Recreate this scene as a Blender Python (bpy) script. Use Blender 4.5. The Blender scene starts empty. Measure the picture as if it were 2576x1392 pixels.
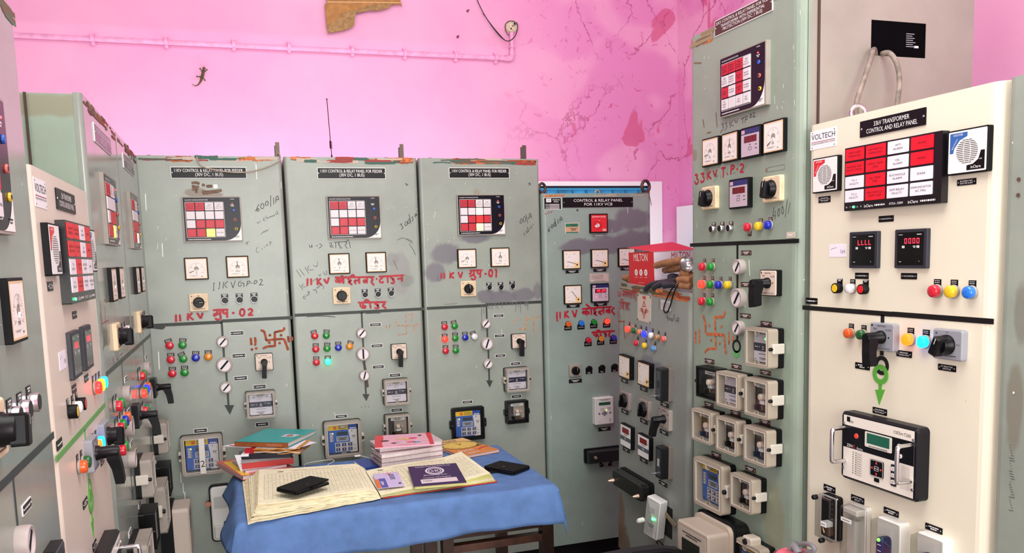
import bpy, math, random
from mathutils import Vector, Matrix
random.seed(7)
C = bpy.context.scene.collection
SC = bpy.context.scene
# ------------------------------------------------------------------ camera
F, CX, CY = 2077.0, 1288.0, 880.0
YAW, PITCH, ROLL = math.radians(18.56), math.radians(6.48), math.radians(1.69)
EYE = Vector((0, 0, 1.6))
def cam_axes():
    cy, sy, cp, sp, cr, sr = math.cos(YAW), math.sin(YAW), math.cos(PITCH), math.sin(PITCH), math.cos(ROLL), math.sin(ROLL)
    f = Vector((sy*cp, cy*cp, -sp)); r0 = Vector((cy, -sy, 0)); d0 = f.cross(r0)
    return cr*r0+sr*d0, -sr*r0+cr*d0, f
AR, AD, AF = cam_axes()
cd = bpy.data.cameras.new('camera'); cam = bpy.data.objects.new('camera', cd); C.objects.link(cam)
cd.sensor_width = 36; cd.sensor_fit = 'HORIZONTAL'; cd.lens = 36*F/2576; cd.shift_y = (CY-696)/2576; cd.clip_start = 0.02
cam.matrix_world = Matrix(((AR.x, -AD.x, -AF.x, EYE.x), (AR.y, -AD.y, -AF.y, EYE.y), (AR.z, -AD.z, -AF.z, EYE.z), (0, 0, 0, 1)))
SC.camera = cam
SC.view_settings.view_transform = 'Standard'; SC.view_settings.look = 'None'; SC.view_settings.gamma = 1
SC.view_settings.use_curve_mapping = False
SC.view_settings.exposure = 0.0
# ------------------------------------------------------------------ light
w = bpy.data.worlds.new('sky'); SC.world = w; w.use_nodes = True
w.node_tree.nodes['Background'].inputs[0].default_value = (0.9, 0.95, 1, 1)
w.node_tree.nodes['Background'].inputs[1].default_value = 0.6
def area(name, loc, target, sx, sy, power, col=(1, 1, 1)):
    l = bpy.data.lights.new(name, 'AREA'); l.shape = 'RECTANGLE'; l.size = sx; l.size_y = sy; l.energy = power; l.color = col
    o = bpy.data.objects.new(name, l); C.objects.link(o); o.location = loc
    o.rotation_euler = (Vector(target)-Vector(loc)).to_track_quat('-Z', 'Y').to_euler()
    return o
area('ceiling_tube_light', (0.7, 1.2, 3.25), (0.7, 1.25, 0), 1.6, 1.6, 50, (1, 0.99, 0.97))
area('front_fill', (0.5, -2.4, 1.6), (0.6, 3, 1.0), 2.6, 2.2, 165, (0.98, 1, 0.97))  # added fill from behind the camera; the front wall has no opening
area('right_row_fill', (-2.9, -0.6, 1.7), (1.6, 2.0, 1.0), 2.0, 1.6, 75, (0.98, 1, 0.97))  # added fill that brightens the right row; the left wall has no window
area('tube_light_behind_row', (0.0, 4.56, 1.72), (0.0, 4.78, 2.25), 2.6, 0.05, 13, (1, 0.98, 0.93))
area('tube_light_over_back_wall', (0.9, 3.0, 3.3), (0.9, 4.75, 2.2), 2.6, 0.3, 13, (1, 0.99, 0.93))
area('window_frame_fill', (2.1, 4.55, 1.5), (2.1, 4.75, 1.7), 0.9, 0.9, 3)  # added lamp inside the room, brightening the frame of the shuttered window

# ------------------------------------------------------------------ maths
def ray(px, py): return AR*((px-CX)/F)+AD*((py-CY)/F)+AF
def on_z(px, py, z):
    r = ray(px, py); return EYE+r*((z-EYE.z)/r.z)
def on_y(px, py, y):
    r = ray(px, py); return EYE+r*(y/r.y)
def on_x(px, py, x):
    r = ray(px, py); return EYE+r*(x/r.x)
ZT = [0, 0, 1]
def setz(x0, y0, s): ZT[:] = [x0, y0, s]
def zp(X, Y): return ZT[0]+X/ZT[2], ZT[1]+Y/ZT[2]
# ------------------------------------------------------------------ materials
MC = {}
def lin(c):
    r = []
    for v in c[:3]:
        v /= 255.0; r.append(v/12.92 if v <= .04045 else ((v+.055)/1.055)**2.4)
    return (*r, 1)
def mat(col, rough=.5, metal=0, emit=0, noise=0, nscale=8, bump=0, spec=.5, coat=0, alpha=1, trans=0, emitcol=None):
    key = (tuple(col), rough, metal, emit, noise, nscale, bump, spec, coat, alpha, trans, emitcol)
    if key in MC: return MC[key]
    m = bpy.data.materials.new('paint'); m.use_nodes = True; MC[key] = m
    nt = m.node_tree; b = nt.nodes['Principled BSDF']
    b.inputs['Base Color'].default_value = lin(col); b.inputs['Roughness'].default_value = rough
    b.inputs['Metallic'].default_value = metal; b.inputs['Specular IOR Level'].default_value = spec
    b.inputs['Coat Weight'].default_value = coat; b.inputs['Coat Roughness'].default_value = .08
    b.inputs['Alpha'].default_value = alpha; b.inputs['Transmission Weight'].default_value = trans
    if emit:
        b.inputs['Emission Color'].default_value = lin(emitcol or col); b.inputs['Emission Strength'].default_value = emit
    if noise or bump:
        tc = nt.nodes.new('ShaderNodeTexCoord'); n = nt.nodes.new('ShaderNodeTexNoise')
        n.inputs['Scale'].default_value = nscale; n.inputs['Detail'].default_value = 6
        nt.links.new(tc.outputs['Object'], n.inputs['Vector'])
        if noise:
            mx = nt.nodes.new('ShaderNodeMix'); mx.data_type = 'RGBA'
            k = 1-noise
            mx.inputs[6].default_value = lin([min(255, v*(1+noise*.5)) for v in col]); mx.inputs[7].default_value = lin([v*k for v in col])
            rp = nt.nodes.new('ShaderNodeValToRGB'); rp.color_ramp.elements[0].position = .35; rp.color_ramp.elements[1].position = .7
            nt.links.new(n.outputs['Fac'], rp.inputs[0]); nt.links.new(rp.outputs[0], mx.inputs[0]); nt.links.new(mx.outputs[2], b.inputs['Base Color'])
        if bump:
            bp = nt.nodes.new('ShaderNodeBump'); bp.inputs['Strength'].default_value = bump; bp.inputs['Distance'].default_value = .01
            nt.links.new(n.outputs['Fac'], bp.inputs['Height']); nt.links.new(bp.outputs[0], b.inputs['Normal'])
    return m
def glass_mat(tint=(250, 251, 251), gloss=.5):
    key = ('glass', tint, gloss)
    if key in MC: return MC[key]
    m = bpy.data.materials.new('clear_plastic'); m.use_nodes = True; MC[key] = m
    nt = m.node_tree; nt.nodes.clear()
    o = nt.nodes.new('ShaderNodeOutputMaterial'); t = nt.nodes.new('ShaderNodeBsdfTransparent'); g = nt.nodes.new('ShaderNodeBsdfGlossy')
    t.inputs[0].default_value = lin(tint); g.inputs['Roughness'].default_value = .06
    ge = nt.nodes.new('ShaderNodeNewGeometry'); dt = nt.nodes.new('ShaderNodeVectorMath'); dt.operation = 'DOT_PRODUCT'; nt.links.new(ge.outputs['Normal'], dt.inputs[0]); nt.links.new(ge.outputs['Incoming'], dt.inputs[1])
    def mth(op, x, v): n = nt.nodes.new('ShaderNodeMath'); n.operation = op; nt.links.new(x, n.inputs[0 if op != 'SUBTRACT' else 1]); n.inputs[1 if op != 'SUBTRACT' else 0].default_value = v; return n
    ad = mth('ADD', mth('MULTIPLY', mth('POWER', mth('SUBTRACT', mth('ABSOLUTE', dt.outputs['Value'], 0).outputs[0], 1).outputs[0], 4).outputs[0], gloss).outputs[0], .03*gloss)
    mx = nt.nodes.new('ShaderNodeMixShader')
    nt.links.new(ad.outputs[0], mx.inputs[0]); nt.links.new(t.outputs[0], mx.inputs[1]); nt.links.new(g.outputs[0], mx.inputs[2]); nt.links.new(mx.outputs[0], o.inputs[0])
    return m
def panel_mat(col, rough=.3, blobs=(), dirt=.12, seed=0):
    """painted sheet steel; blobs = (x, z, rx, rz, colour, strength) sprayed paint or rust patches in panel coordinates"""
    m = bpy.data.materials.new('painted_steel'); m.use_nodes = True
    nt = m.node_tree; N = nt.nodes; L = nt.links; b = N['Principled BSDF']
    tc = N.new('ShaderNodeTexCoord'); mp = N.new('ShaderNodeMapping'); mp.inputs['Location'].default_value = (seed*3.1, seed*1.7, seed)
    L.new(tc.outputs['Object'], mp.inputs[0])
    n = N.new('ShaderNodeTexNoise'); n.inputs['Scale'].default_value = 3; n.inputs['Detail'].default_value = 8; n.inputs['Roughness'].default_value = .65
    L.new(mp.outputs[0], n.inputs['Vector'])
    rp = N.new('ShaderNodeValToRGB'); rp.color_ramp.elements[0].position = .4; rp.color_ramp.elements[1].position = .75; L.new(n.outputs['Fac'], rp.inputs[0])
    mx = N.new('ShaderNodeMix'); mx.data_type = 'RGBA'; mx.inputs[6].default_value = lin(col); mx.inputs[7].default_value = lin([v*(1-dirt) for v in col])
    L.new(rp.outputs[0], mx.inputs[0]); cur = mx.outputs[2]
    nb = N.new('ShaderNodeTexNoise'); nb.inputs['Scale'].default_value = 26; nb.inputs['Detail'].default_value = 5; L.new(mp.outputs[0], nb.inputs['Vector'])
    # tiny chips of bare white primer
    vo = N.new('ShaderNodeTexVoronoi'); vo.inputs['Scale'].default_value = 9; L.new(mp.outputs[0], vo.inputs['Vector'])
    ch = N.new('ShaderNodeMath'); ch.operation = 'LESS_THAN'; ch.inputs[1].default_value = .018; L.new(vo.outputs['Distance'], ch.inputs[0])
    mc = N.new('ShaderNodeMix'); mc.data_type = 'RGBA'; mc.inputs[7].default_value = lin((225, 228, 220)); L.new(cur, mc.inputs[6]); L.new(ch.outputs[0], mc.inputs[0]); cur = mc.outputs[2]
    for (x, z, rx, rz, bc, st) in blobs:
        sub = N.new('ShaderNodeVectorMath'); sub.operation = 'SUBTRACT'; sub.inputs[1].default_value = (x, 0, z); L.new(tc.outputs['Object'], sub.inputs[0])
        mul = N.new('ShaderNodeVectorMath'); mul.operation = 'MULTIPLY'; mul.inputs[1].default_value = (1/rx, 0, 1/rz); L.new(sub.outputs[0], mul.inputs[0])
        ln = N.new('ShaderNodeVectorMath'); ln.operation = 'LENGTH'; L.new(mul.outputs[0], ln.inputs[0])
        ad = N.new('ShaderNodeMath'); ad.operation = 'MULTIPLY_ADD'; ad.inputs[1].default_value = .7; L.new(nb.outputs['Fac'], ad.inputs[0]); L.new(ln.outputs['Value'], ad.inputs[2])
        mr = N.new('ShaderNodeMapRange'); mr.inputs['From Min'].default_value = 1.55; mr.inputs['From Max'].default_value = 1.1; mr.inputs['To Max'].default_value = st
        mr.interpolation_type = 'SMOOTHSTEP'; L.new(ad.outputs[0], mr.inputs['Value'])
        m2 = N.new('ShaderNodeMix'); m2.data_type = 'RGBA'; m2.inputs[7].default_value = lin(bc); L.new(cur, m2.inputs[6]); L.new(mr.outputs[0], m2.inputs[0]); cur = m2.outputs[2]
    L.new(cur, b.inputs['Base Color'])
    b.inputs['Roughness'].default_value = rough
    bp = N.new('ShaderNodeBump'); bp.inputs['Strength'].default_value = .05; bp.inputs['Distance'].default_value = .004; L.new(n.outputs['Fac'], bp.inputs['Height']); L.new(bp.outputs[0], b.inputs['Normal'])
    return m
BLACK = mat((10, 10, 13), .35, spec=.25); BLACKM = mat((13, 13, 16), .5, spec=.2); WHITE = mat((235, 235, 232), .45); TXT = mat((240, 240, 238), .5)
INK = mat((18, 18, 22), .6); STEEL = mat((190, 190, 192), .3, 1); DKSTEEL = mat((96, 84, 76), .45, .8); SILVER = mat((214, 214, 216), .2, 1)
BEIGE = mat((236, 214, 176), .45, noise=.08, nscale=30); GREYC = mat((158, 150, 140), .5, noise=.06, nscale=20); GREYP = mat((132, 132, 140), .45)
RED = mat((205, 28, 44), .35); PAINTRED = mat((176, 22, 44), .5, noise=.18, nscale=60); RUST = mat((150, 70, 38), .7, noise=.35, nscale=50); RUSTO = mat((196, 112, 62), .7, noise=.3, nscale=60)
TILER = mat((198, 24, 48), .4); TILEW = mat((226, 218, 222), .45); YELLOW = mat((238, 196, 30), .4); BLUE = mat((34, 82, 172), .4); DKBLUE = mat((22, 34, 104), .4)
BROWN = mat((70, 38, 36), .45); GREEN = mat((92, 176, 62), .45); CLEAR = glass_mat(); DARKFACE = mat((38, 36, 38), .5); BRONZE = mat((150, 122, 86), .35, .7)
LCD = mat((78, 96, 84), .3); LCDG = mat((24, 92, 66), .3); MARKER = mat((28, 28, 30), .6); FAINT = mat((84, 86, 84), .7); CHIP = mat((232, 234, 226), .6)
# ------------------------------------------------------------------ mesh builder
TCACHE = {}
def text_mesh(s):
    if s in TCACHE: return TCACHE[s]
    cu = bpy.data.curves.new('lettering', 'FONT'); cu.body = s; cu.align_x = 'CENTER'; cu.align_y = 'CENTER'; cu.resolution_u = 2; cu.size = 1; cu.offset = 0
    o = bpy.data.objects.new('lettering', cu); me = o.to_mesh()
    v = [(p.co.x, p.co.y) for p in me.vertices]; f = [tuple(p.vertices) for p in me.polygons]
    o.to_mesh_clear(); bpy.data.objects.remove(o); bpy.data.curves.remove(cu)
    xs = [p[0] for p in v] or [0]; ys = [p[1] for p in v] or [0]
    TCACHE[s] = (v, f, min(xs), max(xs), min(ys), max(ys)); return TCACHE[s]
def chaikin(p, n=2):
    for _ in range(n):
        q = [p[0]]
        for a, b in zip(p, p[1:]):
            q += [tuple(.75*i+.25*j for i, j in zip(a, b)), tuple(.25*i+.75*j for i, j in zip(a, b))]
        q.append(p[-1]); p = q
    return p
class MB:
    def __init__(s): s.v = []; s.f = []; s.m = []; s.mats = []; s.sm = []
    def mi(s, m):
        if m not in s.mats: s.mats.append(m)
        return s.mats.index(m)
    def add(s, vs, fs, m, smooth=False):
        b = len(s.v); k = s.mi(m); s.v += [tuple(v) for v in vs]
        for f in fs: s.f.append(tuple(i+b for i in f)); s.m.append(k); s.sm.append(smooth)
    def box(s, x0, x1, y0, y1, z0, z1, m):
        s.add([(x0, y0, z0), (x1, y0, z0), (x1, y1, z0), (x0, y1, z0), (x0, y0, z1), (x1, y0, z1), (x1, y1, z1), (x0, y1, z1)],
              [(0, 3, 2, 1), (4, 5, 6, 7), (0, 1, 5, 4), (1, 2, 6, 5), (2, 3, 7, 6), (3, 0, 4, 7)], m)
    def rings(s, R, m, close=True, cap=(1, 1), smooth=False):
        n = len(R[0]); vs = [p for r in R for p in r]; fs = []
        for i in range(len(R)-1):
            for j in range(n if close else n-1):
                a, b = i*n+j, i*n+(j+1) % n; fs.append((a, b, b+n, a+n))
        s.add(vs, fs, m, smooth)
        if cap[0]: s.add(R[0], [tuple(range(n))[::-1]], m)
        if cap[1]: s.add(R[-1], [tuple(range(n))], m)
    def rr(s, cx, cz, w, h, r, y0, y1, m, ch=0, n=4, cap=(1, 1)):
        """rounded rectangle plate in xz, extruded from y1 (back) to y0 (front), front edge chamfered"""
        def ring(w, h, r, y):
            o = []
            for sx, sz, a0 in ((1, 1, 0), (-1, 1, 90), (-1, -1, 180), (1, -1, 270)):
                for k in range(n+1):
                    a = math.radians(a0+90*k/n); o.append((cx+sx*(w/2-r)+r*math.cos(a), y, cz+sz*(h/2-r)+r*math.sin(a)))
            return o
        r = max(min(r, w/2-1e-5, h/2-1e-5), 1e-5)
        R = [ring(w, h, r, y1), ring(w, h, r, y0+ch)]
        if ch: R.append(ring(w-2*ch, h-2*ch, max(r-ch, 1e-5), y0))
        s.rings(R, m, cap=cap)
    def frame(s, cx, cz, w, h, b, r, y0, y1, m, n=4):
        """rounded rectangular ring (window frame) with border b"""
        def ring(w, h, r, y):
            o = []
            for sx, sz, a0 in ((1, 1, 0), (-1, 1, 90), (-1, -1, 180), (1, -1, 270)):
                for k in range(n+1):
                    a = math.radians(a0+90*k/n); o.append((cx+sx*(w/2-r)+r*math.cos(a), y, cz+sz*(h/2-r)+r*math.sin(a)))
            return o
        ri = max(r-b*.5, r*.4)
        s.rings([ring(w-2*b, h-2*b, ri, y1), ring(w-2*b, h-2*b, ri, y0), ring(w, h, r, y0), ring(w, h, r, y1)], m, cap=(0, 0))
    def lathe(s, cx, cz, prof, m, n=20, smooth=True, cap=(0, 1), sx=1):
        R = [[(cx+sx*r*math.cos(2*math.pi*k/n), y, cz+r*math.sin(2*math.pi*k/n)) for k in range(n)] for r, y in prof]
        s.rings(R, m, cap=cap, smooth=smooth)
    def prism(s, pts, y0, y1, m):
        s.rings([[(x, y1, z) for x, z in pts], [(x, y0, z) for x, z in pts]], m)
    def hprism(s, pts, z0, z1, m):
        s.rings([[(x, y, z0) for x, y in pts], [(x, y, z1) for x, y in pts]], m)
    def tube(s, pts, r, m, n=8, smooth=True, cap=(1, 1)):
        pts = [Vector(p) for p in pts]; R = []; up = None
        for i, p in enumerate(pts):
            t = (pts[min(i+1, len(pts)-1)]-pts[max(i-1, 0)]).normalized()
            if up is None:
                up = t.orthogonal().normalized()
            up = (up-t*up.dot(t)).normalized(); q = t.cross(up); rad = r[i] if isinstance(r, (list, tuple)) else r
            R.append([p+(up*math.cos(2*math.pi*k/n)+q*math.sin(2*math.pi*k/n))*rad for k in range(n)])
        s.rings(R, m, cap=cap, smooth=smooth)
    def ball(s, c, rx, ry, rz, m, n=14, k=8):
        R = []
        for i in range(1, k):
            a = math.pi*i/k; R.append([(c[0]+rx*math.sin(a)*math.cos(2*math.pi*j/n), c[1]+ry*math.sin(a)*math.sin(2*math.pi*j/n), c[2]-rz*math.cos(a)) for j in range(n)])
        s.rings(R, m, smooth=True)
    def text(s, t, cx, cz, h, y, m, w=None, rot=0, shear=0):
        v, f, x0, x1, y0, y1 = text_mesh(t)
        if not f: return
        k = h/.73; kx = k
        if w: kx = min(w/(x1-x0), 1.3*k) if w > 0 else k
        mx, my = (x0+x1)/2, (y0+y1)/2; c, sn = math.cos(rot), math.sin(rot); o = []
        for a, b in v:
            px, pz = (a-mx)*kx, (b-my)*k; px += shear*pz
            o.append((cx+px*c-pz*sn, y, cz+px*sn+pz*c))
        s.add(o, f, m)
    def dashes(s, cx, cz, w, h, y, m, rows=1, rot=0):
        """unreadably small engraved print: short raised bars"""
        for r in range(rows):
            zz = cz+(rows/2-.5-r)*h*1.55; x = cx-w/2*(1 if r == 0 else .6); xe = cx+w/2*(1 if r == 0 else .6)
            while x < xe:
                l = h*random.uniform(.5, 1.6); e = min(x+l, xe)
                s.add([(x, y, zz-h/2), (e, y, zz-h/2), (e, y, zz+h/2), (x, y, zz+h/2)], [(0, 1, 2, 3)], m); x = e+h*.45
    def stroke(s, pts, wd, y, m, smooth=True, taper=True):
        """brush stroke lying on the sheet"""
        if smooth and len(pts) > 2: pts = chaikin(pts)
        if len(pts) == 2:
            a, b = pts; pts = [tuple(i+(j-i)*t for i, j in zip(a, b)) for t in (0, .08, .3, .6, .92, 1)]
        n = len(pts); L = []; Rr = []
        for i, p in enumerate(pts):
            a, b = pts[max(i-1, 0)], pts[min(i+1, n-1)]; dx, dz = b[0]-a[0], b[1]-a[1]; l = math.hypot(dx, dz) or 1
            k = wd/2*random.uniform(.86, 1.1)*(.6 if taper and i in (0, n-1) else 1); nx, nz = -dz/l*k, dx/l*k
            L.append((p[0]+nx, y, p[1]+nz)); Rr.append((p[0]-nx, y, p[1]-nz))
        s.add(L+Rr, [(i, i+1, n+i+1, n+i) for i in range(n-1)], m)
    def disc(s, cx, cz, r, y, m, n=14, sx=1):
        s.add([(cx+sx*r*math.cos(2*math.pi*k/n), y, cz+r*math.sin(2*math.pi*k/n)) for k in range(n)], [tuple(range(n))], m)
    def quad(s, x0, x1, z0, z1, y, m): s.add([(x0, y, z0), (x1, y, z0), (x1, y, z1), (x0, y, z1)], [(0, 1, 2, 3)], m)
    def obj(s, name, parent=None, loc=(0, 0, 0), label=None, fix=True):
        me = bpy.data.meshes.new(name); me.from_pydata(s.v, [], s.f)
        for m in s.mats: me.materials.append(m)
        me.polygons.foreach_set('material_index', s.m); me.polygons.foreach_set('use_smooth', s.sm); me.update()
        o = bpy.data.objects.new(name, me); C.objects.link(o); o.location = loc
        if parent: o.parent = parent
        if label: o['label'] = label
        return o
def tag(o, label=None, cat=None, group=None, kind=None):
    for k, v in (('label', label), ('category', cat), ('group', group), ('kind', kind)):
        if v: o[k] = v
    return o
def empty(name, loc, rz=0, label=None, cat=None, group=None, ry=0):
    o = bpy.data.objects.new(name, None); C.objects.link(o); o.location = loc; o.rotation_euler = (0, ry, rz); o.empty_display_size = .05
    return tag(o, label, cat, group)
# ------------------------------------------------------------------ cabinets and the devices mounted on them
class Panel:
    def __init__(s, name, label, O, rz, w, h, depth, pm, bodym=None, z0=.1, r=.014, ry=0, cat='control panel', group=None, split=None, top=True, gap=.0035):
        s.O = Vector(O); s.w = w; s.h = h; s.src = None; s.map = None
        s.e = empty(name, O, rz, label, cat, group, ry)
        s.M = Matrix.Translation(s.O) @ Matrix.Rotation(rz, 4, 'Z') @ Matrix.Rotation(ry, 4, 'Y'); s.I = s.M.inverted()
        bodym = bodym or pm; s.bodym = bodym
        b = MB(); b.box(gap+.001, w-gap-.001, .022, depth, z0, h-.004, bodym); b.obj('body', s.e)
        if z0 > .02:
            b = MB(); b.box(.012, w-.012, .03, depth-.02, 0, z0, BLACKM); b.obj('plinth', s.e)
        s.fp = MB(); s._front(gap, w-gap, z0, h, r, pm); s.marks = s.fp
        s.pm = pm
    def _front(s, x0, x1, z0, z1, r, m):
        prof = [(x0, .022)]
        for k in range(6): a = math.pi/2*k/5; prof.append((x0+r-r*math.cos(a), r-r*math.sin(a)))
        for k in range(6): a = math.pi/2*k/5; prof.append((x1-r+r*math.sin(a), r-r*math.cos(a)))
        prof.append((x1, .022)); s.fp.hprism(prof, z0, z1, m)
    def hit(s, X, Y, d=0):
        if s.src: a, c = s.src.hit(X, Y, d); return a*s.map[0], s.map[1]+(c-s.map[2])*s.map[3]
        px, py = zp(X, Y); o = s.I @ EYE; q = (s.I.to_3x3() @ ray(px, py)); t = (-d-o.y)/q.y; p = o+q*t
        return p.x, p.z
    def spot(s, cx, cy, w, h, d=0):
        x, z = s.hit(cx, cy, d); a = s.hit(cx-w/2, cy, d)[0]; b = s.hit(cx+w/2, cy, d)[0]; c = s.hit(cx, cy-h/2, d)[1]; e = s.hit(cx, cy+h/2, d)[1]
        return x, z, abs(b-a), abs(c-e)
    def mpp(s, cx, cy):
        a = s.hit(cx, cy-5); b = s.hit(cx, cy+5); return abs(a[1]-b[1])/10
    def strokes(s, polys, wd, m, smooth=True, y=-.0004, k=None):
        for p in polys:
            wd_ = wd*1.22 if m == PAINTRED else wd; q = [(min(max(a_, .004), s.w-.004), c_) for a_, c_ in (s.hit(*a) for a in p)]; mp = k or s.mpp(*p[0]); s.nst = (getattr(s, 'nst', 0)+1) % 60
            s.fp.stroke(q, wd_*mp, y-.00002*s.nst, m, smooth)
    def dots(s, pts, wd, m):
        for a in pts: x, z = s.hit(*a); s.fp.disc(x, z, wd*s.mpp(*a)/2, -.0017, m, 9)
    def chips(s, pts, m=None):
        """short paint runs / chips: (X, Y, length) in zoom units"""
        for X, Y, l in pts:
            a = s.hit(X, Y-l/2); b = s.hit(X+l*.05, Y+l/2)
            if not 0 < a[0] < s.w: continue
            s.fp.stroke([a, b], min(.0045, max(.0018, abs(a[1]-b[1])*.07)), -.0003, m or CHIP)
    def edge_wear(s, cols, n=16, z=None, hmax=.02, x0=.02, x1=None):
        z = (z or s.h)-.004; x1 = x1 or s.w-.02
        for i in range(n):
            x = random.uniform(x0, x1-.05); l = random.uniform(.03, .16); zz = z-random.uniform(0, hmax)
            s.fp.stroke([(x, zz), (min(x+l*.5, x1), zz+random.uniform(-.004, .004)), (min(x+l, x1), zz)], random.uniform(.004, .014), -.0005-.00004*i, random.choice(cols))
    def done(s, label=None): return s.fp.obj('front_panel', s.e, label=label)
    def strip(s, polys, wd, m=BLACK, name='mimic_strip', label=None, y=-.0012):
        b = MB()
        for p in polys:
            q = [s.hit(*a) for a in p]
            for (xa, za), (xb, zb) in zip(q, q[1:]):
                if abs(xa-xb) > abs(za-zb): b.box(min(xa, xb), max(xa, xb), y, 0, (za+zb)/2-wd/2, (za+zb)/2+wd/2, m)
                else: b.box((xa+xb)/2-wd/2, (xa+xb)/2+wd/2, y, 0, min(za, zb), max(za, zb), m)
        return b.obj(name, s.e, label=label)

def screws(b, w, h, y, m=STEEL, r=.0022, in_=.006):
    for sx in (-1, 1): b.lathe(sx*(w/2-in_), 0, [(r, y+.0002), (r, y-.0008), (r*.6, y-.0014)], m, 8)
def name_plate(P, cx, cy, w, h, lines, bg=BLACK, fg=TXT, border=True, rot=0, sizes=None, wf=.9, name='name_plate'):
    x, z, sx, sz = P.spot(cx, cy, w, h); b = MB(); t = -.003
    if border: b.rr(0, 0, sx, sz, .002, t, 0, WHITE); b.rr(0, 0, sx-.005, sz-.005, .001, t-.0004, t, bg); t -= .0004
    else: b.rr(0, 0, sx, sz, .001, t, 0, bg)
    n = len(lines); lh = sz*.78/n
    mx = max(len(l) for l in lines)
    for i, l in enumerate(lines):
        b.text(l, 0, (n/2-.5-i)*lh, lh*.74, t-.0003, fg, w=sx*wf*max(.3, len(l)/mx)*(1 if len(l) > 4 else .9))
    screws(b, sx, sz, t, r=min(.003, sz*.08))
    return b.obj(name, P.e, (x, 0, z))
def tagplate(P, cx, cy, w, h=None, bg=BLACK, rows=1, rot=0, border=False, lines=None):
    x, z, sx, sz = P.spot(cx, cy, w, h or w*.3); b = MB(); t = -.0015
    if border: b.rr(0, 0, sx, sz, .001, t, 0, TXT, n=2); b.rr(0, 0, sx-.004, sz-.004, .001, t-.0003, t, bg, n=2); t -= .0003
    else: b.rr(0, 0, sx, sz, .0008, t, 0, bg, n=2)
    screws(b, sx, sz, t, r=sz*.11, in_=sz*.3)
    if lines:
        for i, l in enumerate(lines): b.text(l, 0, (len(lines)/2-.5-i)*sz*.36, sz*.24, t-.0003, TXT, w=sx*.66)
    else: b.dashes(0, 0, sx*.58, sz*.2, t-.0003, TXT, rows)
    o = b.obj('label_plate', P.e, (x, 0, z)); o.rotation_euler.y = -rot; return o
def annunciator(P, cx, cy, w, h, grid, words=None, leds=True, detail=True, d=.012):
    """square alarm annunciator: 4 x 4 lamp windows, button column, white curved corner"""
    x, z, W, H = P.spot(cx, cy, w, h, d); b = MB()
    b.rr(0, 0, W, H, .003, -d, 0, GREYC); f = -d-.0006
    iw, ih = W*.955, H*.955
    b.rr(0, 0, iw, ih, .002, f, -d, mat((16, 11, 26), .25, spec=.2)); f -= .0003
    # white curved corner
    pts = [(iw/2, -ih/2)]; n = 10; R = ih*.52
    for k in range(n+1): a = math.pi/2*k/n; pts.append((iw/2-iw*.30*math.sin(a)**1.0*(1) if k else iw/2, -ih/2+R*(1-math.sin(a))*(1 if k else 1)))
    pts = [(iw/2, -ih/2), (iw/2, -ih/2+ih*.40)]+[(iw/2-iw*.30*(1-math.cos(math.pi/2*k/n)), -ih/2+ih*.40*(1-math.sin(math.pi/2*k/n))) for k in range(1, n+1)]
    b.add([(a, f, c) for a, c in pts], [tuple(range(len(pts)))], WHITE)
    b.dashes(iw*.41, -ih*.42, iw*.1, ih*.016, f-.0003, MARKER, 2)
    gx, gw, gz, gh = -iw*.13, iw*.68, -ih*.01, ih*.82
    b.frame(gx, gz, gw, gh, .0012, .004, f-.0004, f, TXT)
    b.text('ALARM ANNUNCIATOR', gx-gw*.2, ih*.445, ih*.026, f-.0003, TXT, w=gw*.6)
    b.text('MODEL 1101' if False else 'MODEL', iw*.37, ih*.46, ih*.02, f-.0003, TXT, w=iw*.08)
    b.dashes(gx-gw*.18, -ih*.465, gw*.6, ih*.018, f-.0003, TXT)
    e = b.obj('alarm_annunciator', P.e, (x, 0, z))
    cw, chh = gw/4*.985, gh/4*.985
    for r in range(4):
        for c in range(4):
            k = grid[r][c]; q = MB()
            m = {'R': TILER, 'W': TILEW, 'Y': mat((255, 240, 90), .4, emit=1.6), 'L': mat((255, 250, 205), .4, emit=1.5), 'r': mat((235, 40, 40), .4, emit=.35), 'y': mat((255, 246, 150), .4, emit=1.6)}[k]
            q.rr(0, 0, cw*.9, chh*.9, .0012, -.0028, 0, m, ch=.0008, n=2)
            tm = MARKER
            wd = words[r][c] if words else ''
            for i, l in enumerate(wd.split('|') if wd else []):
                nn = len(wd.split('|')); q.text(l, 0, (nn/2-.5-i)*chh*.2, chh*.13, -.0031, tm, w=cw*.7)
            q.obj('alarm_window', e, (gx+(c-1.5)*cw, f, gz+(1.5-r)*chh), label={'Y': 'lit yellow window', 'L': 'lit white window', 'y': 'lit yellow window', 'R': 'red window'}.get(k))
    for i, (m, zz, lb) in enumerate(((BLUE, .20, 'blue button'), (mat((196, 96, 88), .4), -.02, 'red ringed button'), (mat((214, 176, 46), .4), -.235, 'yellow ringed button'))):
        q = MB(); r = ih*.036; q.lathe(0, 0, [(r, 0), (r, -.003), (r*.8, -.004)], m, 14)
        if i: q.lathe(0, 0, [(r*.55, -.004), (r*.5, -.0045)], BLACK, 12)
        q.obj('push_button', e, (iw*.385+(0.012*iw*i), f, ih*zz), label=lb)
    q = MB(); q.lathe(0, 0, [(ih*.012, 0), (ih*.01, -.003)], mat((255, 60, 60), .3, emit=5) if leds else mat((80, 20, 20), .3), 10); q.dashes(0, -ih*.05, iw*.07, ih*.016, -.0004, TXT, 2)
    q.obj('power_light', e, (iw*.365, f, ih*.36))
    return e
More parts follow.
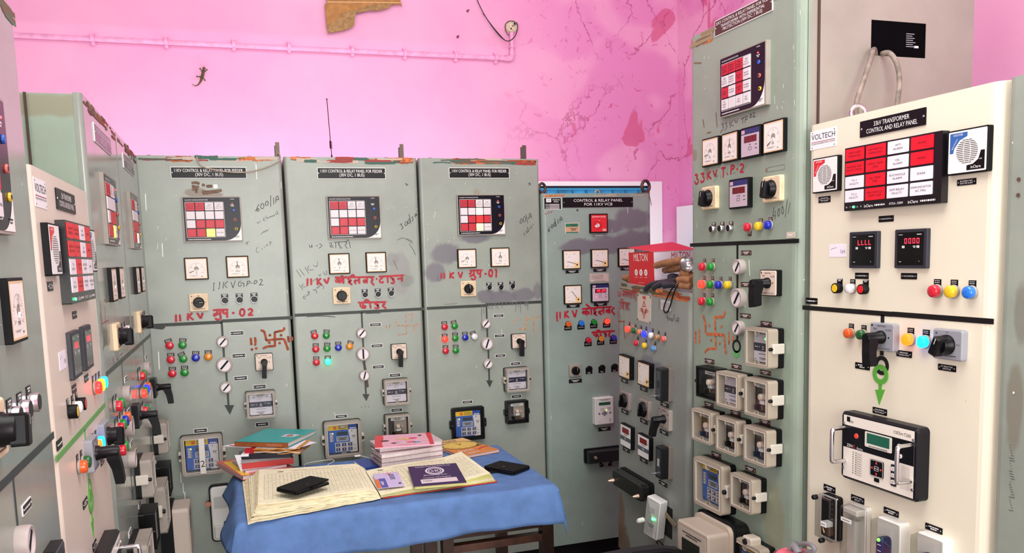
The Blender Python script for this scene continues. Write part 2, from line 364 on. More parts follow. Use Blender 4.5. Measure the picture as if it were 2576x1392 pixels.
def meter(P, cx, cy, w, h, ang, unit, style='round', d=.012, rot=0, ry=0):
    """square panel meter; ang = needle angle in degrees from straight up, clockwise"""
    x, z, W, H = P.spot(cx, cy, w, h, d); b = MB(); b.rr(0, 0, W, H, .002, -d, 0, BLACKM, ch=.001, n=2)
    iw, ih = W*.9, H*.9; f = -d-.0005
    b.frame(0, 0, iw, ih, W*.035, .001, f, -d, mat((226, 192, 150), .5), n=1); b.quad(-iw*.47, iw*.47, -ih*.47, ih*.47, f+.0003, mat((240, 232, 226), .45))
    g = f; ink = MARKER; gr = mat((150, 142, 132), .5)
    if style == 'round':
        pv = (0, -H*.07); R = W*.34
        for i in range(25):
            a = math.radians(-115+230*i/24); l = .9 if i % 6 else .82
            b.stroke([(pv[0]+R*l*math.sin(a), pv[1]+R*l*math.cos(a)), (pv[0]+R*math.sin(a), pv[1]+R*math.cos(a))], W*.008, g, ink, False, False)
        for i in range(5):
            a = math.radians(-115+230*i/4); b.dashes(pv[0]+R*.72*math.sin(a), pv[1]+R*.72*math.cos(a), W*.04, W*.03, g, gr)
        b.disc(pv[0], pv[1]+H*.07, W*.1, g-.0002, gr); b.lathe(pv[0], pv[1]-H*.01, [(W*.055, g), (W*.05, g-.003)], WHITE, 14); b.stroke([(pv[0], pv[1]-H*.03), (pv[0]+W*.012, pv[1]+H*.01)], W*.014, g-.0034, ink)
        b.text(unit, 0, -H*.2, H*.075, g-.0002, ink)
        b.dashes(-W*.12, -H*.32, W*.4, H*.014, g-.0002, gr, 2); b.dashes(W*.22, -H*.35, W*.07, H*.03, g-.0002, ink)
        n0, n1 = .12, .33
    else:
        pv = (W*.24, -H*.22); R = W*.6
        b.add([(W*.12, g-.0002, -ih*.47), (iw*.47, g-.0002, -ih*.47), (iw*.47, g-.0002, -H*.14), (W*.18, g-.0002, -H*.14), (W*.12, g-.0002, -H*.2)], [(0, 1, 2, 3, 4)], mat((240, 208, 150), .5))
        b.disc(W*.29, -H*.27, W*.045, g-.0005, BLACK)
        for i in range(16):
            a = math.radians(-88+88*i/15); b.stroke([(pv[0]+R*.94*math.sin(a), pv[1]+R*.94*math.cos(a)), (pv[0]+R*math.sin(a), pv[1]+R*math.cos(a))], W*.008, g, gr, False, False)
        for i in range(3):
            a = math.radians(-80+70*i/2); b.dashes(pv[0]+R*.84*math.sin(a), pv[1]+R*.84*math.cos(a), W*.05, W*.035, g, gr)
        b.text(unit, -W*.3, H*.3, H*.075, g-.0002, ink); b.dashes(-W*.25, -H*.33, W*.22, H*.014, g-.0002, gr, 2); b.dashes(0, -H*.35, W*.07, H*.03, g-.0002, gr)
        n0, n1 = .04, .5
    e = b.obj('panel_meter', P.e, (x, 0, z)); e.rotation_euler = (0, rot, ry)
    q = MB(); a = math.radians(ang); q.stroke([(W*n0*math.sin(a), W*n0*math.cos(a)), (W*n1*math.sin(a), W*n1*math.cos(a))], W*.022, 0, BLACK, False, False)
    q.obj('needle', e, (pv[0], g-.0012, pv[1]))
    return e
SEG = {'0': 'abcdef', '1': 'bc', '2': 'abged', '3': 'abgcd', '4': 'fgbc', '5': 'afgcd', '6': 'afgedc', '7': 'abc', '8': 'abcdefg', '9': 'abfgcd', 'L': 'fed', '-': 'g'}
def digits(b, s, cx, cz, w, h, y, m):
    n = len(s); p = w/n; dw = p*.62; t = h*.13
    for i, ch in enumerate(s):
        x = cx+(i-(n-1)/2)*p
        S = {'a': (x-dw/2, x+dw/2, cz+h/2-t, cz+h/2), 'd': (x-dw/2, x+dw/2, cz-h/2, cz-h/2+t), 'g': (x-dw/2, x+dw/2, cz-t/2, cz+t/2), 'f': (x-dw/2, x-dw/2+t, cz, cz+h/2), 'e': (x-dw/2, x-dw/2+t, cz-h/2, cz), 'b': (x+dw/2-t, x+dw/2, cz, cz+h/2), 'c': (x+dw/2-t, x+dw/2, cz-h/2, cz)}
        for k in SEG.get(ch, ''): b.quad(*S[k], y, m)
LED = mat((255, 40, 60), .4, emit=4); LEDDIM = mat((150, 18, 30), .4, emit=.25)
def digital(P, cx, cy, w, h, txt, style='kwh', d=.014, caption='kWh', ry=0, lit=True):
    x, z, W, H = P.spot(cx, cy, w, h, d); b = MB(); b.rr(0, 0, W, H, .003, -d, 0, BLACKM if style != 'black' else mat((40, 42, 52), .45), ch=.0015); f = -d-.0004
    if style == 'black':
        b.quad(-W*.4, W*.4, -H*.42, H*.42, f, mat((6, 6, 8), .12)); g = f-.0004
        digits(b, txt, W*.05, H*.2, W*.5, H*.13, g, LED)
        b.quad(-W*.25, -W*.17, H*.02, H*.08, g, TXT); b.quad(W*.2, W*.28, H*.02, H*.08, g, TXT); b.quad(-W*.22, -W*.2, H*.04, H*.06, g-.0002, BLACK); b.quad(W*.23, W*.25, H*.04, H*.06, g-.0002, BLACK)
        b.dashes(W*.13, H*.05, W*.09, H*.02, g, TXT, 2); b.dashes(-W*.3, H*.36, W*.12, H*.014, g, TXT); b.dashes(W*.27, H*.36, W*.14, H*.022, g, TXT)
        b.dashes(-W*.3, -H*.33, W*.07, H*.016, g, TXT); b.text(caption, W*.28, -H*.32, H*.035, g, TXT)
    elif style == 'white':
        b.quad(-W*.46, W*.46, -H*.46, H*.46, f, WHITE); g = f-.0004
        b.quad(-W*.3, W*.3, H*.12, H*.36, g, mat((120, 10, 22), .3)); digits(b, txt, 0, H*.24, W*.5, H*.15, g-.0003, LEDDIM)
        b.quad(-W*.46, W*.46, -H*.2, -H*.02, g, mat((84, 90, 100), .5)); b.text(caption, 0, -H*.11, H*.1, g-.0003, TXT); b.dashes(0, H*.06, W*.3, H*.03, g, MARKER); b.dashes(W*.38, H*.2, W*.08, H*.016, g, MARKER, 3)
    else:
        b.quad(-W*.45, W*.45, -H*.44, H*.44, f, mat((216, 196, 208) if lit else (196, 178, 190), .45)); g = f-.0003
        b.quad(-W*.45, W*.45, H*.27, H*.44, g, mat((28, 42, 104), .4)); b.quad(-W*.43, -W*.27, H*.3, H*.41, g-.0002, mat((232, 196, 200), .5)); b.dashes(-W*.35, H*.355, W*.08, H*.03, g-.0004, PAINTRED)
        b.quad(-W*.3, W*.33, H*.0, H*.21, g, mat((90, 6, 16) if lit else (96, 10, 20), .25)); digits(b, txt, W*.015, H*.105, W*.56, H*.14, g-.0003, LED if lit else LEDDIM)
        b.text(caption, 0, -H*.08, H*.055, g-.0002, DKBLUE, w=W*.2); b.dashes(W*.3, -H*.1, W*.1, H*.03, g-.0002, MARKER); b.dashes(W*.3, -H*.22, W*.1, H*.03, g-.0002, MARKER)
        if lit: b.lathe(-W*.22, -H*.2, [(W*.025, g), (W*.02, g-.002)], mat((255, 50, 60), .3, emit=6), 8)
        b.frame(-W*.0, -H*.2, W*.16, H*.1, W*.008, .001, g-.0003, g, MARKER, n=1)
    e = b.obj('digital_meter', P.e, (x, 0, z)); e.rotation_euler = (0, 0, ry); return e
def selector(P, cx, cy, w, h, ang=0, plate=None, d=.012, kd=.028, style='round', marks=True, name='selector_switch', words=None, kr=.27):
    x, z, W, H = P.spot(cx, cy, w, h, d); b = MB(); pm = plate or BEIGE; b.rr(0, 0, W, H, W*.07, -d, 0, pm, ch=.003, n=3)
    b.quad(-W*.4, W*.4, -H*.41, H*.41, -d-.0003, mat((226, 202, 170), .5) if pm is BEIGE else pm); f = -d-.0005
    if marks:
        b.dashes(0, -H*.36, W*.62, H*.035, f, MARKER); b.disc(-W*.36, H*.36, W*.035, f, mat((80, 84, 120), .5)); 
        if words:
            for t, a, c in words: b.text(t, a*W, c*H, H*.055, f, MARKER)
        else: b.dashes(0, H*.37, W*.1, H*.05, f, MARKER); b.dashes(W*.36, 0, W*.05, H*.05, f, mat((150, 40, 50), .5)); b.dashes(-W*.36, 0, W*.05, H*.05, f, mat((150, 40, 50), .5))
    e = b.obj(name, P.e, (x, 0, z)); q = MB(); r = W*kr
    q.lathe(0, 0, [(r*1.12, 0), (r*1.1, -.006), (r, -.008), (r*.96, -kd*.55), (r*.9, -kd*.6)], BLACK, 24)
    if style == 'round':
        q.rr(0, 0, r*.42, r*1.95, r*.12, -kd, -kd*.5, BLACK, ch=.002, n=2); q.quad(-r*.03, r*.03, r*.1, r*.9, -kd-.0003, WHITE)
    elif style == 'tail':
        q.rr(0, -r*.95, r*.5, r*.6, r*.15, -kd*.7, -kd*.2, BLACK, ch=.001, n=2); q.rr(0, 0, r*.4, r*1.7, r*.1, -kd*.75, -kd*.5, BLACK, n=2)
    else:  # big wedge grip
        q.rr(0, -r*.1, r*1.1, r*2.1, r*.2, -kd, -kd*.4, BLACK, ch=.004, n=3); q.quad(-r*.04, r*.04, r*.2, r*.85, -kd-.0003, WHITE)
    k = q.obj('knob', e, (0, -d, 0)); k.rotation_euler.y = math.radians(ang)
    return e
def button(P, cx, cy, dia, tagdy=-.62, ring=SILVER, cap=BLACK, bg=BLACK, d=.012, tw=1.0, name='push_button', capd=.0, lab=None):
    """push button with bezel ring and engraved tag behind it"""
    x, z, W, H = P.spot(cx, cy, dia, dia, d); r = H/2; b = MB()
    b.rr(0, -tagdy*r*1.1, r*2*tw*.92, r*2.1, .001, -.0015, 0, bg, n=2); b.dashes(0, -tagdy*r*2.2, r*1.2, r*.18, -.0018, TXT, 2)
    b.lathe(0, 0, [(r, -.0015), (r, -d), (r*.86, -d-.001), (r*.8, -d+.002)], ring, 20, cap=(0, 0))
    e = b.obj(name, P.e, (x, 0, z)); q = MB(); q.lathe(0, 0, [(r*.8, 0), (r*.8, -.004-capd), (r*.7, -.005-capd)], cap, 18); q.obj('cap', e, (0, -d+.004, 0), label=lab); return e
LENS = {}
def lensm(c, lit=0):
    k = (c, lit)
    if k not in LENS:
        col = {'red': (206, 30, 52), 'green': (18, 138, 44), 'blue': (20, 40, 176), 'lblue': (30, 120, 226), 'amber': (226, 138, 24), 'orange': (226, 92, 30), 'yellow': (232, 196, 30), 'white': (232, 230, 232), 'sky': (84, 140, 206), 'bronze': (176, 132, 84), 'pink': (226, 96, 92), 'dkgreen': (24, 92, 40), 'oran': (214, 130, 74)}[c]
        ec = {'red': (255, 40, 20), 'green': (40, 255, 130), 'blue': (20, 30, 255), 'lblue': (10, 150, 255), 'orange': (255, 96, 10), 'amber': (255, 190, 20)}.get(c, col)
        LENS[k] = mat(col, .22, coat=.5) if not lit else mat(col, .25, emit=lit, emitcol=ec)
    return LENS[k]
def lamp(P, cx, cy, dia, c, lit=0, tagdx=0, tagdy=-.55, tilt=0, d=.018, bg=BLACK, ring=GREYC, tagw=1., tagside=1, dome=True, label=None):
    x, z, W, H = P.spot(cx, cy, dia, dia, d); r = H/2; b = MB()
    t = math.radians(tilt); cs, sn = math.cos(t), math.sin(t)
    def rt(a, c2): return a*cs-c2*sn, a*sn+c2*cs
    zc = r*.95*tagside; hw, hh = r*.88*tagw, r*.98
    q4 = [rt(-hw, zc-hh), rt(hw, zc-hh), rt(hw, zc+hh*.75), rt(-hw, zc+hh*.75)]
    b.prism(q4, -.0016, 0, bg)
    for rr in range(2):
        n = 3
        for i in range(n):
            a0 = -hw*.7+i*hw*.5; zz = zc+hh*(.5-rr*.28) if tagside > 0 else zc-hh*(.1+rr*.28)
            p = [rt(a0, zz-.04*r), rt(a0+hw*.36, zz-.04*r), rt(a0+hw*.36, zz+.05*r), rt(a0, zz+.05*r)]; b.add([(u, -.0019, v) for u, v in p], [(0, 1, 2, 3)], TXT)
    b.lathe(0, 0, [(r*1.08, -.0016), (r*1.08, -d*.22), (r*.96, -d*.3)], ring, 20, cap=(0, 1))
    e = b.obj('indicator_lamp', P.e, (x, 0, z)); q = MB()
    pr = [(r*.96, 0), (r*.98, -d*.5), (r*.9, -d*.66)]+([(r*.6, -d*.74), (r*.25, -d*.78)] if dome else [(r*.85, -d*.68)])
    q.lathe(0, 0, pr, lensm(c, lit), 20); nm = {'lblue': 'blue', 'sky': 'pale blue', 'oran': 'orange', 'dkgreen': 'green', 'bronze': 'amber'}.get(c, c)
    q.obj('lens', e, (0, -d*.25, 0), label=('lit ' if lit else '')+nm+' lens'); return e
def semaphore(P, cx, cy, w, h, ang, d=.02):
    x, z, W, H = P.spot(cx, cy, w, h, d); r = H/2; b = MB()
    b.lathe(0, 0, [(r, 0), (r, -d*.8), (r*.95, -d), (r*.78, -d), (r*.76, -d+.003)], mat((176, 166, 160), .45), 28, cap=(0, 0)); b.disc(0, 0, r*.77, -d+.003, mat((232, 224, 228), .4), 28)
    e = b.obj('semaphore_indicator', P.e, (x, 0, z)); q = MB(); q.rr(0, 0, r*.24, r*1.42, .0005, -.0012, 0, BLACKM, n=1); k = q.obj('pointer_bar', e, (0, -d+.0028, 0)); k.rotation_euler.y = math.radians(ang); return e
def control_switch(P, cx, cy, w, h, hx, hy, plate=None, d=.022, hd=.055, words=True, hub=None, border=True, hw=None):
    """trip / neutral / close switch with pistol grip; (hx, hy) = grip tip in zoom units"""
    x, z, W, H = P.spot(cx, cy, w, h, d); b = MB()
    if border: b.rr(0, 0, W*1.06, H*1.06, W*.06, -d*.9, 0, BLACK, n=3)
    b.rr(0, 0, W, H, W*.06, -d, 0, plate or mat((226, 206, 190), .45), ch=.002, n=3); f = -d-.0004
    for t, a, c2 in (('NEUTRAL', 0, .4), ('TRIP', -.28, .29), ('CLOSE', .28, .27)): b.text(t, a*W, c2*H, H*.07, f, MARKER)
    b.text('BREAKER CONTROL', 0, -H*.41, H*.055, f, MARKER, w=W*.74); b.disc(-W*.4, H*.41, W*.035, f, BLACK); b.disc(-W*.3, 0, W*.03, f, BLACK); b.disc(W*.3, 0, W*.03, f, BLACK)
    e = b.obj('control_switch', P.e, (x, 0, z)); q = MB(); tx, tz = P.hit(hx, hy, d+hd); tx -= x; tz -= z; r = W*.17
    q.lathe(0, 0, [(r*1.25, 0), (r*1.2, -.008), (r, -.01), (r, -hd*.9), (r*.85, -hd)], BLACK, 18)
    hw = hw or r*.85
    dx, dz = tx, tz; l = math.hypot(dx, dz); ux, uz = dx/l, dz/l; nx, nz = -uz, ux
    S = []
    for t, k, y0, y1 in ((-.08, .8, -hd*.95, -hd*.45), (.2, .9, -hd, -hd*.45), (.5, .85, -hd*1.08, -hd*.62), (.97, .95, -hd*1.12, -hd*.72), (1, .8, -hd*1.1, -hd*.75)):
        a = (ux*l*t, uz*l*t); S.append([(a[0]+nx*hw*k, y0, a[1]+nz*hw*k), (a[0]-nx*hw*k, y0, a[1]-nz*hw*k), (a[0]-nx*hw*k, y1, a[1]-nz*hw*k), (a[0]+nx*hw*k, y1, a[1]+nz*hw*k)])
    q.rings(S, BLACKM); q.obj('handle', e, (0, -d, 0), label='black pistol grip'); return e
def relay(P, cx, cy, w, h, face='em', cover=True, d=.05, base=.018, ears='lr', lit=False, bare=False, bare_left=.0, frame=None, dd=None, brand=True):
    """flush mounted protective relay behind a framed clear cover; (cx, cy, w, h) frame the front of the cover"""
    x, z, W, H = P.spot(cx, cy, w, h, d); b = MB(); fr = frame or GREYC
    if not cover: fr = BLACK
    b.frame(0, 0, W*1.02, H*1.02, W*.12, W*.06, -base, 0, BLACK); b.box(-W*.44, W*.44, -.006, 0, -H*.44, H*.44, BLACKM)
    for s in (-1, 1):  # side lugs
        if ('l' if s < 0 else 'r') in ears:
            zz = -H*.05*s*-1 if False else 0
            b.rr(s*(W*.5+W*.0), zz, W*.15, H*.26, W*.03, -d*.8, -base*.2, mat((206, 200, 188), .5) if cover else BLACK, ch=.003, n=2)
    fy = -max(base*.9, d*.55) if cover else -base*.9; off = min(0, fy+base*.9); hw, hh = W*.39, H*.39
    if face == 'dpr':
        b.rr(0, 0, hw*2, hh*2, W*.04, fy, fy+.004, mat((214, 206, 216), .45)); g = fy-.0004
        b.quad(-hw, hw, -H*.11, H*.1, g, mat((34, 30, 58), .4)); g -= .0003
        for a, c2, r, m in ((-W*.16, 0, .012, TXT), (0, 0, .03, mat((176, 150, 138), .4)), (W*.15, .004, .012, TXT), (-W*.24, H*.27, .014, BLACK), (W*.22, H*.28, .014, BLACK)): b.disc(a, c2, W*r*1.2, g, m, 10)
        b.dashes(-W*.28, 0, W*.12, H*.02, g, TXT); b.dashes(W*.27, .002, W*.1, H*.02, g, TXT); b.dashes(0, -H*.06, W*.08, H*.02, g, TXT)
        b.dashes(0, -H*.18, W*.34, H*.02, g, FAINT); b.dashes(0, -H*.3, W*.32, H*.018, g, FAINT, 2); b.dashes(0, H*.34, W*.3, H*.016, g, FAINT)
        for a in (-1, 1):
            for c2 in (-1, 1): b.lathe(a*W*.31, c2*H*.32, [(W*.022, g), (W*.018, g-.002)], STEEL, 8)
        if lit: b.lathe(W*.1, H*.22, [(W*.02, g), (W*.014, g-.002)], mat((60, 255, 90), .3, emit=8), 8)
    elif face == 'num':
        b.rr(0, 0, hw*2, hh*2, W*.01, fy, fy+.004, mat((52, 96, 178), .45)); g = fy-.0004
        b.add([(W*.19, g, -hh), (hw, g, -hh), (hw, g, H*.25), (W*.15, g, H*.25), (W*.19, g, 0)], [(0, 1, 2, 3, 4)], mat((216, 208, 206), .45))
        b.quad(-hw, W*.145, H*.25, hh, g, mat((242, 196, 36), .45)); b.quad(W*.15, hw, H*.25, hh, g, mat((34, 72, 166), .45)); g -= .0003
        b.quad(-W*.25, -W*.16, H*.27, H*.36, g, mat((226, 110, 30), .5)); b.dashes(0, H*.335, W*.22, H*.022, g, MARKER); b.dashes(0, H*.29, W*.25, H*.022, g, MARKER); b.dashes(W*.28, H*.28, W*.16, H*.03, g, TXT)
        b.quad(-W*.16, W*.13, H*.1, H*.19, g, mat((58, 64, 66), .3)); b.frame(-.01*W, -H*.0, W*.32, H*.13, W*.008, .001, g-.0002, g, TXT, n=1); b.quad(-W*.16, W*.14, -H*.06, H*.06, g, mat((150, 146, 150), .5)); b.dashes(-.01*W, 0, W*.28, H*.014, g-.0003, MARKER, 4)
        for i in range(4): b.rr(-W*.3, H*(.16-.065*i), W*.1, H*.05, .001, g-.0003, g, mat((200, 190, 190), .5), n=1); b.disc(-W*.268, H*(.16-.065*i), W*.013, g-.0006, mat((170, 255, 60), .3, emit=6) if i == 0 and lit else BLACK, 8)
        b.quad(-W*.22, W*.27, -hh*.93, -H*.1, g, mat((196, 188, 186), .5))
        for i in range(3):
            for j in range(2):
                a, c2 = -W*.14+W*.165*i, -H*.17-H*.13*j; b.quad(a-W*.052, a+W*.052, c2-H*.046, c2+H*.046, g-.0003, mat((20, 42, 110), .4)); b.lathe(a, c2+.002, [(W*.022, g-.0003), (W*.02, g-.004)], mat((196, 176, 160), .35), 10); b.dashes(a, c2-H*.034, W*.06, H*.01, g-.0006, TXT)
        b.dashes(W*.3, H*.04, W*.1, H*.025, g, FAINT, 2); b.dashes(W*.31, -H*.2, W*.04, H*.02, g, FAINT)
        for a, c2 in ((W*.25, H*.2), (W*.31, -H*.3), (-W*.33, -H*.35)): b.lathe(a, c2, [(W*.015, g), (W*.012, g-.002)], DKSTEEL, 8)
    else:
        K_ = len(b.v); b.quad(-hw, hw, -hh, hh, -.0065, mat((70, 62, 60), .5)); b.box(-W*.12, hw, -.008, -.006, -H*.3, hh, mat((168, 154, 142), .4, .2)); fy = -base*.9
        b.box(-W*.0-W*.26, hw*.8, -fy*-1 if False else fy, -.006, H*.25, H*.36, TXT); b.dashes(0, H*.3, W*.4, H*.02, fy-.0004, MARKER, 2)
        b.lathe(W*.02, H*.02, [(W*.085, -.008), (W*.085, fy-.012), (W*.06, fy-.014)], mat((226, 206, 190), .4), 14); b.lathe(W*.18, H*.03, [(W*.045, -.008), (W*.045, fy-.01)], mat((206, 180, 160), .4), 12)
        b.box(-W*.06, W*.12, fy-.006, -.006, -H*.17, -H*.07, WHITE); b.box(-W*.1, W*.2, fy*.9, -.006, -H*.33, -H*.19, mat((88, 64, 50), .5)); b.tube([(W*.0, fy-.003, -H*.2), (W*.05, fy-.006, -H*.26), (W*.02, fy-.002, -H*.32)], W*.015, BRONZE); b.tube([(-W*.14, fy, H*.16), (-W*.2, fy, 0), (-W*.14, fy, -H*.1)], W*.012, DKSTEEL)
        b.rr(-W*.16, -H*.27, W*.1, H*.14, .002, fy-.012, -.006, BLACK, n=2)
        b.v[K_:] = [(p[0], p[1]+off, p[2]) for p in b.v[K_:]]
    e = b.obj('protection_relay', P.e, (x, 0, z))
    if not bare:
        q = MB()
        if cover:
            q.frame(0, 0, W, H, W*.085, W*.07, -d, -base, fr); q.frame(0, 0, W*.85, H*.86, W*.012, W*.03, -d-.001, -d, mat((212, 204, 192), .45))
            for sgn in (-1, 1): q.lathe(0, sgn*H*.41, [(W*.09, -d*.98), (W*.08, -d+.006)], fr, 12)
        else: q.frame(0, 0, W, H, W*.05, W*.03, -d, -base*.5, BLACK)
        q.box(-W*.42, W*.42, -d+.0035, -d+.005, -H*.42, H*.42, CLEAR)
        c = q.obj('cover', e, label=None if cover else 'black cover'); 
        for s in (-1, 1):
            if ('l' if s < 0 else 'r') in ears:
                k = MB(); k.lathe(0, 0, [(W*.045, 0), (W*.045, -.008), (W*.035, -.01)], BLACK, 12); k.box(-W*.035, W*.035, -.0108, -.01, -W*.008, W*.008, DKSTEEL); k.obj('thumb_screw', e, (s*(W*.5+W*.025), -d*.8, 0))
    return e
def eyebolt(P, x, y, z, r=.03, m=DKSTEEL, face=0):
    b = MB(); pts = [(r*math.sin(2*math.pi*k/16)*math.cos(face), r*math.sin(2*math.pi*k/16)*math.sin(face), r*1.25-r*math.cos(2*math.pi*k/16)) for k in range(17)]
    b.tube(pts, r*.28, m, 10); b.hprism([(r*.7*math.cos(2*math.pi*k/12), r*.7*math.sin(2*math.pi*k/12)) for k in range(12)], -.003, r*.28, m); return b.obj('eye_bolt', P.e, (x, y, z))
def bolts(P, xs, z, m=DKSTEEL, y=.05):
    for x in xs: b = MB(); b.hprism([(.009*math.cos(math.pi*k/3), .009*math.sin(math.pi*k/3)) for k in range(6)], 0, .011, m); b.obj('hex_bolt', P.e, (x, y, z))
def ringmark(P, cx, cy, rx, ry, wd, m, name='mimic_ring'):
    x, z, W, H = P.spot(cx, cy, rx*2, ry*2); b = MB(); k = 28; R = [[], [], [], []]
    for i in range(k):
        c, s = math.cos(2*math.pi*i/k), math.sin(2*math.pi*i/k)
        R[0].append(((W/2-wd)*c, 0, (H/2-wd)*s)); R[1].append(((W/2-wd)*c, -.0015, (H/2-wd)*s)); R[2].append((W/2*c, -.0015, H/2*s)); R[3].append((W/2*c, 0, H/2*s))
    b.rings(R, m, cap=(0, 0)); return b.obj(name, P.e, (x, 0, z))
def arrow(P, cx, ytop, w, tipx, tipy, m=BLACK):
    a = P.hit(cx-w/2, ytop); c = P.hit(cx+w/2, ytop); t = P.hit(tipx, tipy); b = MB(); b.prism([a, c, t], -.0013, 0, m); return b.obj('mimic_arrow', P.e)
def sticker(P, cx, cy, w, h, fn, name='sticker', bg=None, label=None):
    x, z, W, H = P.spot(cx, cy, w, h); b = MB(); b.rr(0, 0, W, H, .001, -.0008, 0, bg or WHITE, n=1); fn(b, W, H, -.0012); return b.obj(name, P.e, (x, 0, z), label=label)
def hooter(P, cx, cy, w, h, col, d=.013):
    x, z, W, H = P.spot(cx, cy, w, h, d); b = MB(); b.rr(0, 0, W, H, .003, -d, 0, BLACKM, ch=.001, n=2); f = -d-.0006; b.rr(0, 0, W*.93, H*.93, .002, f, -d, WHITE, n=2); g = f-.0003; iw, ih = W*.93, H*.93
    b.add([(-iw*.46, g, ih*.46), (-iw*.0, g, ih*.46), (-iw*.0, g, ih*.36), (-iw*.2, g, ih*.28), (-iw*.34, g, ih*.1), (-iw*.37, g, -ih*.02), (-iw*.46, g, -ih*.02)], [(0, 1, 2, 3, 4, 5, 6)], col)
    b.text('HOOTER', -iw*.24, ih*.41, ih*.05, g-.0003, TXT); b.text('ELECTRONIC', -iw*.33, ih*.2, ih*.035, g-.0003, TXT, rot=1.0)
    b.add([(iw*.46, g, -ih*.46), (iw*.46, g, -ih*.02), (iw*.36, g, -ih*.02), (iw*.3, g, -ih*.22), (iw*.16, g, -ih*.32), (iw*.0, g, -ih*.34), (iw*.0, g, -ih*.46)], [(0, 1, 2, 3, 4, 5, 6)], BLACK); b.text('inOare', iw*.24, -ih*.39, ih*.075, g-.0003, TXT); b.text('ON', iw*.36, -ih*.22, ih*.035, g-.0003, TXT)
    e = b.obj('hooter', P.e, (x, 0, z)); q = MB()
    for i in range(13):
        zz = ih*(.27-.045*i)-.0*ih; hw = math.sqrt(max(0, (.3*ih)**2-zz**2))
        for c0, c1 in ((-.95, -.35), (-.28, .28), (.35, .95)): q.quad(c0*hw*iw/ih, c1*hw*iw/ih, zz-ih*.007, zz+ih*.007, 0, BLACK)
    q.obj('sound_grille', e, (0, g-.0004, 0)); return e
# ------------------------------------------------------------------ the centre row
GC = (153, 162, 152)
WEAR = [RUSTO, RUST, mat((190, 176, 160), .6), mat((54, 96, 84), .6), mat((150, 52, 48), .6), mat((96, 84, 70), .7)]
YR = 3.85; SP = (112, 110, 118)
ROWG = 'grey control cabinets of the middle row'
def upper(P, ann, grid, words, leds, meters, sel, btns): pass
W11 = [['AUTO TRIP|RELAY|OPERATED', 'TRIP|RELAY|OPERATED', 'TRIP|CKT-1|FAULTY', 'TRIP|CKT-2|FAULTY'], [''] * 4, [''] * 4, ['', '', 'AC FAIL', 'DC FAIL']]
FEED = ['11KV CONTROL & RELAY PANEL FOR FEEDER', '(30V DC, 1 BUS)']
# ---- cabinet with the vermilion sign, left end of the row
P = Panel('control_cabinet', 'grey control cabinet at left end of the middle row, red lettering ending in 02', (-.36, YR, 0), 0, .606, 2.066, .6, panel_mat(GC, .3, [(.24, 1.91, .05, .02, (112, 92, 74), .8), (.31, 1.9, .04, .012, (112, 92, 74), .8)], seed=1), group=None)
C1 = P; SEMI = dict()
setz(340, 360, 3.026)
name_plate(P, 563, 227, 578, 88, FEED)
annunciator(P, 590, 580, 452, 345, ['RRWW', 'WWWW', 'WRRR', 'RRYW'], W11, True)
meter(P, 466, 957, 180, 170, -107, 'A'); meter(P, 780, 943, 172, 166, -2, 'MW')
selector(P, 484, 1215, 146, 135, 90)
for X, Y in ((683, 1199), (795, 1195), (907, 1190)): button(P, X, Y, 56)
P.strokes([[(428, 305), (460, 300), (490, 310)], [(430, 330), (488, 335)], [(435, 355), (480, 350)], [(455, 372), (475, 370)], [(508, 315), (530, 325)], [(540, 330), (590, 328)], [(508, 372), (570, 372), (660, 360)], [(512, 385), (640, 370)]], 22, mat((112, 90, 72), .7, noise=.25, nscale=80))
P.chips([(78, 450, 130), (205, 815, 105), (170, 785, 45), (920, 220, 115), (1110, 322, 55), (173, 642, 15), (237, 733, 18), (334, 815, 12), (910, 155, 14), (1158, 1132, 26), (940, 1283, 24), (312, 397, 8), (886, 560, 8), (1098, 1042, 8)])
sticker(P, 611, 330, 32, 30, lambda b, W, H, y: None, 'white_sticker')
setz(420, 600, 6.327)
P.strokes([[(143, 1210), (145, 1335)], [(205, 1210), (212, 1322)], [(335, 1190), (333, 1310)], [(405, 1185), (345, 1245)], [(350, 1245), (425, 1300)], [(478, 1185), (540, 1280)], [(540, 1280), (570, 1182)], [(728, 1145), (980, 1133)], [(800, 1145), (800, 1190), (760, 1210), (735, 1203)], [(735, 1240), (790, 1215), (830, 1190)], [(850, 1140), (848, 1240)], [(848, 1225), (862, 1265), (830, 1297), (785, 1290), (765, 1268)], [(895, 1140), (895, 1190), (930, 1200), (955, 1180)], [(955, 1135), (960, 1265)], [(1035, 1188), (1078, 1188)], [(1200, 1120), (1165, 1145), (1160, 1205), (1190, 1242), (1230, 1215), (1235, 1145), (1200, 1118)], [(1290, 1145), (1325, 1118), (1362, 1140), (1345, 1180), (1290, 1225)], [(1290, 1222), (1375, 1220)]], 29, PAINTRED)
P.strokes([[(738, 712), (760, 710)], [(748, 712), (742, 825)], [(728, 828), (760, 826)], [(830, 698), (842, 695)], [(842, 695), (832, 800)], [(832, 800), (815, 808)], [(905, 690), (890, 800)], [(965, 685), (905, 745), (962, 785)], [(1020, 695), (1050, 790)], [(1050, 790), (1090, 672)], [(1180, 680), (1140, 695), (1135, 755), (1165, 770), (1190, 735)], [(1165, 715), (1225, 710)], [(1225, 710), (1222, 775)], [(1285, 680), (1265, 765)], [(1270, 690), (1320, 675), (1325, 705), (1280, 730)], [(1335, 715), (1355, 713)], [(1410, 665), (1385, 690), (1385, 725), (1415, 720), (1440, 685), (1410, 662)], [(1475, 665), (1505, 650), (1520, 675), (1470, 745)], [(1470, 745), (1535, 738)]], 9, MARKER)
setz(440, 480, 6.329)
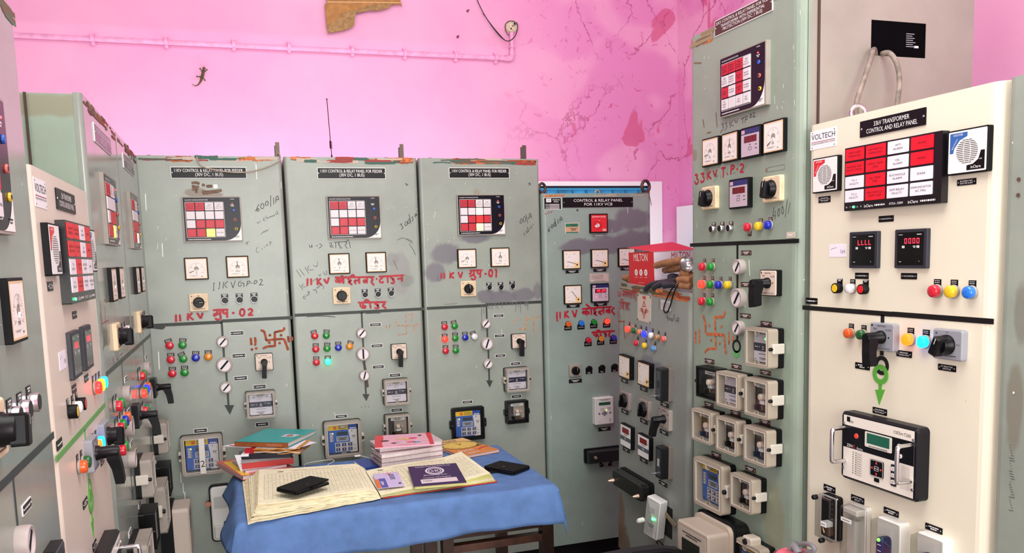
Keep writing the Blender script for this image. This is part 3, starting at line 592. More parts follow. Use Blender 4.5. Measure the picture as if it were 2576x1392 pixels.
P.strokes([[(1340, 215), (1310, 260), (1300, 315), (1325, 332), (1345, 305), (1330, 275), (1300, 310), (1275, 320)], [(1375, 210), (1365, 260), (1385, 295), (1415, 275), (1418, 220), (1395, 200), (1375, 215)], [(1450, 180), (1435, 215), (1455, 240), (1485, 220), (1490, 180), (1465, 160), (1445, 190)], [(1525, 75), (1525, 260)], [(1570, 105), (1575, 225)], [(1605, 195), (1610, 95), (1640, 75), (1655, 155)], [(1610, 150), (1655, 130)]], 9, MARKER)
P.strokes([[(1305, 500), (1325, 525), (1360, 480)], [(1430, 430), (1405, 450), (1410, 480), (1440, 465)], [(1445, 395), (1460, 455), (1480, 420), (1495, 440)], [(1500, 425), (1520, 405), (1525, 430), (1545, 395), (1560, 415), (1575, 380), (1590, 405)], [(1600, 350), (1620, 385), (1640, 360)], [(1620, 320), (1645, 365)], [(1365, 690), (1400, 670), (1420, 640), (1430, 670), (1450, 620), (1465, 650), (1490, 610)], [(1325, 900), (1290, 930), (1295, 975), (1335, 985)], [(1380, 920), (1395, 945)], [(1420, 890), (1430, 905)], [(1455, 860), (1465, 890), (1480, 850)], [(1510, 810), (1520, 875)], [(1510, 820), (1535, 810), (1530, 840)], [(1120, 850), (1180, 805)], [(1140, 810), (1160, 870)]], 7, FAINT)
def sign(P, strokes, dots, wd, m):
    P.strokes(strokes, wd, m); P.dots(dots, wd*1.15, m)
setz(600, 800, 13.92)
sign(P, [[(1270, 490), (1270, 750), (1280, 1010)], [(1250, 510), (1420, 470), (1590, 440)], [(1590, 440), (1600, 330)], [(960, 800), (1280, 750), (1600, 740)], [(1590, 735), (1660, 900), (1740, 1140)], [(975, 800), (935, 600), (890, 460), (770, 440)], [(1290, 990), (1000, 1000), (850, 1080)], [(430, 700), (440, 830), (450, 960)], [(575, 680), (600, 830), (580, 980)], [(1730, 640), (1745, 750), (1765, 860)], [(1870, 660), (1885, 800)]], [(1100, 610), (1490, 610), (1080, 870), (1440, 885), (470, 1110), (620, 1070)], 85, RUST)
setz(370, 780, 2.274)
P.chips([(65, 290, 105), (192, 960, 60), (205, 1020, 60), (215, 1090, 100), (205, 1130, 40), (798, 430, 20), (570, 618, 16), (437, 690, 8)])
P.strip([[(20, 93), (425, 67), (830, 41)]], .014, mat((44, 52, 46), .5), 'divider_strip'); P.strokes([[(25, 97), (60, 104), (103, 98)], [(45, 102), (95, 106)]], 14, mat((44, 52, 46), .5))
P.strip([[(424, 70), (447, 330), (470, 548)]], .009, mat((44, 52, 46), .5)); arrow(P, 470, 545, 56, 474, 600, mat((36, 44, 40), .5))
for X, Y, c, t in ((128, 205, 'red', -14), (202, 202, 'green', 6), (135, 286, 'red', 2), (206, 281, 'green', -20), (278, 275, 'blue', 3), (350, 270, 'amber', 2), (143, 366, 'red', 4), (214, 360, 'green', 2)): lamp(P, X, Y, 44, c, 0, tilt=-t)
for X, Y, w_, a in ((432, 184, 68, 42), (442, 316, 90, 42), (452, 445, 68, 42)): semaphore(P, X, Y, w_, w_*.98, a)
for X, Y, w_ in ((515, 133, 80), (525, 262, 80), (535, 391, 80), (644, 440, 76), (658, 655, 78), (306, 691, 80)): tagplate(P, X, Y, w_, 25, border=True)
control_switch(P, 670, 299, 97, 93, 671, 392)
relay(P, 652, 545, 168, 152, 'dpr', d=.05); relay(P, 316, 834, 240, 224, 'num', d=.055, lit=True)
x_, z_ = P.hit(322, 840, .055); b = MB(); b.box(-.012, .012, -.0009, 0, -.075, .082, mat((226, 222, 214), .5)); b.text('2', 0, -.03, .03, -.0012, MARKER); b.obj('paper_strip', P.e, (x_-.004, -.0595, z_))
# clear covered meter half hidden by the cloth
x_, z_, W_, H_ = P.spot(425, 1170, 130, 330, .04); b = MB(); b.rr(0, 0, W_, H_, .02, -.015, 0, BLACK); b.rr(0, 0, W_*.86, H_*.93, .015, -.03, -.015, WHITE, ch=.004); b.rr(0, H_*.2, W_*.6, H_*.2, .003, -.032, -.03, mat((196, 198, 194), .4)); b.disc(W_*.2, -H_*.17, .012, -.0325, BLACK); b.rr(0, -H_*.3, W_*.7, H_*.22, .006, -.05, -.03, mat((220, 222, 216), .35), ch=.004)
e_ = b.obj('energy_meter', P.e, (x_, 0, z_)); b = MB(); b.lathe(-W_*.55, H_*.2, [(.009, 0), (.009, -.03), (.012, -.031), (.012, -.04)], mat((176, 120, 96), .35, .8), 10); b.obj('sealing_screw', e_, (0, -.005, 0), label='copper coloured screw')
P.edge_wear(WEAR, 22); bolts(P, [.06, .265, .47], 2.062)
b = MB(); b.box(-.009, .009, -.001, .0012, 0, .075, DKSTEEL); b.box(-.013, -.009, 0, .018, 0, .06, mat((70, 76, 66), .5)); b.obj('angle_lug', P.e, (.592, .05, 2.06))
P.done()
def feeder_devices(P, grid, led, ang, sel, lit, ringbtn=1.0, swd=.022, gs=None):
    """the devices every 11 kV feeder cabinet carries, at the places of the second cabinet of the middle row"""
    setz(700, 360, 3.163)
    name_plate(P, 585, 242, 543, 90, FEED, **({} if gs is None else dict(bg=mat((78, 68, 78), .3))))
    annunciator(P, 607, 592, 430, 345, grid, W11, led)
    meter(P, 487, 961, 168, 166, ang[0], 'A'); meter(P, 780, 950, 162, 163, ang[1], 'MW')
    selector(P, 506, 1216, 141, 134, sel[0], style=sel[1], kd=.028 if gs is None else .04)
    for X, Y in ((692, 1209), (796, 1205), (900, 1198)): button(P, X, Y, 52, **({} if gs is None else dict(d=.016)))
    setz(730, 760, 3.164); g_ = gs or GS
    P.strip([[(36, 107), (560, 80), (1064, 55)]], .0135, g_, 'divider_strip'); P.strip([[(565, 85), (590, 460), (602, 738)]], .008, g_); arrow(P, 602, 734, 58, 606, 790, g_)
    for i, (X, Y, c, t) in enumerate(((198, 272, 'red', -12), (290, 268, 'green', 8), (206, 378, 'red', 3), (296, 372, 'green', 6), (386, 365, 'blue', 3), (476, 356, 'amber' if gs is None else 'orange', 18), (211, 483, 'red', 2), (302, 477, 'green', 3))): lamp(P, X, Y, 54, c, lit.get(i, 0), tilt=-t, d=.018 if gs is None else .024)
    for X, Y, w_, a in ((572, 250, 85, 42), (583, 416, 108, 0), (594, 587, 84, 16)): semaphore(P, X, Y, w_, w_*1.0, a)
    for X, Y, w_ in ((678, 181, 96), (690, 349, 96), (701, 517, 96), (834, 583, 92), (848, 861, 94), (407, 911, 98)): tagplate(P, X, Y, w_, 28, border=True)
    control_switch(P, 868, 396, 116, 116, 881, 518, plate=None if gs is None else mat((60, 58, 60), .4))
    relay(P, 852, 721, 200, 203, 'dpr', d=.052); relay(P, 862, 1000, 196, 198, 'em', d=.052, cover=gs is None); relay(P, 425, 1097, 296, 286, 'num', d=.055, lit=True)
GS = mat((44, 52, 46), .5)
# ---- second cabinet
P = Panel('control_cabinet', 'grey control cabinet second from left in the middle row, one green lamp lit', (.2485, YR, 0), 0, .606, 2.066, .6, panel_mat(GC, .3, [(.5, 1.53, .05, .1, (138, 136, 134), .75), (.47, 1.6, .03, .03, (130, 128, 126), .7), (.53, 1.5, .035, .03, (112, 118, 112), .6)], seed=2))
C2 = P
setz(700, 360, 3.163)
P.chips([(20, 336, 55), (72, 1180, 20), (868, 520, 8), (915, 515, 8), (1020, 512, 8), (1103, 525, 8), (862, 1215, 8)])
P.strokes([[(965, 650), (985, 640), (975, 660), (995, 665), (980, 690)], [(1010, 630), (1005, 660), (1025, 655), (1030, 625), (1012, 628)], [(1035, 610), (1030, 645), (1045, 640), (1050, 610), (1035, 605)], [(1040, 565), (1055, 640)], [(1075, 585), (1060, 595), (1075, 605), (1065, 625)], [(1090, 595), (1088, 565), (1098, 560), (1105, 580)], [(1088, 580), (1105, 570)], [(1010, 325), (1025, 322), (1015, 340), (1035, 328)]], 4.6, MARKER)
P.strokes([[(945, 775), (985, 752), (1030, 770), (1070, 800)], [(1020, 760), (1070, 785)], [(1040, 800), (1075, 850), (1092, 893)], [(915, 930), (950, 1010)]], 4, FAINT)
setz(740, 590, 6.96)
P.strokes([[(265, 180), (270, 230), (305, 215), (310, 180)], [(310, 180), (315, 235)], [(380, 200), (415, 196)], [(440, 165), (500, 190), (435, 245)], [(625, 150), (655, 145), (650, 185), (620, 210)], [(630, 205), (660, 235)], [(620, 150), (615, 165)], [(650, 185), (690, 235)], [(690, 140), (930, 125)], [(725, 140), (730, 245)], [(790, 140), (760, 165), (800, 170), (770, 195), (820, 200), (790, 240), (840, 235)], [(895, 130), (935, 150), (880, 185), (935, 250)], [(985, 240), (965, 130), (945, 90), (920, 120)]], 9, MARKER)
P.strokes([[(35, 620), (120, 745)], [(90, 600), (185, 725)], [(185, 570), (260, 690)], [(260, 545), (215, 625), (340, 620)], [(330, 540), (395, 570)], [(395, 570), (415, 475)], [(85, 875), (155, 975)], [(160, 865), (120, 920), (215, 915)], [(330, 830), (345, 790), (370, 810), (380, 760), (400, 790), (410, 745)], [(430, 700), (450, 740), (465, 690)], [(510, 650), (540, 715), (580, 690), (560, 630)], [(170, 1075), (155, 1115), (180, 1135), (205, 1105), (190, 1075), (165, 1085)], [(215, 1050), (235, 1080), (250, 1040)], [(240, 985), (270, 1060)], [(235, 1020), (280, 1005)], [(345, 955), (335, 980), (365, 985), (370, 950), (405, 1020), (380, 1025)], [(385, 940), (400, 930), (410, 950), (425, 900), (440, 925), (455, 880), (470, 905)], [(490, 880), (480, 900), (505, 890), (520, 945), (500, 950)]], 7, mat((52, 52, 54), .6))
KOIL = [[(710, 755), (1050, 752), (1410, 745)], [(800, 755), (800, 860)], [(795, 800), (745, 785), (725, 815), (750, 840), (795, 815)], [(800, 800), (840, 790), (845, 825), (820, 838)], [(860, 750), (865, 865)], [(860, 748), (825, 715)], [(985, 750), (945, 770), (955, 800), (1000, 800), (980, 830), (940, 830), (1020, 885)], [(985, 745), (1010, 715), (1045, 712), (1050, 735)], [(1140, 750), (1140, 865)], [(1140, 810), (1110, 795), (1095, 820)], [(1095, 820), (1070, 800), (1050, 825), (1085, 870)], [(1275, 750), (1275, 860)], [(1275, 800), (1225, 800), (1210, 830), (1240, 845), (1275, 820)], [(1340, 750), (1385, 790), (1345, 825)], [(1345, 825), (1400, 895)]]
P.strokes(KOIL+[[(235, 770), (230, 905)], [(295, 768), (300, 890)], [(405, 770), (410, 890)], [(470, 765), (415, 830)], [(415, 830), (485, 885)], [(520, 780), (575, 865)], [(575, 865), (610, 752)], [(1430, 780), (1460, 780)], [(1480, 740), (1700, 730), (1925, 715)], [(1545, 735), (1540, 770), (1500, 790), (1495, 835), (1545, 850), (1560, 820)], [(1635, 735), (1640, 855)], [(1690, 735), (1695, 765), (1745, 775), (1720, 800), (1755, 815), (1745, 860), (1690, 850)], [(1885, 720), (1890, 830)], [(1885, 775), (1830, 770), (1810, 795)], [(1115, 1195), (1360, 1190), (1615, 1185)], [(1160, 1200), (1155, 1250), (1190, 1280), (1215, 1260)], [(1205, 1200), (1205, 1305)], [(1210, 1255), (1245, 1250), (1250, 1285), (1225, 1290)], [(1325, 1195), (1340, 1300)], [(1325, 1195), (1290, 1150), (1250, 1150), (1225, 1190)], [(1420, 1195), (1420, 1225), (1480, 1235), (1450, 1255), (1485, 1270), (1460, 1300), (1405, 1285)], [(1560, 1190), (1590, 1220), (1540, 1245)], [(1540, 1245), (1615, 1305)]], 30, PAINTRED)
setz(730, 760, 3.164)
sign(P, [[(920, 110), (922, 190), (925, 260)], [(920, 110), (975, 90)], [(975, 90), (965, 150)], [(850, 190), (1020, 185)], [(850, 190), (840, 130)], [(985, 190), (990, 250)], [(925, 255), (850, 262)], [(765, 185), (768, 215)], [(795, 180), (790, 210)], [(1010, 170), (1015, 200)]], [], 7, mat((186, 140, 112), .7, noise=.3, nscale=90))
P.chips([(152, 464, 14), (180, 983, 14), (1075, 860, 8), (352, 890, 22)]); P.dots([(566, 836), (596, 833), (624, 834)], 6, BLACK)
P.strokes([[(130, 118), (250, 110), (360, 120)], [(600, 92), (720, 88)]], 6, GS)
P.strokes([[(585, 470), (600, 560)], [(605, 600), (615, 680)]], 22, mat((84, 66, 52), .6))
feeder_devices(P, ['RRWW', 'WWWW', 'WRRR', 'RRWW'], False, (-4, -6), (-12, 'tail'), {7: 5})
P.edge_wear(WEAR, 24); bolts(P, [.07, .27, .47], 2.062)
b = MB(); b.box(-.009, .009, -.001, .0012, 0, .075, DKSTEEL); b.box(-.013, -.009, 0, .018, 0, .06, mat((70, 76, 66), .5)); b.obj('angle_lug', P.e, (.545, .05, 2.06))
P.done()
# ---- third cabinet
P = Panel('control_cabinet', 'grey control cabinet third from left in the middle row, red lettering ending in 01', (.857, YR, 0), 0, .606, 2.066, .6, panel_mat(GC, .3, [(.115, 1.62, .07, .05, SP, .9), (.06, 1.53, .05, .045, SP, .9), (.19, 1.6, .05, .025, SP, .85), (.27, 1.69, .07, .024, SP, .9), (.31, 1.405, .05, .033, SP, .9), (.4, 1.4, .07, .033, SP, .9), (.5, 1.405, .06, .035, SP, .8), (.58, 1.42, .025, .045, SP, .7), (.28, 1.905, .018, .018, (150, 128, 100), .5)], seed=3))
setz(1040, 360, 3.165)
name_plate(P, 525, 240, 481, 84, FEED)
annunciator(P, 543, 572, 382, 325, ['RRWW', 'WWLW', 'WRrR', 'RRyW'], W11, True)
meter(P, 428, 920, 150, 152, -104, 'A'); meter(P, 692, 910, 150, 153, -1, 'MW')
selector(P, 440, 1161, 123, 124, 0)
for X, Y in ((607, 1153), (700, 1150), (792, 1142)): button(P, X, Y, 48)
P.chips([(172, 560, 30), (162, 585, 24), (660, 655, 42), (112, 772, 16), (193, 775, 14), (283, 783, 10), (768, 437, 10), (766, 300, 8), (820, 240, 8), (560, 380, 8), (412, 325, 8), (600, 975, 14)])
P.strokes([[(855, 605), (845, 640), (860, 640), (868, 610), (855, 600)], [(880, 590), (870, 625), (890, 630), (895, 590), (880, 585)], [(895, 565), (910, 640)], [(915, 590), (918, 610)], [(925, 600), (920, 560), (935, 560), (940, 600)], [(922, 585), (940, 580)], [(880, 715), (885, 740)], [(895, 700), (905, 720), (910, 695)], [(905, 670), (920, 710)], [(925, 670), (930, 690)], [(935, 655), (945, 680)], [(950, 645), (955, 655)], [(912, 320), (932, 318), (922, 326), (937, 328), (915, 337)]], 4.2, MARKER)
setz(1080, 660, 7.733)
P.strokes([[(232, 205), (230, 325)], [(290, 205), (290, 325)], [(410, 200), (402, 315)], [(480, 195), (410, 260)], [(410, 260), (480, 315)], [(560, 190), (608, 308)], [(608, 308), (645, 185)], [(780, 165), (1040, 155)], [(815, 170), (810, 220), (770, 230)], [(780, 280), (820, 265), (870, 230)], [(865, 165), (868, 280)], [(868, 270), (905, 290), (880, 335), (840, 340), (815, 310)], [(935, 165), (935, 215), (975, 225), (1000, 205)], [(1000, 160), (985, 305)], [(1075, 228), (1115, 225)], [(1190, 140), (1160, 180), (1160, 250), (1195, 285), (1225, 250), (1225, 170), (1190, 138)], [(1275, 160), (1305, 135)], [(1305, 135), (1298, 300)]], 31, PAINTRED)
P.strokes([[(185, 240), (155, 280), (155, 335), (185, 365), (215, 345)], [(205, 300), (320, 255)], [(380, 190), (390, 160), (402, 185)], [(300, 822), (430, 812), (560, 800)]], 7, FAINT)
OR = mat((206, 142, 90), .7, noise=.3, nscale=90)
sign(P, [[(1890, 1050), (1880, 1180), (1880, 1300)], [(1880, 1300), (1740, 1290)], [(1885, 1080), (1970, 1100)], [(2020, 1070), (2030, 1230), (2040, 1390)], [(1720, 1120), (1775, 1115)], [(1640, 1140), (1630, 1190)], [(2100, 1060), (2090, 1110)], [(2150, 1040), (2160, 1110)]], [(2030, 1085)], 18, OR)
SPM = mat(SP, .5)
P.strokes([[(1020, 830), (1015, 1000), (1020, 1340)], [(1050, 850), (1060, 1000)], [(1215, 840), (1215, 920)], [(1410, 850), (1412, 890)], [(1680, 820), (1680, 960)], [(1730, 800), (1735, 880)], [(1775, 790), (1770, 980)], [(1875, 770), (1878, 860)], [(1920, 770), (1910, 940)], [(1130, 850), (1190, 900)], [(1290, 870), (1350, 890)]], 10, SPM, y=-.0018)
setz(1060, 740, 3.48)
P.strip([[(48, 130), (560, 98), (1052, 64)]], .0135, GS, 'divider_strip'); P.strip([[(567, 100), (582, 440), (596, 760)]], .008, GS); arrow(P, 596, 757, 58, 598, 820, GS)
setz(1080, 660, 7.733)
P.strokes([[(x, 760), (x, 850)] for x in (1105, 1150, 1205, 1260, 1290, 1350, 1415, 1500, 1580, 1620, 1690, 1860, 1900)], 12, SPM, y=-.0018)
setz(1060, 740, 3.48)
for X, Y, c, t, lit in ((209, 289, 'red', 0, 0), (297, 281, 'green', -10, 0), (213, 398, 'red', 0, 4), (302, 388, 'green', 3, 0), (389, 382, 'blue', 2, 0), (469, 375, 'white', -18, 0), (218, 500, 'red', 3, 0), (307, 495, 'green', 3, 0)): lamp(P, X, Y, 56, c, lit, tilt=-t)
x_, z_ = P.hit(469, 375, .014); b = MB(); b.disc(0, 0, .009, 0, BLACK); b.disc(0, 0, .004, -.001, TXT, 8); b.obj('broken_lens_socket', P.e, (x_, -.0145, z_))
for X, Y, w_, a in ((570, 260, 85, 42), (580, 436, 110, 20), (588, 612, 86, 38)): semaphore(P, X, Y, w_, w_, a)
for X, Y, w_ in ((676, 190, 92), (684, 366, 92), (691, 540, 92), (823, 610, 86), (832, 897, 88), (403, 946, 92)): tagplate(P, X, Y, w_, 28, border=True)
control_switch(P, 857, 414, 118, 122, 882, 546)
relay(P, 848, 754, 203, 208, 'dpr', d=.05); relay(P, 847, 1037, 188, 196, 'em', cover=False, d=.04); relay(P, 416, 1140, 278, 286, 'num', cover=False, d=.03, lit=True, bare=False)
P.chips([(703, 335, 55), (482, 638, 16), (150, 537, 8), (303, 882, 8), (414, 800, 8), (680, 786, 8)])
P.edge_wear(WEAR, 22); bolts(P, [.07, .3, .53], 2.062)
b = MB(); b.box(-.009, .011, -.001, .0012, 0, .078, DKSTEEL); b.box(-.013, -.009, 0, .018, 0, .07, mat((70, 76, 66), .5)); b.obj('angle_lug', P.e, (.545, .05, 2.06))
P.done()
# ---- shorter cabinet in front of the window
P = Panel('control_cabinet', 'shorter grey cabinet in front of the blue window, red square hooter on it', (1.465, YR, 0), 0, .612, 1.9, .5, panel_mat((146, 164, 156), .3, [(.5, 1.77, .1, .055, SP, .95), (.38, 1.735, .06, .035, SP, .95), (.2, 1.635, .1, .04, SP, .95), (.36, 1.64, .12, .045, SP, .95), (.52, 1.655, .12, .06, SP, .95)], seed=4), r=.022)
setz(1340, 430, 3.763)
def mk(b, W, H, y):
    b.quad(-W*.47, W*.47, -H*.47, H*.47, y, BLACK); b.quad(-W*.36, -W*.08, H*.12, H*.42, y-.0003, TXT); b.text('DPS', -W*.22, H*.27, H*.14, y-.0006, BLACK)
    b.text('MADE IN', W*.2, H*.32, H*.12, y-.0004, TXT); b.text('INDIA', W*.2, H*.16, H*.12, y-.0004, TXT)
    for i in range(4): b.dashes(-W*.3, -H*(.06+.12*i), W*.2, H*.045, y-.0004, TXT); b.quad(-W*.18, W*.38, -H*(.1+.12*i), -H*(.03+.12*i), y-.0004, mat((200, 194, 196), .5))
sticker(P, 188, 311, 168, 113, mk, 'maker_plate')
name_plate(P, 620, 298, 663, 94, ['CONTROL & RELAY PANEL', 'FOR 11KV VCB'], border=False, wf=.7)
x, z, W, H = P.spot(628, 497, 168, 182, .014); b = MB(); b.rr(0, 0, W, H, .002, -.014, 0, BLACKM, n=2); f = -.0146; HR = mat((226, 36, 44), .4); b.quad(-W*.44, W*.44, -H*.44, H*.44, f, HR); g = f-.0004
b.text('ELECTRONIC HOOTER', 0, H*.34, H*.075, g, TXT, w=W*.76); b.quad(-W*.03, W*.03, H*.22, H*.26, g, BLACK); b.text('MIC', 0, H*.16, H*.04, g, TXT); b.frame(W*.3, -H*.35, W*.22, H*.11, W*.01, .001, g-.0001, g, TXT, n=1); b.dashes(W*.3, -H*.35, W*.16, H*.03, g, TXT, 2)
e = b.obj('hooter', P.e, (x, 0, z), label='red square hooter'); b = MB()
for rg, n in ((.16, 14), (.2, 20), (.235, 24)):
    for i in range(n): a = 2*math.pi*i/n; b.stroke([(W*(rg-.014)*math.cos(a), H*(rg-.014)*math.sin(a)), (W*(rg+.014)*math.cos(a), H*(rg+.014)*math.sin(a))], W*.013, 0, BLACK, False, False)
b.add([(-W*.15, -.0005, -H*.02), (-W*.02, -.0005, H*.06), (-W*.02, -.0005, -H*.09), (-W*.15, -.0005, -H*.05)], [(0, 1, 2, 3)], TXT); b.quad(-W*.09, -W*.06, -H*.13, -H*.06, -.0006, TXT); b.add([(-W*.0, -.0005, H*.12), (W*.1, -.0005, H*.06), (W*.13, -.0005, -H*.0), (W*.1, -.0005, -H*.07), (W*.0, -.0005, -H*.1)], [(0, 1, 2, 3, 4)], TXT); b.text('S', W*.035, 0, H*.1, -.0008, BLACK)
b.obj('sound_grille', e, (-W*.1, g-.0002, -H*.11))
def st1(b, W, H, y):
    b.quad(-W*.48, W*.48, -H*.48, H*.48, y, mat((206, 158, 122), .6)); b.quad(-W*.47, W*.44, H*.14, H*.44, y-.0003, mat((32, 116, 84), .5)); b.quad(-W*.45, W*.45, -H*.48, -H*.34, y-.0003, mat((60, 120, 100), .5)); b.dashes(W*.1, H*.28, W*.5, H*.05, y-.0005, MARKER, 2); b.dashes(W*.1, -H*.1, W*.6, H*.04, y-.0005, MARKER, 4)
sticker(P, 373, 544, 132, 100, st1, label='green and orange sticker')
tagplate(P, 628, 613, 126, 28, bg=mat((128, 132, 134), .5))
meter(P, 371, 842, 168, 183, -75, 'A', 'quarter', ry=0); meter(P, 637, 829, 163, 176, -75, 'A', 'quarter'); meter(P, 893, 818, 160, 176, -75, 'A', 'quarter'); meter(P, 383, 1172, 167, 180, -38, 'kV', 'quarter')
digital(P, 641, 1156, 166, 178, '145124', caption='kWh')
for X, Y in ((373, 955), (635, 940), (893, 926), (382, 1280), (642, 1263)): tagplate(P, X, Y, 122, 30, rows=2)
def st2(b, W, H, y):
    b.frame(0, 0, W*.94, H*.9, W*.008, .001, y-.0001, y, MARKER, n=1)
    for i in (-1, 0, 1): b.quad(-W*.46, W*.46, H*.2*i-.0004, H*.2*i+.0004, y-.0002, MARKER); b.dashes(-W*.1, H*(.2*i+.1), W*.6, H*.06, y-.0003, mat((120, 90, 80), .5))
    b.dashes(0, -H*.36, W*.6, H*.06, y-.0003, mat((120, 90, 80), .5))
sticker(P, 631, 1012, 181, 80, st2, bg=mat((224, 206, 196), .6))
P.strokes([[(160, 530), (145, 565), (155, 580), (165, 560), (150, 560)], [(180, 510), (172, 540), (188, 545), (195, 515), (180, 508)], [(205, 490), (197, 525), (212, 525), (218, 495), (205, 488)], [(205, 450), (225, 530)], [(237, 455), (240, 505)], [(258, 490), (258, 440), (275, 435), (280, 475)], [(258, 465), (280, 458)], [(415, 375), (435, 370)], [(425, 362), (412, 375), (432, 382)]], 6, MARKER)
P.strokes([[(118, 400), (120, 415), (130, 405)], [(140, 395), (148, 410)], [(155, 380), (160, 405)], [(170, 385), (175, 400), (185, 375)]], 4, PAINTRED)
P.chips([(893, 312, 44), (898, 370, 66), (752, 567, 22), (210, 684, 16)])
P.strokes([[(570, 240), (700, 236), (800, 240)], [(690, 228), (790, 222)], [(935, 225), (930, 265)], [(935, 228), (1050, 235)]], 9, mat((186, 172, 150), .7)); P.strokes([[(105, 245), (200, 238), (300, 235)], [(110, 235), (290, 230)]], 10, RUSTO); P.strokes([[(980, 212), (1080, 208)], [(1100, 205), (1128, 330)]], 7, mat((110, 90, 72), .7))
setz(1390, 740, 9.944)
P.strokes([[(110, 445), (110, 630)], [(110, 600), (120, 690)], [(185, 440), (190, 625)], [(310, 425), (308, 610)], [(395, 420), (315, 510)], [(315, 510), (410, 595)], [(485, 410), (560, 585)], [(560, 585), (605, 390)], [(730, 375), (1100, 348), (1490, 318)], [(845, 375), (845, 540)], [(840, 450), (770, 430), (745, 465), (790, 500), (840, 470)], [(850, 450), (905, 440), (910, 490), (870, 505)], [(965, 370), (970, 525)], [(965, 365), (830, 250)], [(1100, 370), (1025, 390), (1050, 440), (1095, 445), (1060, 480), (1015, 475), (1110, 540)], [(1090, 350), (1120, 310), (1150, 320)], [(1275, 350), (1275, 490)], [(1275, 420), (1225, 410), (1205, 450)], [(1205, 450), (1165, 430), (1150, 470), (1230, 515)], [(1420, 335), (1425, 490)], [(1420, 400), (1350, 395), (1335, 440), (1380, 450), (1420, 430)], [(1540, 330), (1470, 420)], [(1470, 420), (1560, 520)], [(975, 965), (1230, 945), (1560, 922)], [(1030, 965), (1030, 1020), (1085, 1040)], [(1095, 965), (1090, 1090)], [(1095, 1020), (1135, 1020), (1130, 1065)], [(1200, 950), (1200, 1070)], [(1200, 950), (1150, 900), (1100, 930)], [(1290, 945), (1285, 985), (1345, 995), (1310, 1020), (1350, 1035), (1310, 1075)], [(1420, 935), (1440, 985), (1395, 1010)], [(1395, 1010), (1450, 1090)]], 38, PAINTRED)
setz(1370, 740, 2.134)
for X, Y, c, lit in ((132, 163, 'orange', 0), (202, 158, 'lblue', 0), (271, 152, 'green', 0), (340, 148, 'red', 3.5), (240, 249, 'red', 0), (308, 242, 'amber', 0), (376, 236, 'blue', 0)): lamp(P, X, Y, 30, c, lit, tagside=-1.3, tagw=1.6, ring=BLACKM, dome=False)
selector(P, 166, 412, 64, 68, 0, plate=GREYC, d=.014, kr=.3, style='round', marks=False); tagplate(P, 165, 467, 70, 20, rows=2)
for X, Y in ((243, 403), (312, 397), (380, 391)):
    button(P, X, Y, 32, tagdy=.62, ring=BLACKM, tw=1.3)
x, z, W, H = P.spot(322, 629, 100, 146, .035); b = MB(); b.rr(0, 0, W, H, .006, -.035, 0, WHITE, ch=.004); b.frame(0, 0, W*.88, H*.92, .001, .003, -.0355, -.035, mat((190, 184, 178), .5)); g = -.0354; b.quad(-W*.3, W*.32, H*.22, H*.33, g-.0004, LCDG); b.dashes(0, H*.41, W*.6, H*.014, g, MARKER, 2)
for i in range(3): b.dashes(-W*.12, H*(.1-.04*i), W*.2, H*.014, g, FAINT); b.dashes(W*.25, H*(.12-.04*i), W*.2, H*.014, g, FAINT)
b.lathe(W*.1, H*.03, [(W*.02, g), (W*.016, g-.002)], mat((190, 255, 60), .3, emit=7), 8); b.text('VPIS', -W*.28, -H*.38, H*.035, g, MARKER); b.stroke([(W*.36, -H*.28), (W*.26, -H*.33), (W*.28, -H*.4), (W*.36, -H*.38)], W*.02, g, MARKER)
e = b.obj('protection_relay', P.e, (x, 0, z), label='white slim relay with green display'); b = MB()
for a, c in ((-.28, -.08), (-.09, -.08), (.09, -.08), (.3, -.07), (0, -.03), (0, -.13)): b.lathe(a*W, c*H, [(W*.05, 0), (W*.045, -.002)], mat((24, 34, 84), .4), 12); b.disc(a*W, c*H, W*.02, -.0024, TXT, 6)
b.obj('keypad', e, (0, g, 0)); tagplate(P, 321, 725, 66, 20, rows=2)
x, z, W, H = P.spot(360, 866, 256, 76, .05); b = MB(); b.rr(0, 0, W, H, .005, -.018, 0, BLACKM); b.rr(0, 0, W*.96, H*.86, .004, -.06, -.018, mat((24, 30, 32), .4), ch=.005); e = b.obj('terminal_block', P.e, (x, 0, z), label='long black test terminal block'); b = MB(); b.lathe(-W*.36, 0, [(.008, 0), (.008, -.012), (.006, -.014)], mat((190, 160, 140), .35, .6), 12); b.obj('thumb_screw', e, (0, -.06, 0)); tagplate(P, 328, 914, 66, 24, rows=3)
P.chips([(35, 663, 22), (203, 1232, 20)])
eyebolt(P, .02, .03, 1.898, .024, DKSTEEL, .5); eyebolt(P, .592, .03, 1.898, .03, DKSTEEL, .4); eyebolt(P, .36, .12, 1.896, .013, mat((190, 170, 150), .4, .6))
P.done()
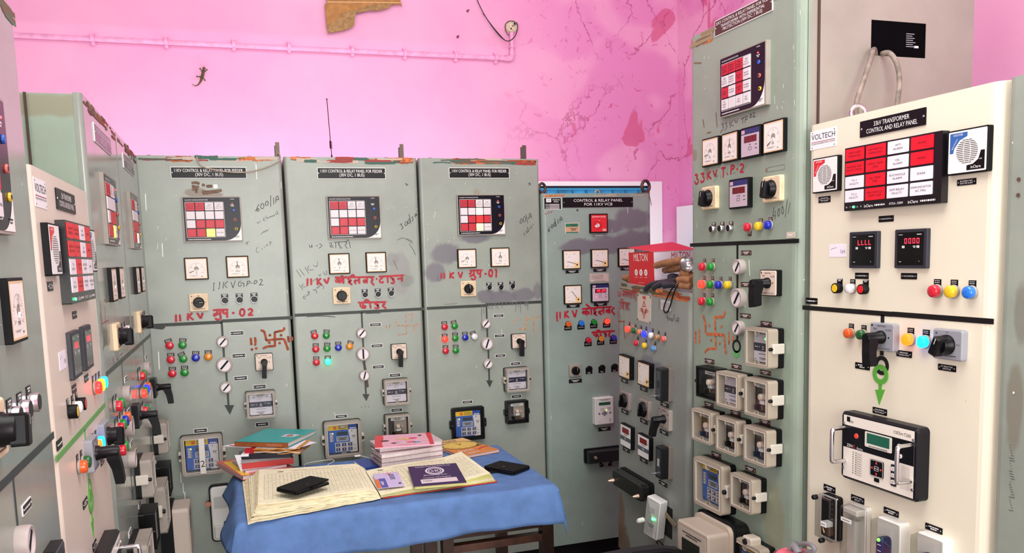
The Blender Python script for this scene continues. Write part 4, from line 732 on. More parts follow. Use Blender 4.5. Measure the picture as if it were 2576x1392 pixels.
# ------------------------------------------------------------------ right hand row (faces -X)
XR = 1.554; RZ = -math.pi/2
P = Panel('control_cabinet', 'low grey cabinet with a rusty top edge, red carton and gloves lying on it', (XR, 3.256, 0), RZ, .593, 1.476, .5, panel_mat((150, 156, 150), .32, [(.27, 1.175, .06, .03, (122, 124, 134), .9), (.36, 1.165, .05, .025, (122, 124, 134), .9), (.44, 1.15, .045, .03, (122, 124, 134), .9), (.03, .45, .05, .12, (120, 86, 52), .7), (.06, .3, .08, .12, (110, 84, 56), .7)], seed=5), z0=.3, r=.02, ry=math.radians(2.7))
S = P
setz(1530, 600, 3.48)
def logo(b, W, H, y):
    m = mat((190, 70, 56), .5); k = lambda pts: b.add([(a*W, y, c*H) for a, c in pts], [tuple(range(len(pts)))], m)
    k([(-.06, .26), (.06, .26), (.13, .08), (.05, .08), (0, .2), (-.05, .08), (-.13, .08)][:]) if False else None
    for a in (-1, 1): k([(0, .3), (a*.02, .3), (a*.13, .06), (a*.08, .06), (0, .24)])
    k([(-.1, .09), (.1, .09), (.1, .06), (-.1, .06)])
    for i in range(3):
        o = .02+.1*i*.5; zt = .0-.045*i
        for a in (-1, 1): k([(a*(.04+.0*i), zt-.02*i-.02), (a*(.2+.07*i*.8), zt+.02), (a*(.24+.07*i*.8), zt-.0), (a*(.06), zt-.05-.02*i)][:4])
    for a in (-1, 1): k([(a*.2, -.02), (a*.15, -.02), (0, -.34), (0, -.42)]); k([(a*.1, -.06), (a*.06, -.06), (0, -.2), (0, -.26)])
    r = mat((92, 40, 34), .8); k([(-.14, .46), (.14, .46), (.1, .38), (.12, .33), (0, .37), (-.12, .33), (-.09, .38)])
    for a in (-.46, .46):
        for c in (-.46, .46): b.disc(a*W, c*H, .004, y-.0005, r, 8)
sticker(P, 316, 614, 118, 232, logo, 'logo_plate', bg=mat((206, 194, 180), .5))
def stk(b, W, H, y):
    for i in range(5): b.dashes(0, H*(.3-.15*i), W*.8, H*.05, y, FAINT)
sticker(P, 505, 588, 84, 84, stk, bg=mat((222, 216, 220), .5))
for X, Y, c, lit in ((152, 795, 'red', 4), (205, 808, 'dkgreen', 0), (255, 822, 'oran', 0), (298, 838, 'blue', 5), (355, 852, 'white', 0), (405, 868, 'bronze', 0), (463, 882, 'pink', 0), (225, 917, 'red', 0), (298, 940, 'yellow', 0), (375, 965, 'sky', 0)):
    lamp(P, X, Y, 56 if c in ('white', 'blue', 'red') and Y < 860 else 52, c, lit, d=.018, tagw=.55, tagside=1.5, dome=c not in ('bronze', 'pink'), ring=GREYC)
setz(1530, 860, 2.617)
meter(P, 105, 167, 74, 150, 90, 'A', 'quarter', d=.02); meter(P, 232, 216, 80, 160, 90, 'kV', 'quarter', d=.02)
for X, Y, w_ in ((108, 258, 44), (235, 312, 48), (110, 462, 44), (235, 525, 48), (372, 415, 54), (368, 598, 54), (120, 712, 44), (235, 782, 50), (362, 935, 54), (340, 1330, 50)): tagplate(P, X, Y, w_, 26, rows=2)
for X, Y, hh in ((330, 283, 225), (330, 797, 220)):
    x, z, W, H = P.spot(X, Y, 44, hh, .05); b = MB(); b.rr(0, 0, W, H, .004, -.02, 0, mat((120, 112, 104), .5)); b.rr(0, 0, W*.94, H*.96, .006, -.05, -.02, mat((18, 20, 24), .3), ch=.003); b.rr(0, 0, W*.6, H*.8, .002, -.0505, -.05, mat((62, 66, 72), .2), n=2); b.box(-W*.1, W*.12, -.052, -.0505, -H*.1, H*.12, mat((24, 24, 30), .3) if Y < 500 else mat((180, 176, 170), .4))
    e = b.obj('protection_relay', P.e, (x, 0, z), label='narrow black relay with window'); b = MB(); b.lathe(-W*.35, -H*.36, [(.005, 0), (.004, -.025)], STEEL, 8); b.obj('thumb_screw', e, (0, -.05, 0))
for X, Y, w_, h_ in ((105, 388, 60, 116), (231, 447, 68, 128)): selector(P, X, Y, w_, h_, 8, plate=mat((150, 138, 134), .5), d=.014, kd=.024, kr=.32, marks=False)
control_switch(P, 367, 510, 70, 136, 283, 622, plate=mat((170, 160, 152), .5), d=.014, hd=.05, border=False, hw=.013)
digital(P, 114, 624, 72, 148, '000', 'white', d=.018, caption='PF'); digital(P, 231, 693, 78, 150, '000', 'white', d=.018, caption='Wh')
x, z, W, H = P.spot(122, 944, 196, 116, .055); b = MB(); b.rr(0, 0, W, H, .012, -.02, 0, BLACKM); b.rr(0, 0, W*.96, H*.92, .012, -.06, -.02, mat((28, 27, 28), .25), ch=.006); b.rr(.0, 0, W*.9, H*.8, .01, -.0605, -.06, mat((16, 15, 16), .3), n=3)
e = b.obj('terminal_block', P.e, (x, 0, z), label='long black test terminal block'); e.rotation_euler.y = math.radians(-1)
for s_ in (-1, 1): b = MB(); b.lathe(s_*W*.42, -H*.16, [(.009, 0), (.006, -.016), (.003, -.026)], mat((206, 180, 160), .35, .6), 10); b.obj('thumb_screw', e, (0, -.06, 0))
# dark slab coloured as the shade inside a cut-out, with the tipped out meter
a = P.hit(290, 1010); c = P.hit(410, 1330); b = MB(); b.box(a[0]+.03, c[0]+.012, -.0006, .02, c[1]+.02, a[1]-.005, mat((8, 8, 9), .8)); b.prism([(a[0], a[1]), (a[0]+.02, a[1]+.012), (c[0]+.06, a[1]-.05), (c[0]+.045, a[1]-.066)], -.012, -.009, mat((150, 136, 112), .5, .2)); b.obj('cut_out_shade_slab', P.e, label='dark slab painted as the shade of a cut out, with bent cover strip')
x, z, W, H = P.spot(286, 1160, 92, 262, .05); W = .078; b = MB(); b.rr(0, 0, W, H, .006, -.018, .02, WHITE, ch=.003); b.rr(0, 0, W*.92, H*.94, .006, -.04, -.018, glass_mat(gloss=.5), ch=.006); b.rr(0, H*.22, W*.4, H*.14, .002, -.02, -.018, mat((190, 190, 190), .4)); b.lathe(W*.1, 0, [(.006, -.018), (.005, -.022)], mat((60, 255, 110), .3, emit=9), 8); b.lathe(W*.25, .003, [(.004, -.018), (.003, -.022)], mat((60, 255, 110), .3, emit=9), 8); b.dashes(0, -H*.2, W*.5, H*.02, -.0185, FAINT, 3)
e = b.obj('energy_meter', P.e, (x, -.035, z), label='white clear covered meter hanging out of the cut out'); e.rotation_euler = (0, math.radians(7), math.radians(14)); b = MB(); b.lathe(0, 0, [(.01, 0), (.01, -.022), (.007, -.028)], WHITE, 12); b.obj('seal_knob', e, (-W*.3, -.04, -.012))
P.edge_wear([RUSTO, RUST, mat((110, 96, 70), .8), mat((88, 84, 60), .8), mat((170, 150, 130), .7)], 26, hmax=.026, x0=.005, x1=.585)
setz(1530, 700, 7.735)
P.strokes([[(105, 235), (105, 350)], [(130, 240), (130, 355)], [(165, 240), (165, 365)], [(190, 245), (168, 300)], [(168, 300), (190, 370)], [(215, 250), (235, 370)], [(235, 370), (255, 255)], [(280, 250), (430, 262), (570, 275)], [(310, 255), (310, 365)], [(308, 310), (285, 320), (290, 345)], [(312, 310), (330, 320)], [(345, 258), (347, 375)], [(385, 262), (388, 385)], [(360, 262), (365, 320), (388, 330)], [(430, 265), (432, 395)], [(405, 265), (405, 320), (432, 325)], [(465, 268), (468, 400)], [(445, 310), (468, 315)], [(490, 270), (488, 330)], [(512, 270), (512, 405)], [(545, 275), (535, 330), (555, 440)], [(212, 465), (430, 490)], [(250, 470), (245, 530), (280, 545)], [(290, 475), (285, 610)], [(310, 480), (310, 620)], [(310, 480), (300, 430), (265, 400), (250, 440)], [(350, 480), (345, 520), (385, 530), (350, 560), (385, 585), (350, 610)], [(415, 490), (385, 540)], [(385, 540), (420, 630)]], 19, PAINTRED, y=-.0026)
sign(P, [[(215, 590), (218, 800), (210, 1115)], [(215, 595), (250, 575)], [(130, 830), (325, 838)], [(125, 620), (130, 830)], [(305, 840), (312, 1050), (330, 1180)], [(410, 850), (415, 960)]], [(170, 710), (255, 740), (170, 945), (255, 985)], 20, RUST)
P.strokes([[(1150, 700), (1140, 770), (1175, 780)], [(1165, 740), (1165, 840)], [(1195, 770), (1185, 800), (1200, 825), (1215, 790), (1195, 768)], [(1235, 780), (1225, 820), (1245, 840), (1255, 800), (1235, 778)], [(1300, 695), (1255, 850)], [(1310, 770), (1305, 850)], [(1325, 870), (1355, 770), (1385, 770), (1365, 890)], [(1335, 830), (1375, 820)], [(990, 400), (998, 610)]], 9, MARKER)
P.done()

# ---- tall cabinet
RG = (148, 164, 148)
P = Panel('control_cabinet', 'tall grey-green cabinet on the right with a brown name plate along its top', (XR, 2.611, 0), RZ, .612, 2.33, .62, panel_mat(RG, .33, [(.5, .75, .05, .12, (136, 136, 108), .6), (.04, 1.93, .02, .02, (130, 110, 80), .6), (.12, 1.87, .015, .03, (120, 104, 84), .5)], seed=6), bodym=panel_mat((158, 152, 142), .4, seed=9, dirt=.1), z0=.08, r=.035, gap=.002)
TR = P
setz(1720, 0, 2.9)
name_plate(P, 431, 118, 418, 124, ['33KV CONTROL & RELAY PANEL FOR VCB &', 'TRANSFORMER WITH DIFFERENTIAL', 'PROTECTION (30V DC, 1 BUS)'], bg=mat((72, 42, 34), .4), wf=.95)
WT = [['AUTO TRIP|RELAY|OPERATED', 'DIFFERENTIAL|RELAY|OPERATED', 'TRIP|RELAY|OPERATED', 'TRIP|CKT-1|FAULTY'], ['TRIP|CKT-2|FAULTY', 'DIFFERENTIAL|RELAY|FAULTY', 'BUCH|TRIP', 'BUCH|ALARM'], ['OSR|TRIP', 'WTI/HIGH|ALARM', 'OTI/HIGH|TRIP', 'OTI/HIGH|ALARM'], ['PT|FUSE|FAIL', '', 'AC|FAIL', 'DC|FAIL']]
annunciator(P, 423, 590, 338, 455, ['RRRW', 'WWRW', 'RWRW', 'WWWW'], WT, True, d=.016)
meter(P, 192, 1108, 121, 208, -98, 'A'); meter(P, 335, 1072, 128, 216, 4, 'MW', rot=math.radians(0), ry=math.radians(-3)); digital(P, 484, 1037, 145, 228, '1190', caption='PF', lit=False); meter(P, 653, 997, 154, 240, -122, 'kV')
P.strokes([[(275, 905), (295, 905), (280, 925), (300, 930), (265, 970)], [(300, 900), (318, 895), (305, 920), (322, 920), (300, 955)], [(335, 885), (340, 935)], [(360, 875), (338, 910), (365, 920)], [(370, 870), (385, 905), (395, 865)], [(418, 870), (445, 855)], [(432, 862), (430, 905)], [(452, 850), (448, 900)], [(452, 850), (465, 845), (465, 870), (450, 875)], [(487, 832), (483, 860), (495, 858), (498, 835), (487, 830)], [(505, 825), (518, 818), (515, 840), (505, 855)], [(505, 855), (525, 850)]], 4.5, MARKER)
P.chips([(850, 90, 40), (800, 345, 34), (806, 445, 14), (812, 500, 12), (727, 630, 30), (662, 730, 58), (682, 785, 24), (717, 785, 18), (730, 745, 14), (808, 755, 44), (150, 420, 22), (183, 420, 16), (157, 562, 10), (152, 648, 12), (85, 335, 40), (800, 1155, 10)])
P.strokes([[(75, 460), (130, 460)], [(140, 870), (150, 930)], [(235, 820), (245, 930)], [(170, 970), (200, 965)]], 12, mat((128, 108, 84), .7))
P.edge_wear([mat((160, 140, 110), .8), mat((190, 150, 110), .8), mat((120, 100, 80), .8), RUSTO], 12, hmax=.035, x0=.004, x1=.16); P.edge_wear([mat((150, 130, 100), .8)], 8, hmax=.01)
setz(1720, 400, 2.676)
selector(P, 165, 263, 98, 154, 12, style='grip', kd=.032, d=.014, words=[('OFF', 0, .37)]); selector(P, 588, 202, 122, 176, 10, style='grip', kd=.032, d=.014, words=[('OFF', 0, .37)])
digital(P, 368, 233, 132, 202, '180', caption='COSØ', lit=False, d=.016)
for X, Y in ((180, 474), (237, 470), (296, 467)): button(P, X, Y, 52, bg=BROWN, d=.014)
lamp(P, 410, 460, 60, 'red', bg=BROWN, tagside=-1.1, d=.02, tagw=.7); lamp(P, 483, 453, 60, 'yellow', bg=BROWN, d=.02, tagw=.8); lamp(P, 548, 446, 62, 'blue', bg=BROWN, d=.02, tagw=.8)
P.strip([[(44, 581), (400, 566), (776, 553)]], .0125, BLACK, 'divider_strip'); P.strip([[(364, 575), (360, 1225)]], .009, BLACK)
for X, Y, c, lit in ((105, 727, 'red', 0), (162, 727, 'green', 0), (102, 845, 'red', 4), (158, 847, 'green', 0), (214, 850, 'blue', 0), (275, 850, 'yellow', 0), (102, 960, 'red', 0), (158, 963, 'green', 0)): lamp(P, X, Y, 56, c, lit, bg=BROWN, d=.022, tagw=.62, tagside=1.25)
for X, Y, w_, h_, a in ((354, 728, 66, 104, 36), (350, 938, 86, 132, 36), (350, 1140, 68, 100, 36)): semaphore(P, X, Y, w_, h_, a)
for X, Y, w_ in ((422, 633, 68), (420, 846, 68), (416, 1057, 70), (556, 1110, 74)): tagplate(P, X, Y, w_, 32, bg=BROWN, rows=2)
ringmark(P, 357, 1262, 28, 45, .007, BLACK); ringmark(P, 355, 1312, 20, 28, .011, mat((92, 180, 100), .45)); x_, z_ = P.hit(357, 1312)
control_switch(P, 566, 836, 108, 166, 472, 995, d=.02, hd=.06, hw=.017)
tagplate(P, 722, 512, 56, 40, bg=mat((206, 194, 176), .5))
P.strokes([[(550, 80), (555, 60), (680, 38)], [(680, 38), (682, 70)], [(682, 70), (550, 90)]], 2, FAINT); P.strokes([[(552, 84), (562, 66)]], 20, mat((140, 112, 92), .7))
setz(1730, 400, 8.7)
P.strokes([[(160, 350), (220, 345)], [(220, 345), (190, 420), (240, 460), (225, 530), (180, 560), (155, 480)], [(290, 330), (360, 315)], [(360, 315), (325, 390), (375, 420), (350, 490), (300, 520), (285, 470)], [(440, 285), (440, 465)], [(505, 265), (450, 360)], [(450, 360), (520, 440)], [(560, 250), (605, 400)], [(605, 400), (640, 230)], [(735, 205), (835, 190)], [(785, 200), (780, 410)], [(870, 310), (878, 350)], [(955, 150), (945, 350)], [(955, 150), (1020, 140), (1025, 200), (960, 230)], [(1070, 225), (1105, 220)], [(1150, 150), (1180, 108), (1228, 130), (1215, 190), (1145, 290)], [(1145, 288), (1230, 283)]], 36, PAINTRED)
P.strokes([[(570, 350), (660, 310), (590, 400), (690, 350), (640, 420), (570, 510)], [(715, 300), (730, 440)], [(830, 190), (840, 310)], [(885, 190), (860, 330)], [(1030, 290), (990, 330), (1060, 300)], [(1110, 100), (1100, 230)], [(1215, 230), (1250, 170)], [(1285, 110), (1250, 240)], [(1310, 130), (1300, 210)]], 5, MARKER, y=-.0007)
P.strokes([[(1895, 1050), (1870, 1250)], [(1870, 1250), (1925, 1240)], [(1925, 1130), (1920, 1335)], [(2005, 1080), (1970, 1170), (1985, 1275), (2025, 1200), (2005, 1075)], [(2085, 1030), (2055, 1110), (2075, 1225), (2115, 1150), (2085, 1028)], [(2190, 870), (2140, 1290)], [(2245, 950), (2205, 1200)]], 12, MARKER)
setz(1730, 750, 8.187)
sign(P, [[(565, 380), (575, 700), (585, 1050)], [(565, 395), (740, 390)], [(740, 395), (778, 270)], [(380, 740), (750, 762)], [(750, 750), (770, 1000), (800, 1160)], [(370, 720), (372, 520), (320, 350)], [(590, 1050), (420, 1040), (345, 1130)], [(165, 680), (160, 800), (165, 940)], [(243, 640), (245, 800), (240, 940)], [(850, 700), (855, 830), (850, 970)], [(940, 780), (930, 900)]], [(450, 570), (700, 590), (485, 870), (665, 930)], 54, mat((196, 104, 62), .7, noise=.35, nscale=70))
setz(1720, 400, 2.676); P.strokes([[(45, 680), (52, 685), (48, 692)], [(45, 705), (52, 708), (46, 718)], [(58, 702), (66, 706)], [(62, 698), (62, 712)]], 3, MARKER); P.chips([(440, 735, 110), (410, 960, 90), (88, 450, 40), (65, 270, 20), (268, 680, 20)])
relay(P, 488, 1272, 158, 262, 'dpr', d=.055, base=.02, ears='r', lit=True, frame=mat((172, 160, 144), .5))
setz(1700, 880, 2.72); TF = mat((172, 160, 144), .5)
for X, Y, w_ in ((232, 80, 64), (416, 116, 68), (615, 158, 74), (228, 376, 62), (411, 434, 68), (611, 495, 74), (279, 720, 66), (512, 818, 72), (527, 1277, 74)): tagplate(P, X, Y, w_, 32, bg=BROWN, rows=2)
relay(P, 205, 230, 138, 212, 'em', cover=False, d=.045, base=.03)
for X, Y, w_, h_, fc in ((349, 281, 154, 242, 'dpr'), (547, 333, 164, 262, 'em'), (172, 526, 134, 218, 'em'), (343, 591, 144, 240, 'em'), (540, 660, 158, 250, 'em'), (443, 984, 148, 234, 'em'), (215, 930, 192, 328, 'num')): relay(P, X, Y, w_, h_, fc, d=.055, base=.02, ears='r', frame=TF)
relay(P, 470, 1480, 210, 320, 'num', d=.055, base=.02, frame=TF, ears='')
x_, z_ = P.hit(495, 1312, .05); b = MB(); b.rr(0, 0, .05, .03, .008, -.056, -.02, mat((206, 196, 180), .5), ch=.004); b.lathe(-.006, -.002, [(.01, -.056), (.009, -.062)], BLACK, 12); b.obj('cover_lug', P.e, (x_, 0, z_))
# energy meter low on the cabinet
x, z, W, H = P.spot(120, 1330, 240, 300, .14); b = MB(); W, H = .2, .3; b.rr(0, 0, W*1.12, H*1.05, .03, -.05, 0, mat((20, 20, 22), .3)); b.rr(0, 0, W*1.16, H*1.08, .03, -.06, -.05, BLACKM); b.rr(0, 0, W*1.08, H*1.02, .025, -.075, -.06, mat((190, 176, 160), .5)); b.rr(0, -.005, W, H*.95, .012, -.15, -.075, mat((178, 164, 150), .45), ch=.006); f = -.1505
b.rr(0, H*.1, W*.86, H*.6, .004, f, f+.002, mat((192, 178, 164), .4), n=2); b.rr(-W*.04, H*.2, W*.56, H*.16, .002, f-.001, f, mat((40, 46, 40), .2), n=2); b.dashes(0, H*.34, W*.6, H*.018, f-.0006, MARKER, 2); b.dashes(0, -.02, W*.6, H*.02, f-.0006, FAINT, 3)
e_ = b.obj('energy_meter', P.e, (x+.008, 0, z-.075), label='big beige energy meter on black base'); e_.rotation_euler = (0, 0, 0)
# rounded front corner and side sheet cut-out, its inner shade painted as a near-black panel
P.done()
b = MB(); sx0, sx1 = .236, .436; zt, zb = 2.245, 2.146
x1 = .612; b.box(x1, x1+.002, .06, sx0, .1, 2.325, P.bodym); b.box(x1, x1+.002, sx1, .618, .1, 2.325, P.bodym); b.box(x1, x1+.002, sx0, sx1, zt, 2.325, P.bodym); b.box(x1, x1+.002, sx0, sx1, .1, zb, P.bodym)
b.obj('side_sheet', P.e)
b = MB(); m_ = mat((4, 4, 6), .9, spec=.05); b.box(x1-.0025+.0015, x1+.0006, sx0, sx1, zb, zt, m_); sgl = (sx0+.19, zb+.03)
for i in range(7): b.box(x1+.0006, x1+.0012, sx0+.128, sx0+.128+random.uniform(.02, .036), zb+.03+.006*i, zb+.032+.006*i, mat((150, 152, 160), .5))
b.box(x1+.0006, x1+.0012, sx0+.158, sx0+.174, zb+.028, zb+.034, TXT); b.obj('cable_cut_out_shade', P.e, label='dark panel painted as the shade inside the side sheet cut out')
b = MB(); b.box(x1-.002, x1+.0025, .053, .059,   .1, 2.328, mat((72, 50, 44), .7)); b.obj('door_seam', P.e)
# cables leaving the cut-out: they hang from the opening down behind the cream cabinet
def cable(pts, r, m, name, label):
    b = MB(); b.tube(chaikin([tuple(p) for p in pts], 3), r, m, 10); o = b.obj(name); tag(o, label, 'cable'); return o
YS = 1.994
q = [on_y(*p, y) for p, y in (((2204, 150), 2.02), ((2199, 116), 1.975), ((2190, 150), 1.955), ((2172, 205), 1.95), ((2156, 250), 1.94), ((2152, 275), 1.945), ((2160, 330), 1.95))]
cable(q, .0075, mat((132, 118, 108), .5, noise=.25, nscale=40), 'power_cable', 'thick brown cable hanging out of the square cut out, left strand')
q = [on_y(*p, y) for p, y in (((2210, 142), 2.03), ((2222, 133), 1.985), ((2240, 132), 1.955), ((2258, 160), 1.945), ((2264, 205), 1.94), ((2260, 240), 1.94), ((2252, 300), 1.945))]
cable(q, .0075, mat((140, 128, 118), .5, noise=.25, nscale=40), 'power_cable', 'thick brown cable arching out of the square cut out, right strand')

# ---- cream cabinet
CRM = (232, 227, 205)
P = Panel('control_cabinet', 'cream cabinet at right with a large red and white alarm board', (XR, 1.978, 0), RZ, .631, 1.936, .5, panel_mat(CRM, .38, [], dirt=.03, seed=7), r=.03, gap=.003)
CRP = P
def volt(sc=1):
    def f(b, W, H, y):
        b.text('VOLTECH', 0, H*.17, H*.3, y, mat((40, 56, 60), .5), w=W*.9); b.quad(-W*.45, W*.45, -H*.12, -H*.09, y, mat((170, 60, 70), .5)); b.text('EXCELLENCE IN ENGINEERING PRODUCTS & SERVICES', 0, -H*.2, H*.08, y, MARKER, w=W*.9)
        for a in (-.42, .42):
            for c in (-.4, .4): b.disc(a*W, c*H, H*.035, y, DKSTEEL, 8)
    return f
def cream_board(P, cx, cy, w, h, d=.02, names=True):
    x, z, W, H = P.spot(cx, cy, w, h, d); b = MB(); b.rr(0, 0, W, H, .002, -d, 0, mat((12, 10, 16), .3), n=2); f = -d-.0004
    zz = -H*.445
    for i, t in enumerate('MT AR'):
        if t != ' ': b.text(t, -W*.47+W*.042*i, zz, H*.028, f, TXT)
    b.lathe(-W*.47+W*.042*2, zz, [(H*.02, f), (H*.016, f-.003)], mat((60, 255, 130), .3, emit=7), 10); b.text('inOare', -W*.22, zz, H*.05, f, TXT); b.dashes(-W*.1, zz, W*.11, H*.025, f, TXT); b.text('ATOLA - 2200M', W*.07, zz, H*.035, f, TXT, w=W*.14); b.text('inOare', W*.24, zz, H*.05, f, TXT); b.dashes(W*.38, zz, W*.14, H*.025, f, TXT)
    e = b.obj('alarm_annunciator', P.e, (x, 0, z))
    T = [['TRFO DIFF|OPERATED', 'REF PROTN|OPERATED', 'WTI|ALARM', 'SPARE'], ['MASTER TRIP|RELAY OPTD.', 'WDG. TEMP|TRIP', 'OIL|ALARM', 'SPARE'], ['TC-1|FAULTY', 'OIL TEMP|TRIP', 'BUCHHOLZ|ALARM', 'SPARE'], ['TC-2|FAULTY', 'BUCHHOLZ|TEMP TRIP', 'DIFF.RELAY|FAULTY', 'ANNUNCIATOR|AC FAIL']]
    G = ['RRWR', 'RRWR', 'WRWW', 'WRWW']; cw, ch = W*.93/4, H*.87/4
    for r in range(4):
        for c in range(4):
            q = MB(); q.rr(0, 0, cw*.9, ch*.86, .0015, -.002, 0, mat((222, 18, 40), .4) if G[r][c] == 'R' else mat((236, 232, 238), .45), n=2); L_ = T[r][c].split('|')
            for i, l in enumerate(L_): q.text(l, 0, (len(L_)/2-.5-i)*ch*.24, ch*.15, -.0023, mat((120, 10, 26), .5) if G[r][c] == 'R' else mat((70, 66, 72), .5), w=cw*.12*min(7, len(l)))
            q.obj('alarm_window', e, (-W*.03+(c-1.5)*cw, f, H*.055+(1.5-r)*ch), label='red window' if G[r][c] == 'R' else 'white window')
    return e
# row of clear covered relays along the bottom
def clear_relay(P, cx, cy, w, h, kind, d=.07):
    x, z, W, H = P.spot(cx, cy, w, h, d); b = MB(); W = max(W, .055)
    if kind == 'black':
        b.rr(0, 0, W*1.02, H*1.02, .008, -.02, 0, BLACKM); b.box(-W*.44, W*.44, -.022, -.018, -H*.45, H*.45, mat((20, 18, 18), .5)); b.box(-W*.05, W*.3, -.045, -.02, -H*.17, -H*.06, WHITE); b.dashes(W*.12, -H*.115, W*.24, H*.02, -.0455, MARKER); b.box(0, W*.35, -.04, -.02, -H*.36, -H*.18, mat((92, 70, 56), .5)); b.tube([(W*.05, -.042, -H*.2), (W*.2, -.045, -H*.3)], .003, BRONZE)
        for i in range(5): b.disc(W*.25, H*(.35-.12*i), .003, -.0225, STEEL, 8)
    elif kind == 'plain':
        b.rr(0, 0, W, H, .008, -.02, 0, mat((214, 210, 202), .4), ch=.003); b.box(-W*.25, W*.25, -.04, -.02, -H*.3, H*.3, mat((204, 200, 192), .5)); b.rr(0, H*.43, W*.9, H*.09, .003, -d*.9, -.02, mat((222, 216, 208), .4), ch=.003); b.quad(-W*.38, W*.3, H*.28, H*.34, -d-.0048, WHITE); b.dashes(-W*.05, H*.31, W*.5, H*.015, -d-.0051, FAINT)
    else:
        b.rr(0, 0, W*1.03, H*1.03, .008, -.03, 0, mat((228, 226, 220), .4), ch=.003); b.rr(0, -H*.1, W*.34, H*.8, W*.14, -.058, -.03, mat((22, 26, 74), .3), ch=.004); b.lathe(-W*.0, H*.27, [(.0045, -.058), (.004, -.061)], mat((90, 230, 60), .3, emit=4), 10)
        for i in range(4): b.quad(-W*.06, W*.1, H*(.2-.08*i), H*(.2-.08*i)+.0015, -.0585, TXT)
    e = b.obj('auxiliary_relay', P.e, (x, 0, z), label={'black': 'black relay under clear cover', 'plain': 'white relay under clear cover'}.get(kind, 'white relay with dark blue flag under clear cover'))
    q = MB(); m_ = glass_mat((226, 228, 226), 1.3); R_ = lambda k, y: [(-W/2*k, y, -H/2*k), (W/2*k, y, -H/2*k), (W/2*k, y, H/2*k), (-W/2*k, y, H/2*k)]; q.rings([R_(1, -.018), R_(.97, -d), R_(.9, -d-.004)], m_, cap=(0, 1)); q.frame(0, 0, W*1.0, H*1.0, .004, .004, -.022, -.016, mat((210, 208, 204), .3)); q.obj('clear_cover', e)
    if kind == 'black':
        for a, c in ((-W*.42, H*.44), (W*.05, -H*.5)): q = MB(); q.lathe(0, 0, [(.007, 0), (.007, -.012), (.005, -.014)], BLACK, 10); q.obj('thumb_screw', e, (a, -d, c))
def cream_layout(P, lit, strip, ring):
    setz(2010, 180, 2.32)
    sticker(P, 142, 393, 152, 110, volt(), 'maker_plate', bg=mat((238, 238, 240), .4))
    name_plate(P, 543, 302, 380, 98, ['33kV TRANSFORMER', 'CONTROL AND RELAY PANEL'], border=False, wf=.78)
    hooter(P, 151, 602, 150, 206, mat((214, 36, 50), .4)); hooter(P, 982, 464, 238, 264, mat((48, 100, 170), .4))
    for X, Y, w_, ln in ((150, 747, 68, ['HOOTER FOR', 'TRIP ALARM']), (980, 645, 110, ['BUZZER FOR', 'NON TRIP ALARM']), (510, 860, 86, ['ANNUNCIATOR']), (368, 1193, 78, ['AMMETER']), (643, 1195, 92, ['VOLTMETER']), (75, 1340, 66, None)): tagplate(P, X, Y, w_, 36, lines=ln)

    cream_board(P, 529, 598, 560, 392)
    digital(P, 373, 1042, 166, 214, 'LLLL', 'black', caption='A', d=.01); digital(P, 649, 1035, 190, 230, '0000', 'black', caption='V', d=.01)
    def sig(b, W, H, y): b.stroke([(-W*.38, H*.05), (-W*.38, H*.15), (-W*.05, H*.25)], W*.012, y, FAINT); b.stroke([(W*.2, H*.1), (W*.16, -H*.1), (W*.3, -H*.25), (W*.26, H*.1), (W*.36, -H*.2), (W*.4, H*.1), (W*.42, -H*.25)], W*.014, y, DKBLUE)
    sticker(P, 227, 1046, 100, 74, sig, 'paper_sticker', bg=mat((240, 236, 246), .5))
    for X, Y, c in ((207, 1266, mat((236, 196, 30), .3)), (358, 1272, mat((220, 24, 34), .3))): button(P, X, Y, 60, ring=BLACKM, cap=c, d=.018, tw=.8, tagdy=-.72)
    lamp(P, 279, 1269, 58, 'white', d=.02, tagw=.8, tagside=1.2)
    for X, Y, c in ((770, 1284, 'red'), (867, 1287, 'yellow'), (972, 1291, 'lblue')): lamp(P, X, Y, 76, c, lit.get(c, 0), d=.02, tagw=.75, tagside=1.15)
    setz(2010, 740, 2.134)
    P.strip([[(20, 73), (500, 108), (1046, 148)]], .0125, strip, 'divider_strip'); P.strip([[(449, 112), (446, 330)]], .0115, strip)
    lamp(P, 249, 212, 54, 'orange', d=.02, tagw=.75, tagside=1.2); lamp(P, 316, 220, 54, 'dkgreen', d=.02, tagw=.75, tagside=1.2); lamp(P, 566, 246, 66, 'orange', 3.5, d=.02, tagw=.75, tagside=1.2); lamp(P, 648, 258, 68, 'lblue', 4.5, d=.02, tagw=.75, tagside=1.2)
    GP = mat((150, 152, 160), .4)
    control_switch(P, 442, 232, 128, 148, 372, 392, plate=GP, d=.018, hd=.05, border=False, hw=.015)
    selector(P, 794, 273, 162, 164, 22, plate=GP, d=.016, kd=.04, style='grip', kr=.25, words=[('PT1', 0, .4), ('PT2', .36, .02)])
    for X, Y, w_, ln in ((566, 322, 82, ['BREAKER', 'CONTROL SWITCH']), (796, 397, 96, ['PT SELECTOR', 'SWITCH']), (342, 388, 78, None), (435, 630, 76, ['TRAFO DIFFERENTIAL', 'PROTN RELAY']), (165, 1046, 62, None), (316, 1103, 70, ['MASTER TRIP', 'RELAY']), (496, 1172, 80, None), (725, 1260, 92, None)): tagplate(P, X, Y, w_, 34, lines=ln, rows=2)
    ringmark(P, 445, 384, 38, 52, .0105, ring); o = ringmark(P, 440, 432, 42, 53, .0125, GREEN, 'mimic_ring'); o.location.y = -.001; o['label'] = 'bright green mimic ring'
    P.strip([[(438, 485), (437, 520)]], .011, GREEN, 'mimic_strip', 'green strip'); arrow(P, 437, 514, 52, 432, 597, GREEN)
    P.chips([(895, 575, 14)], mat((206, 198, 176), .6))
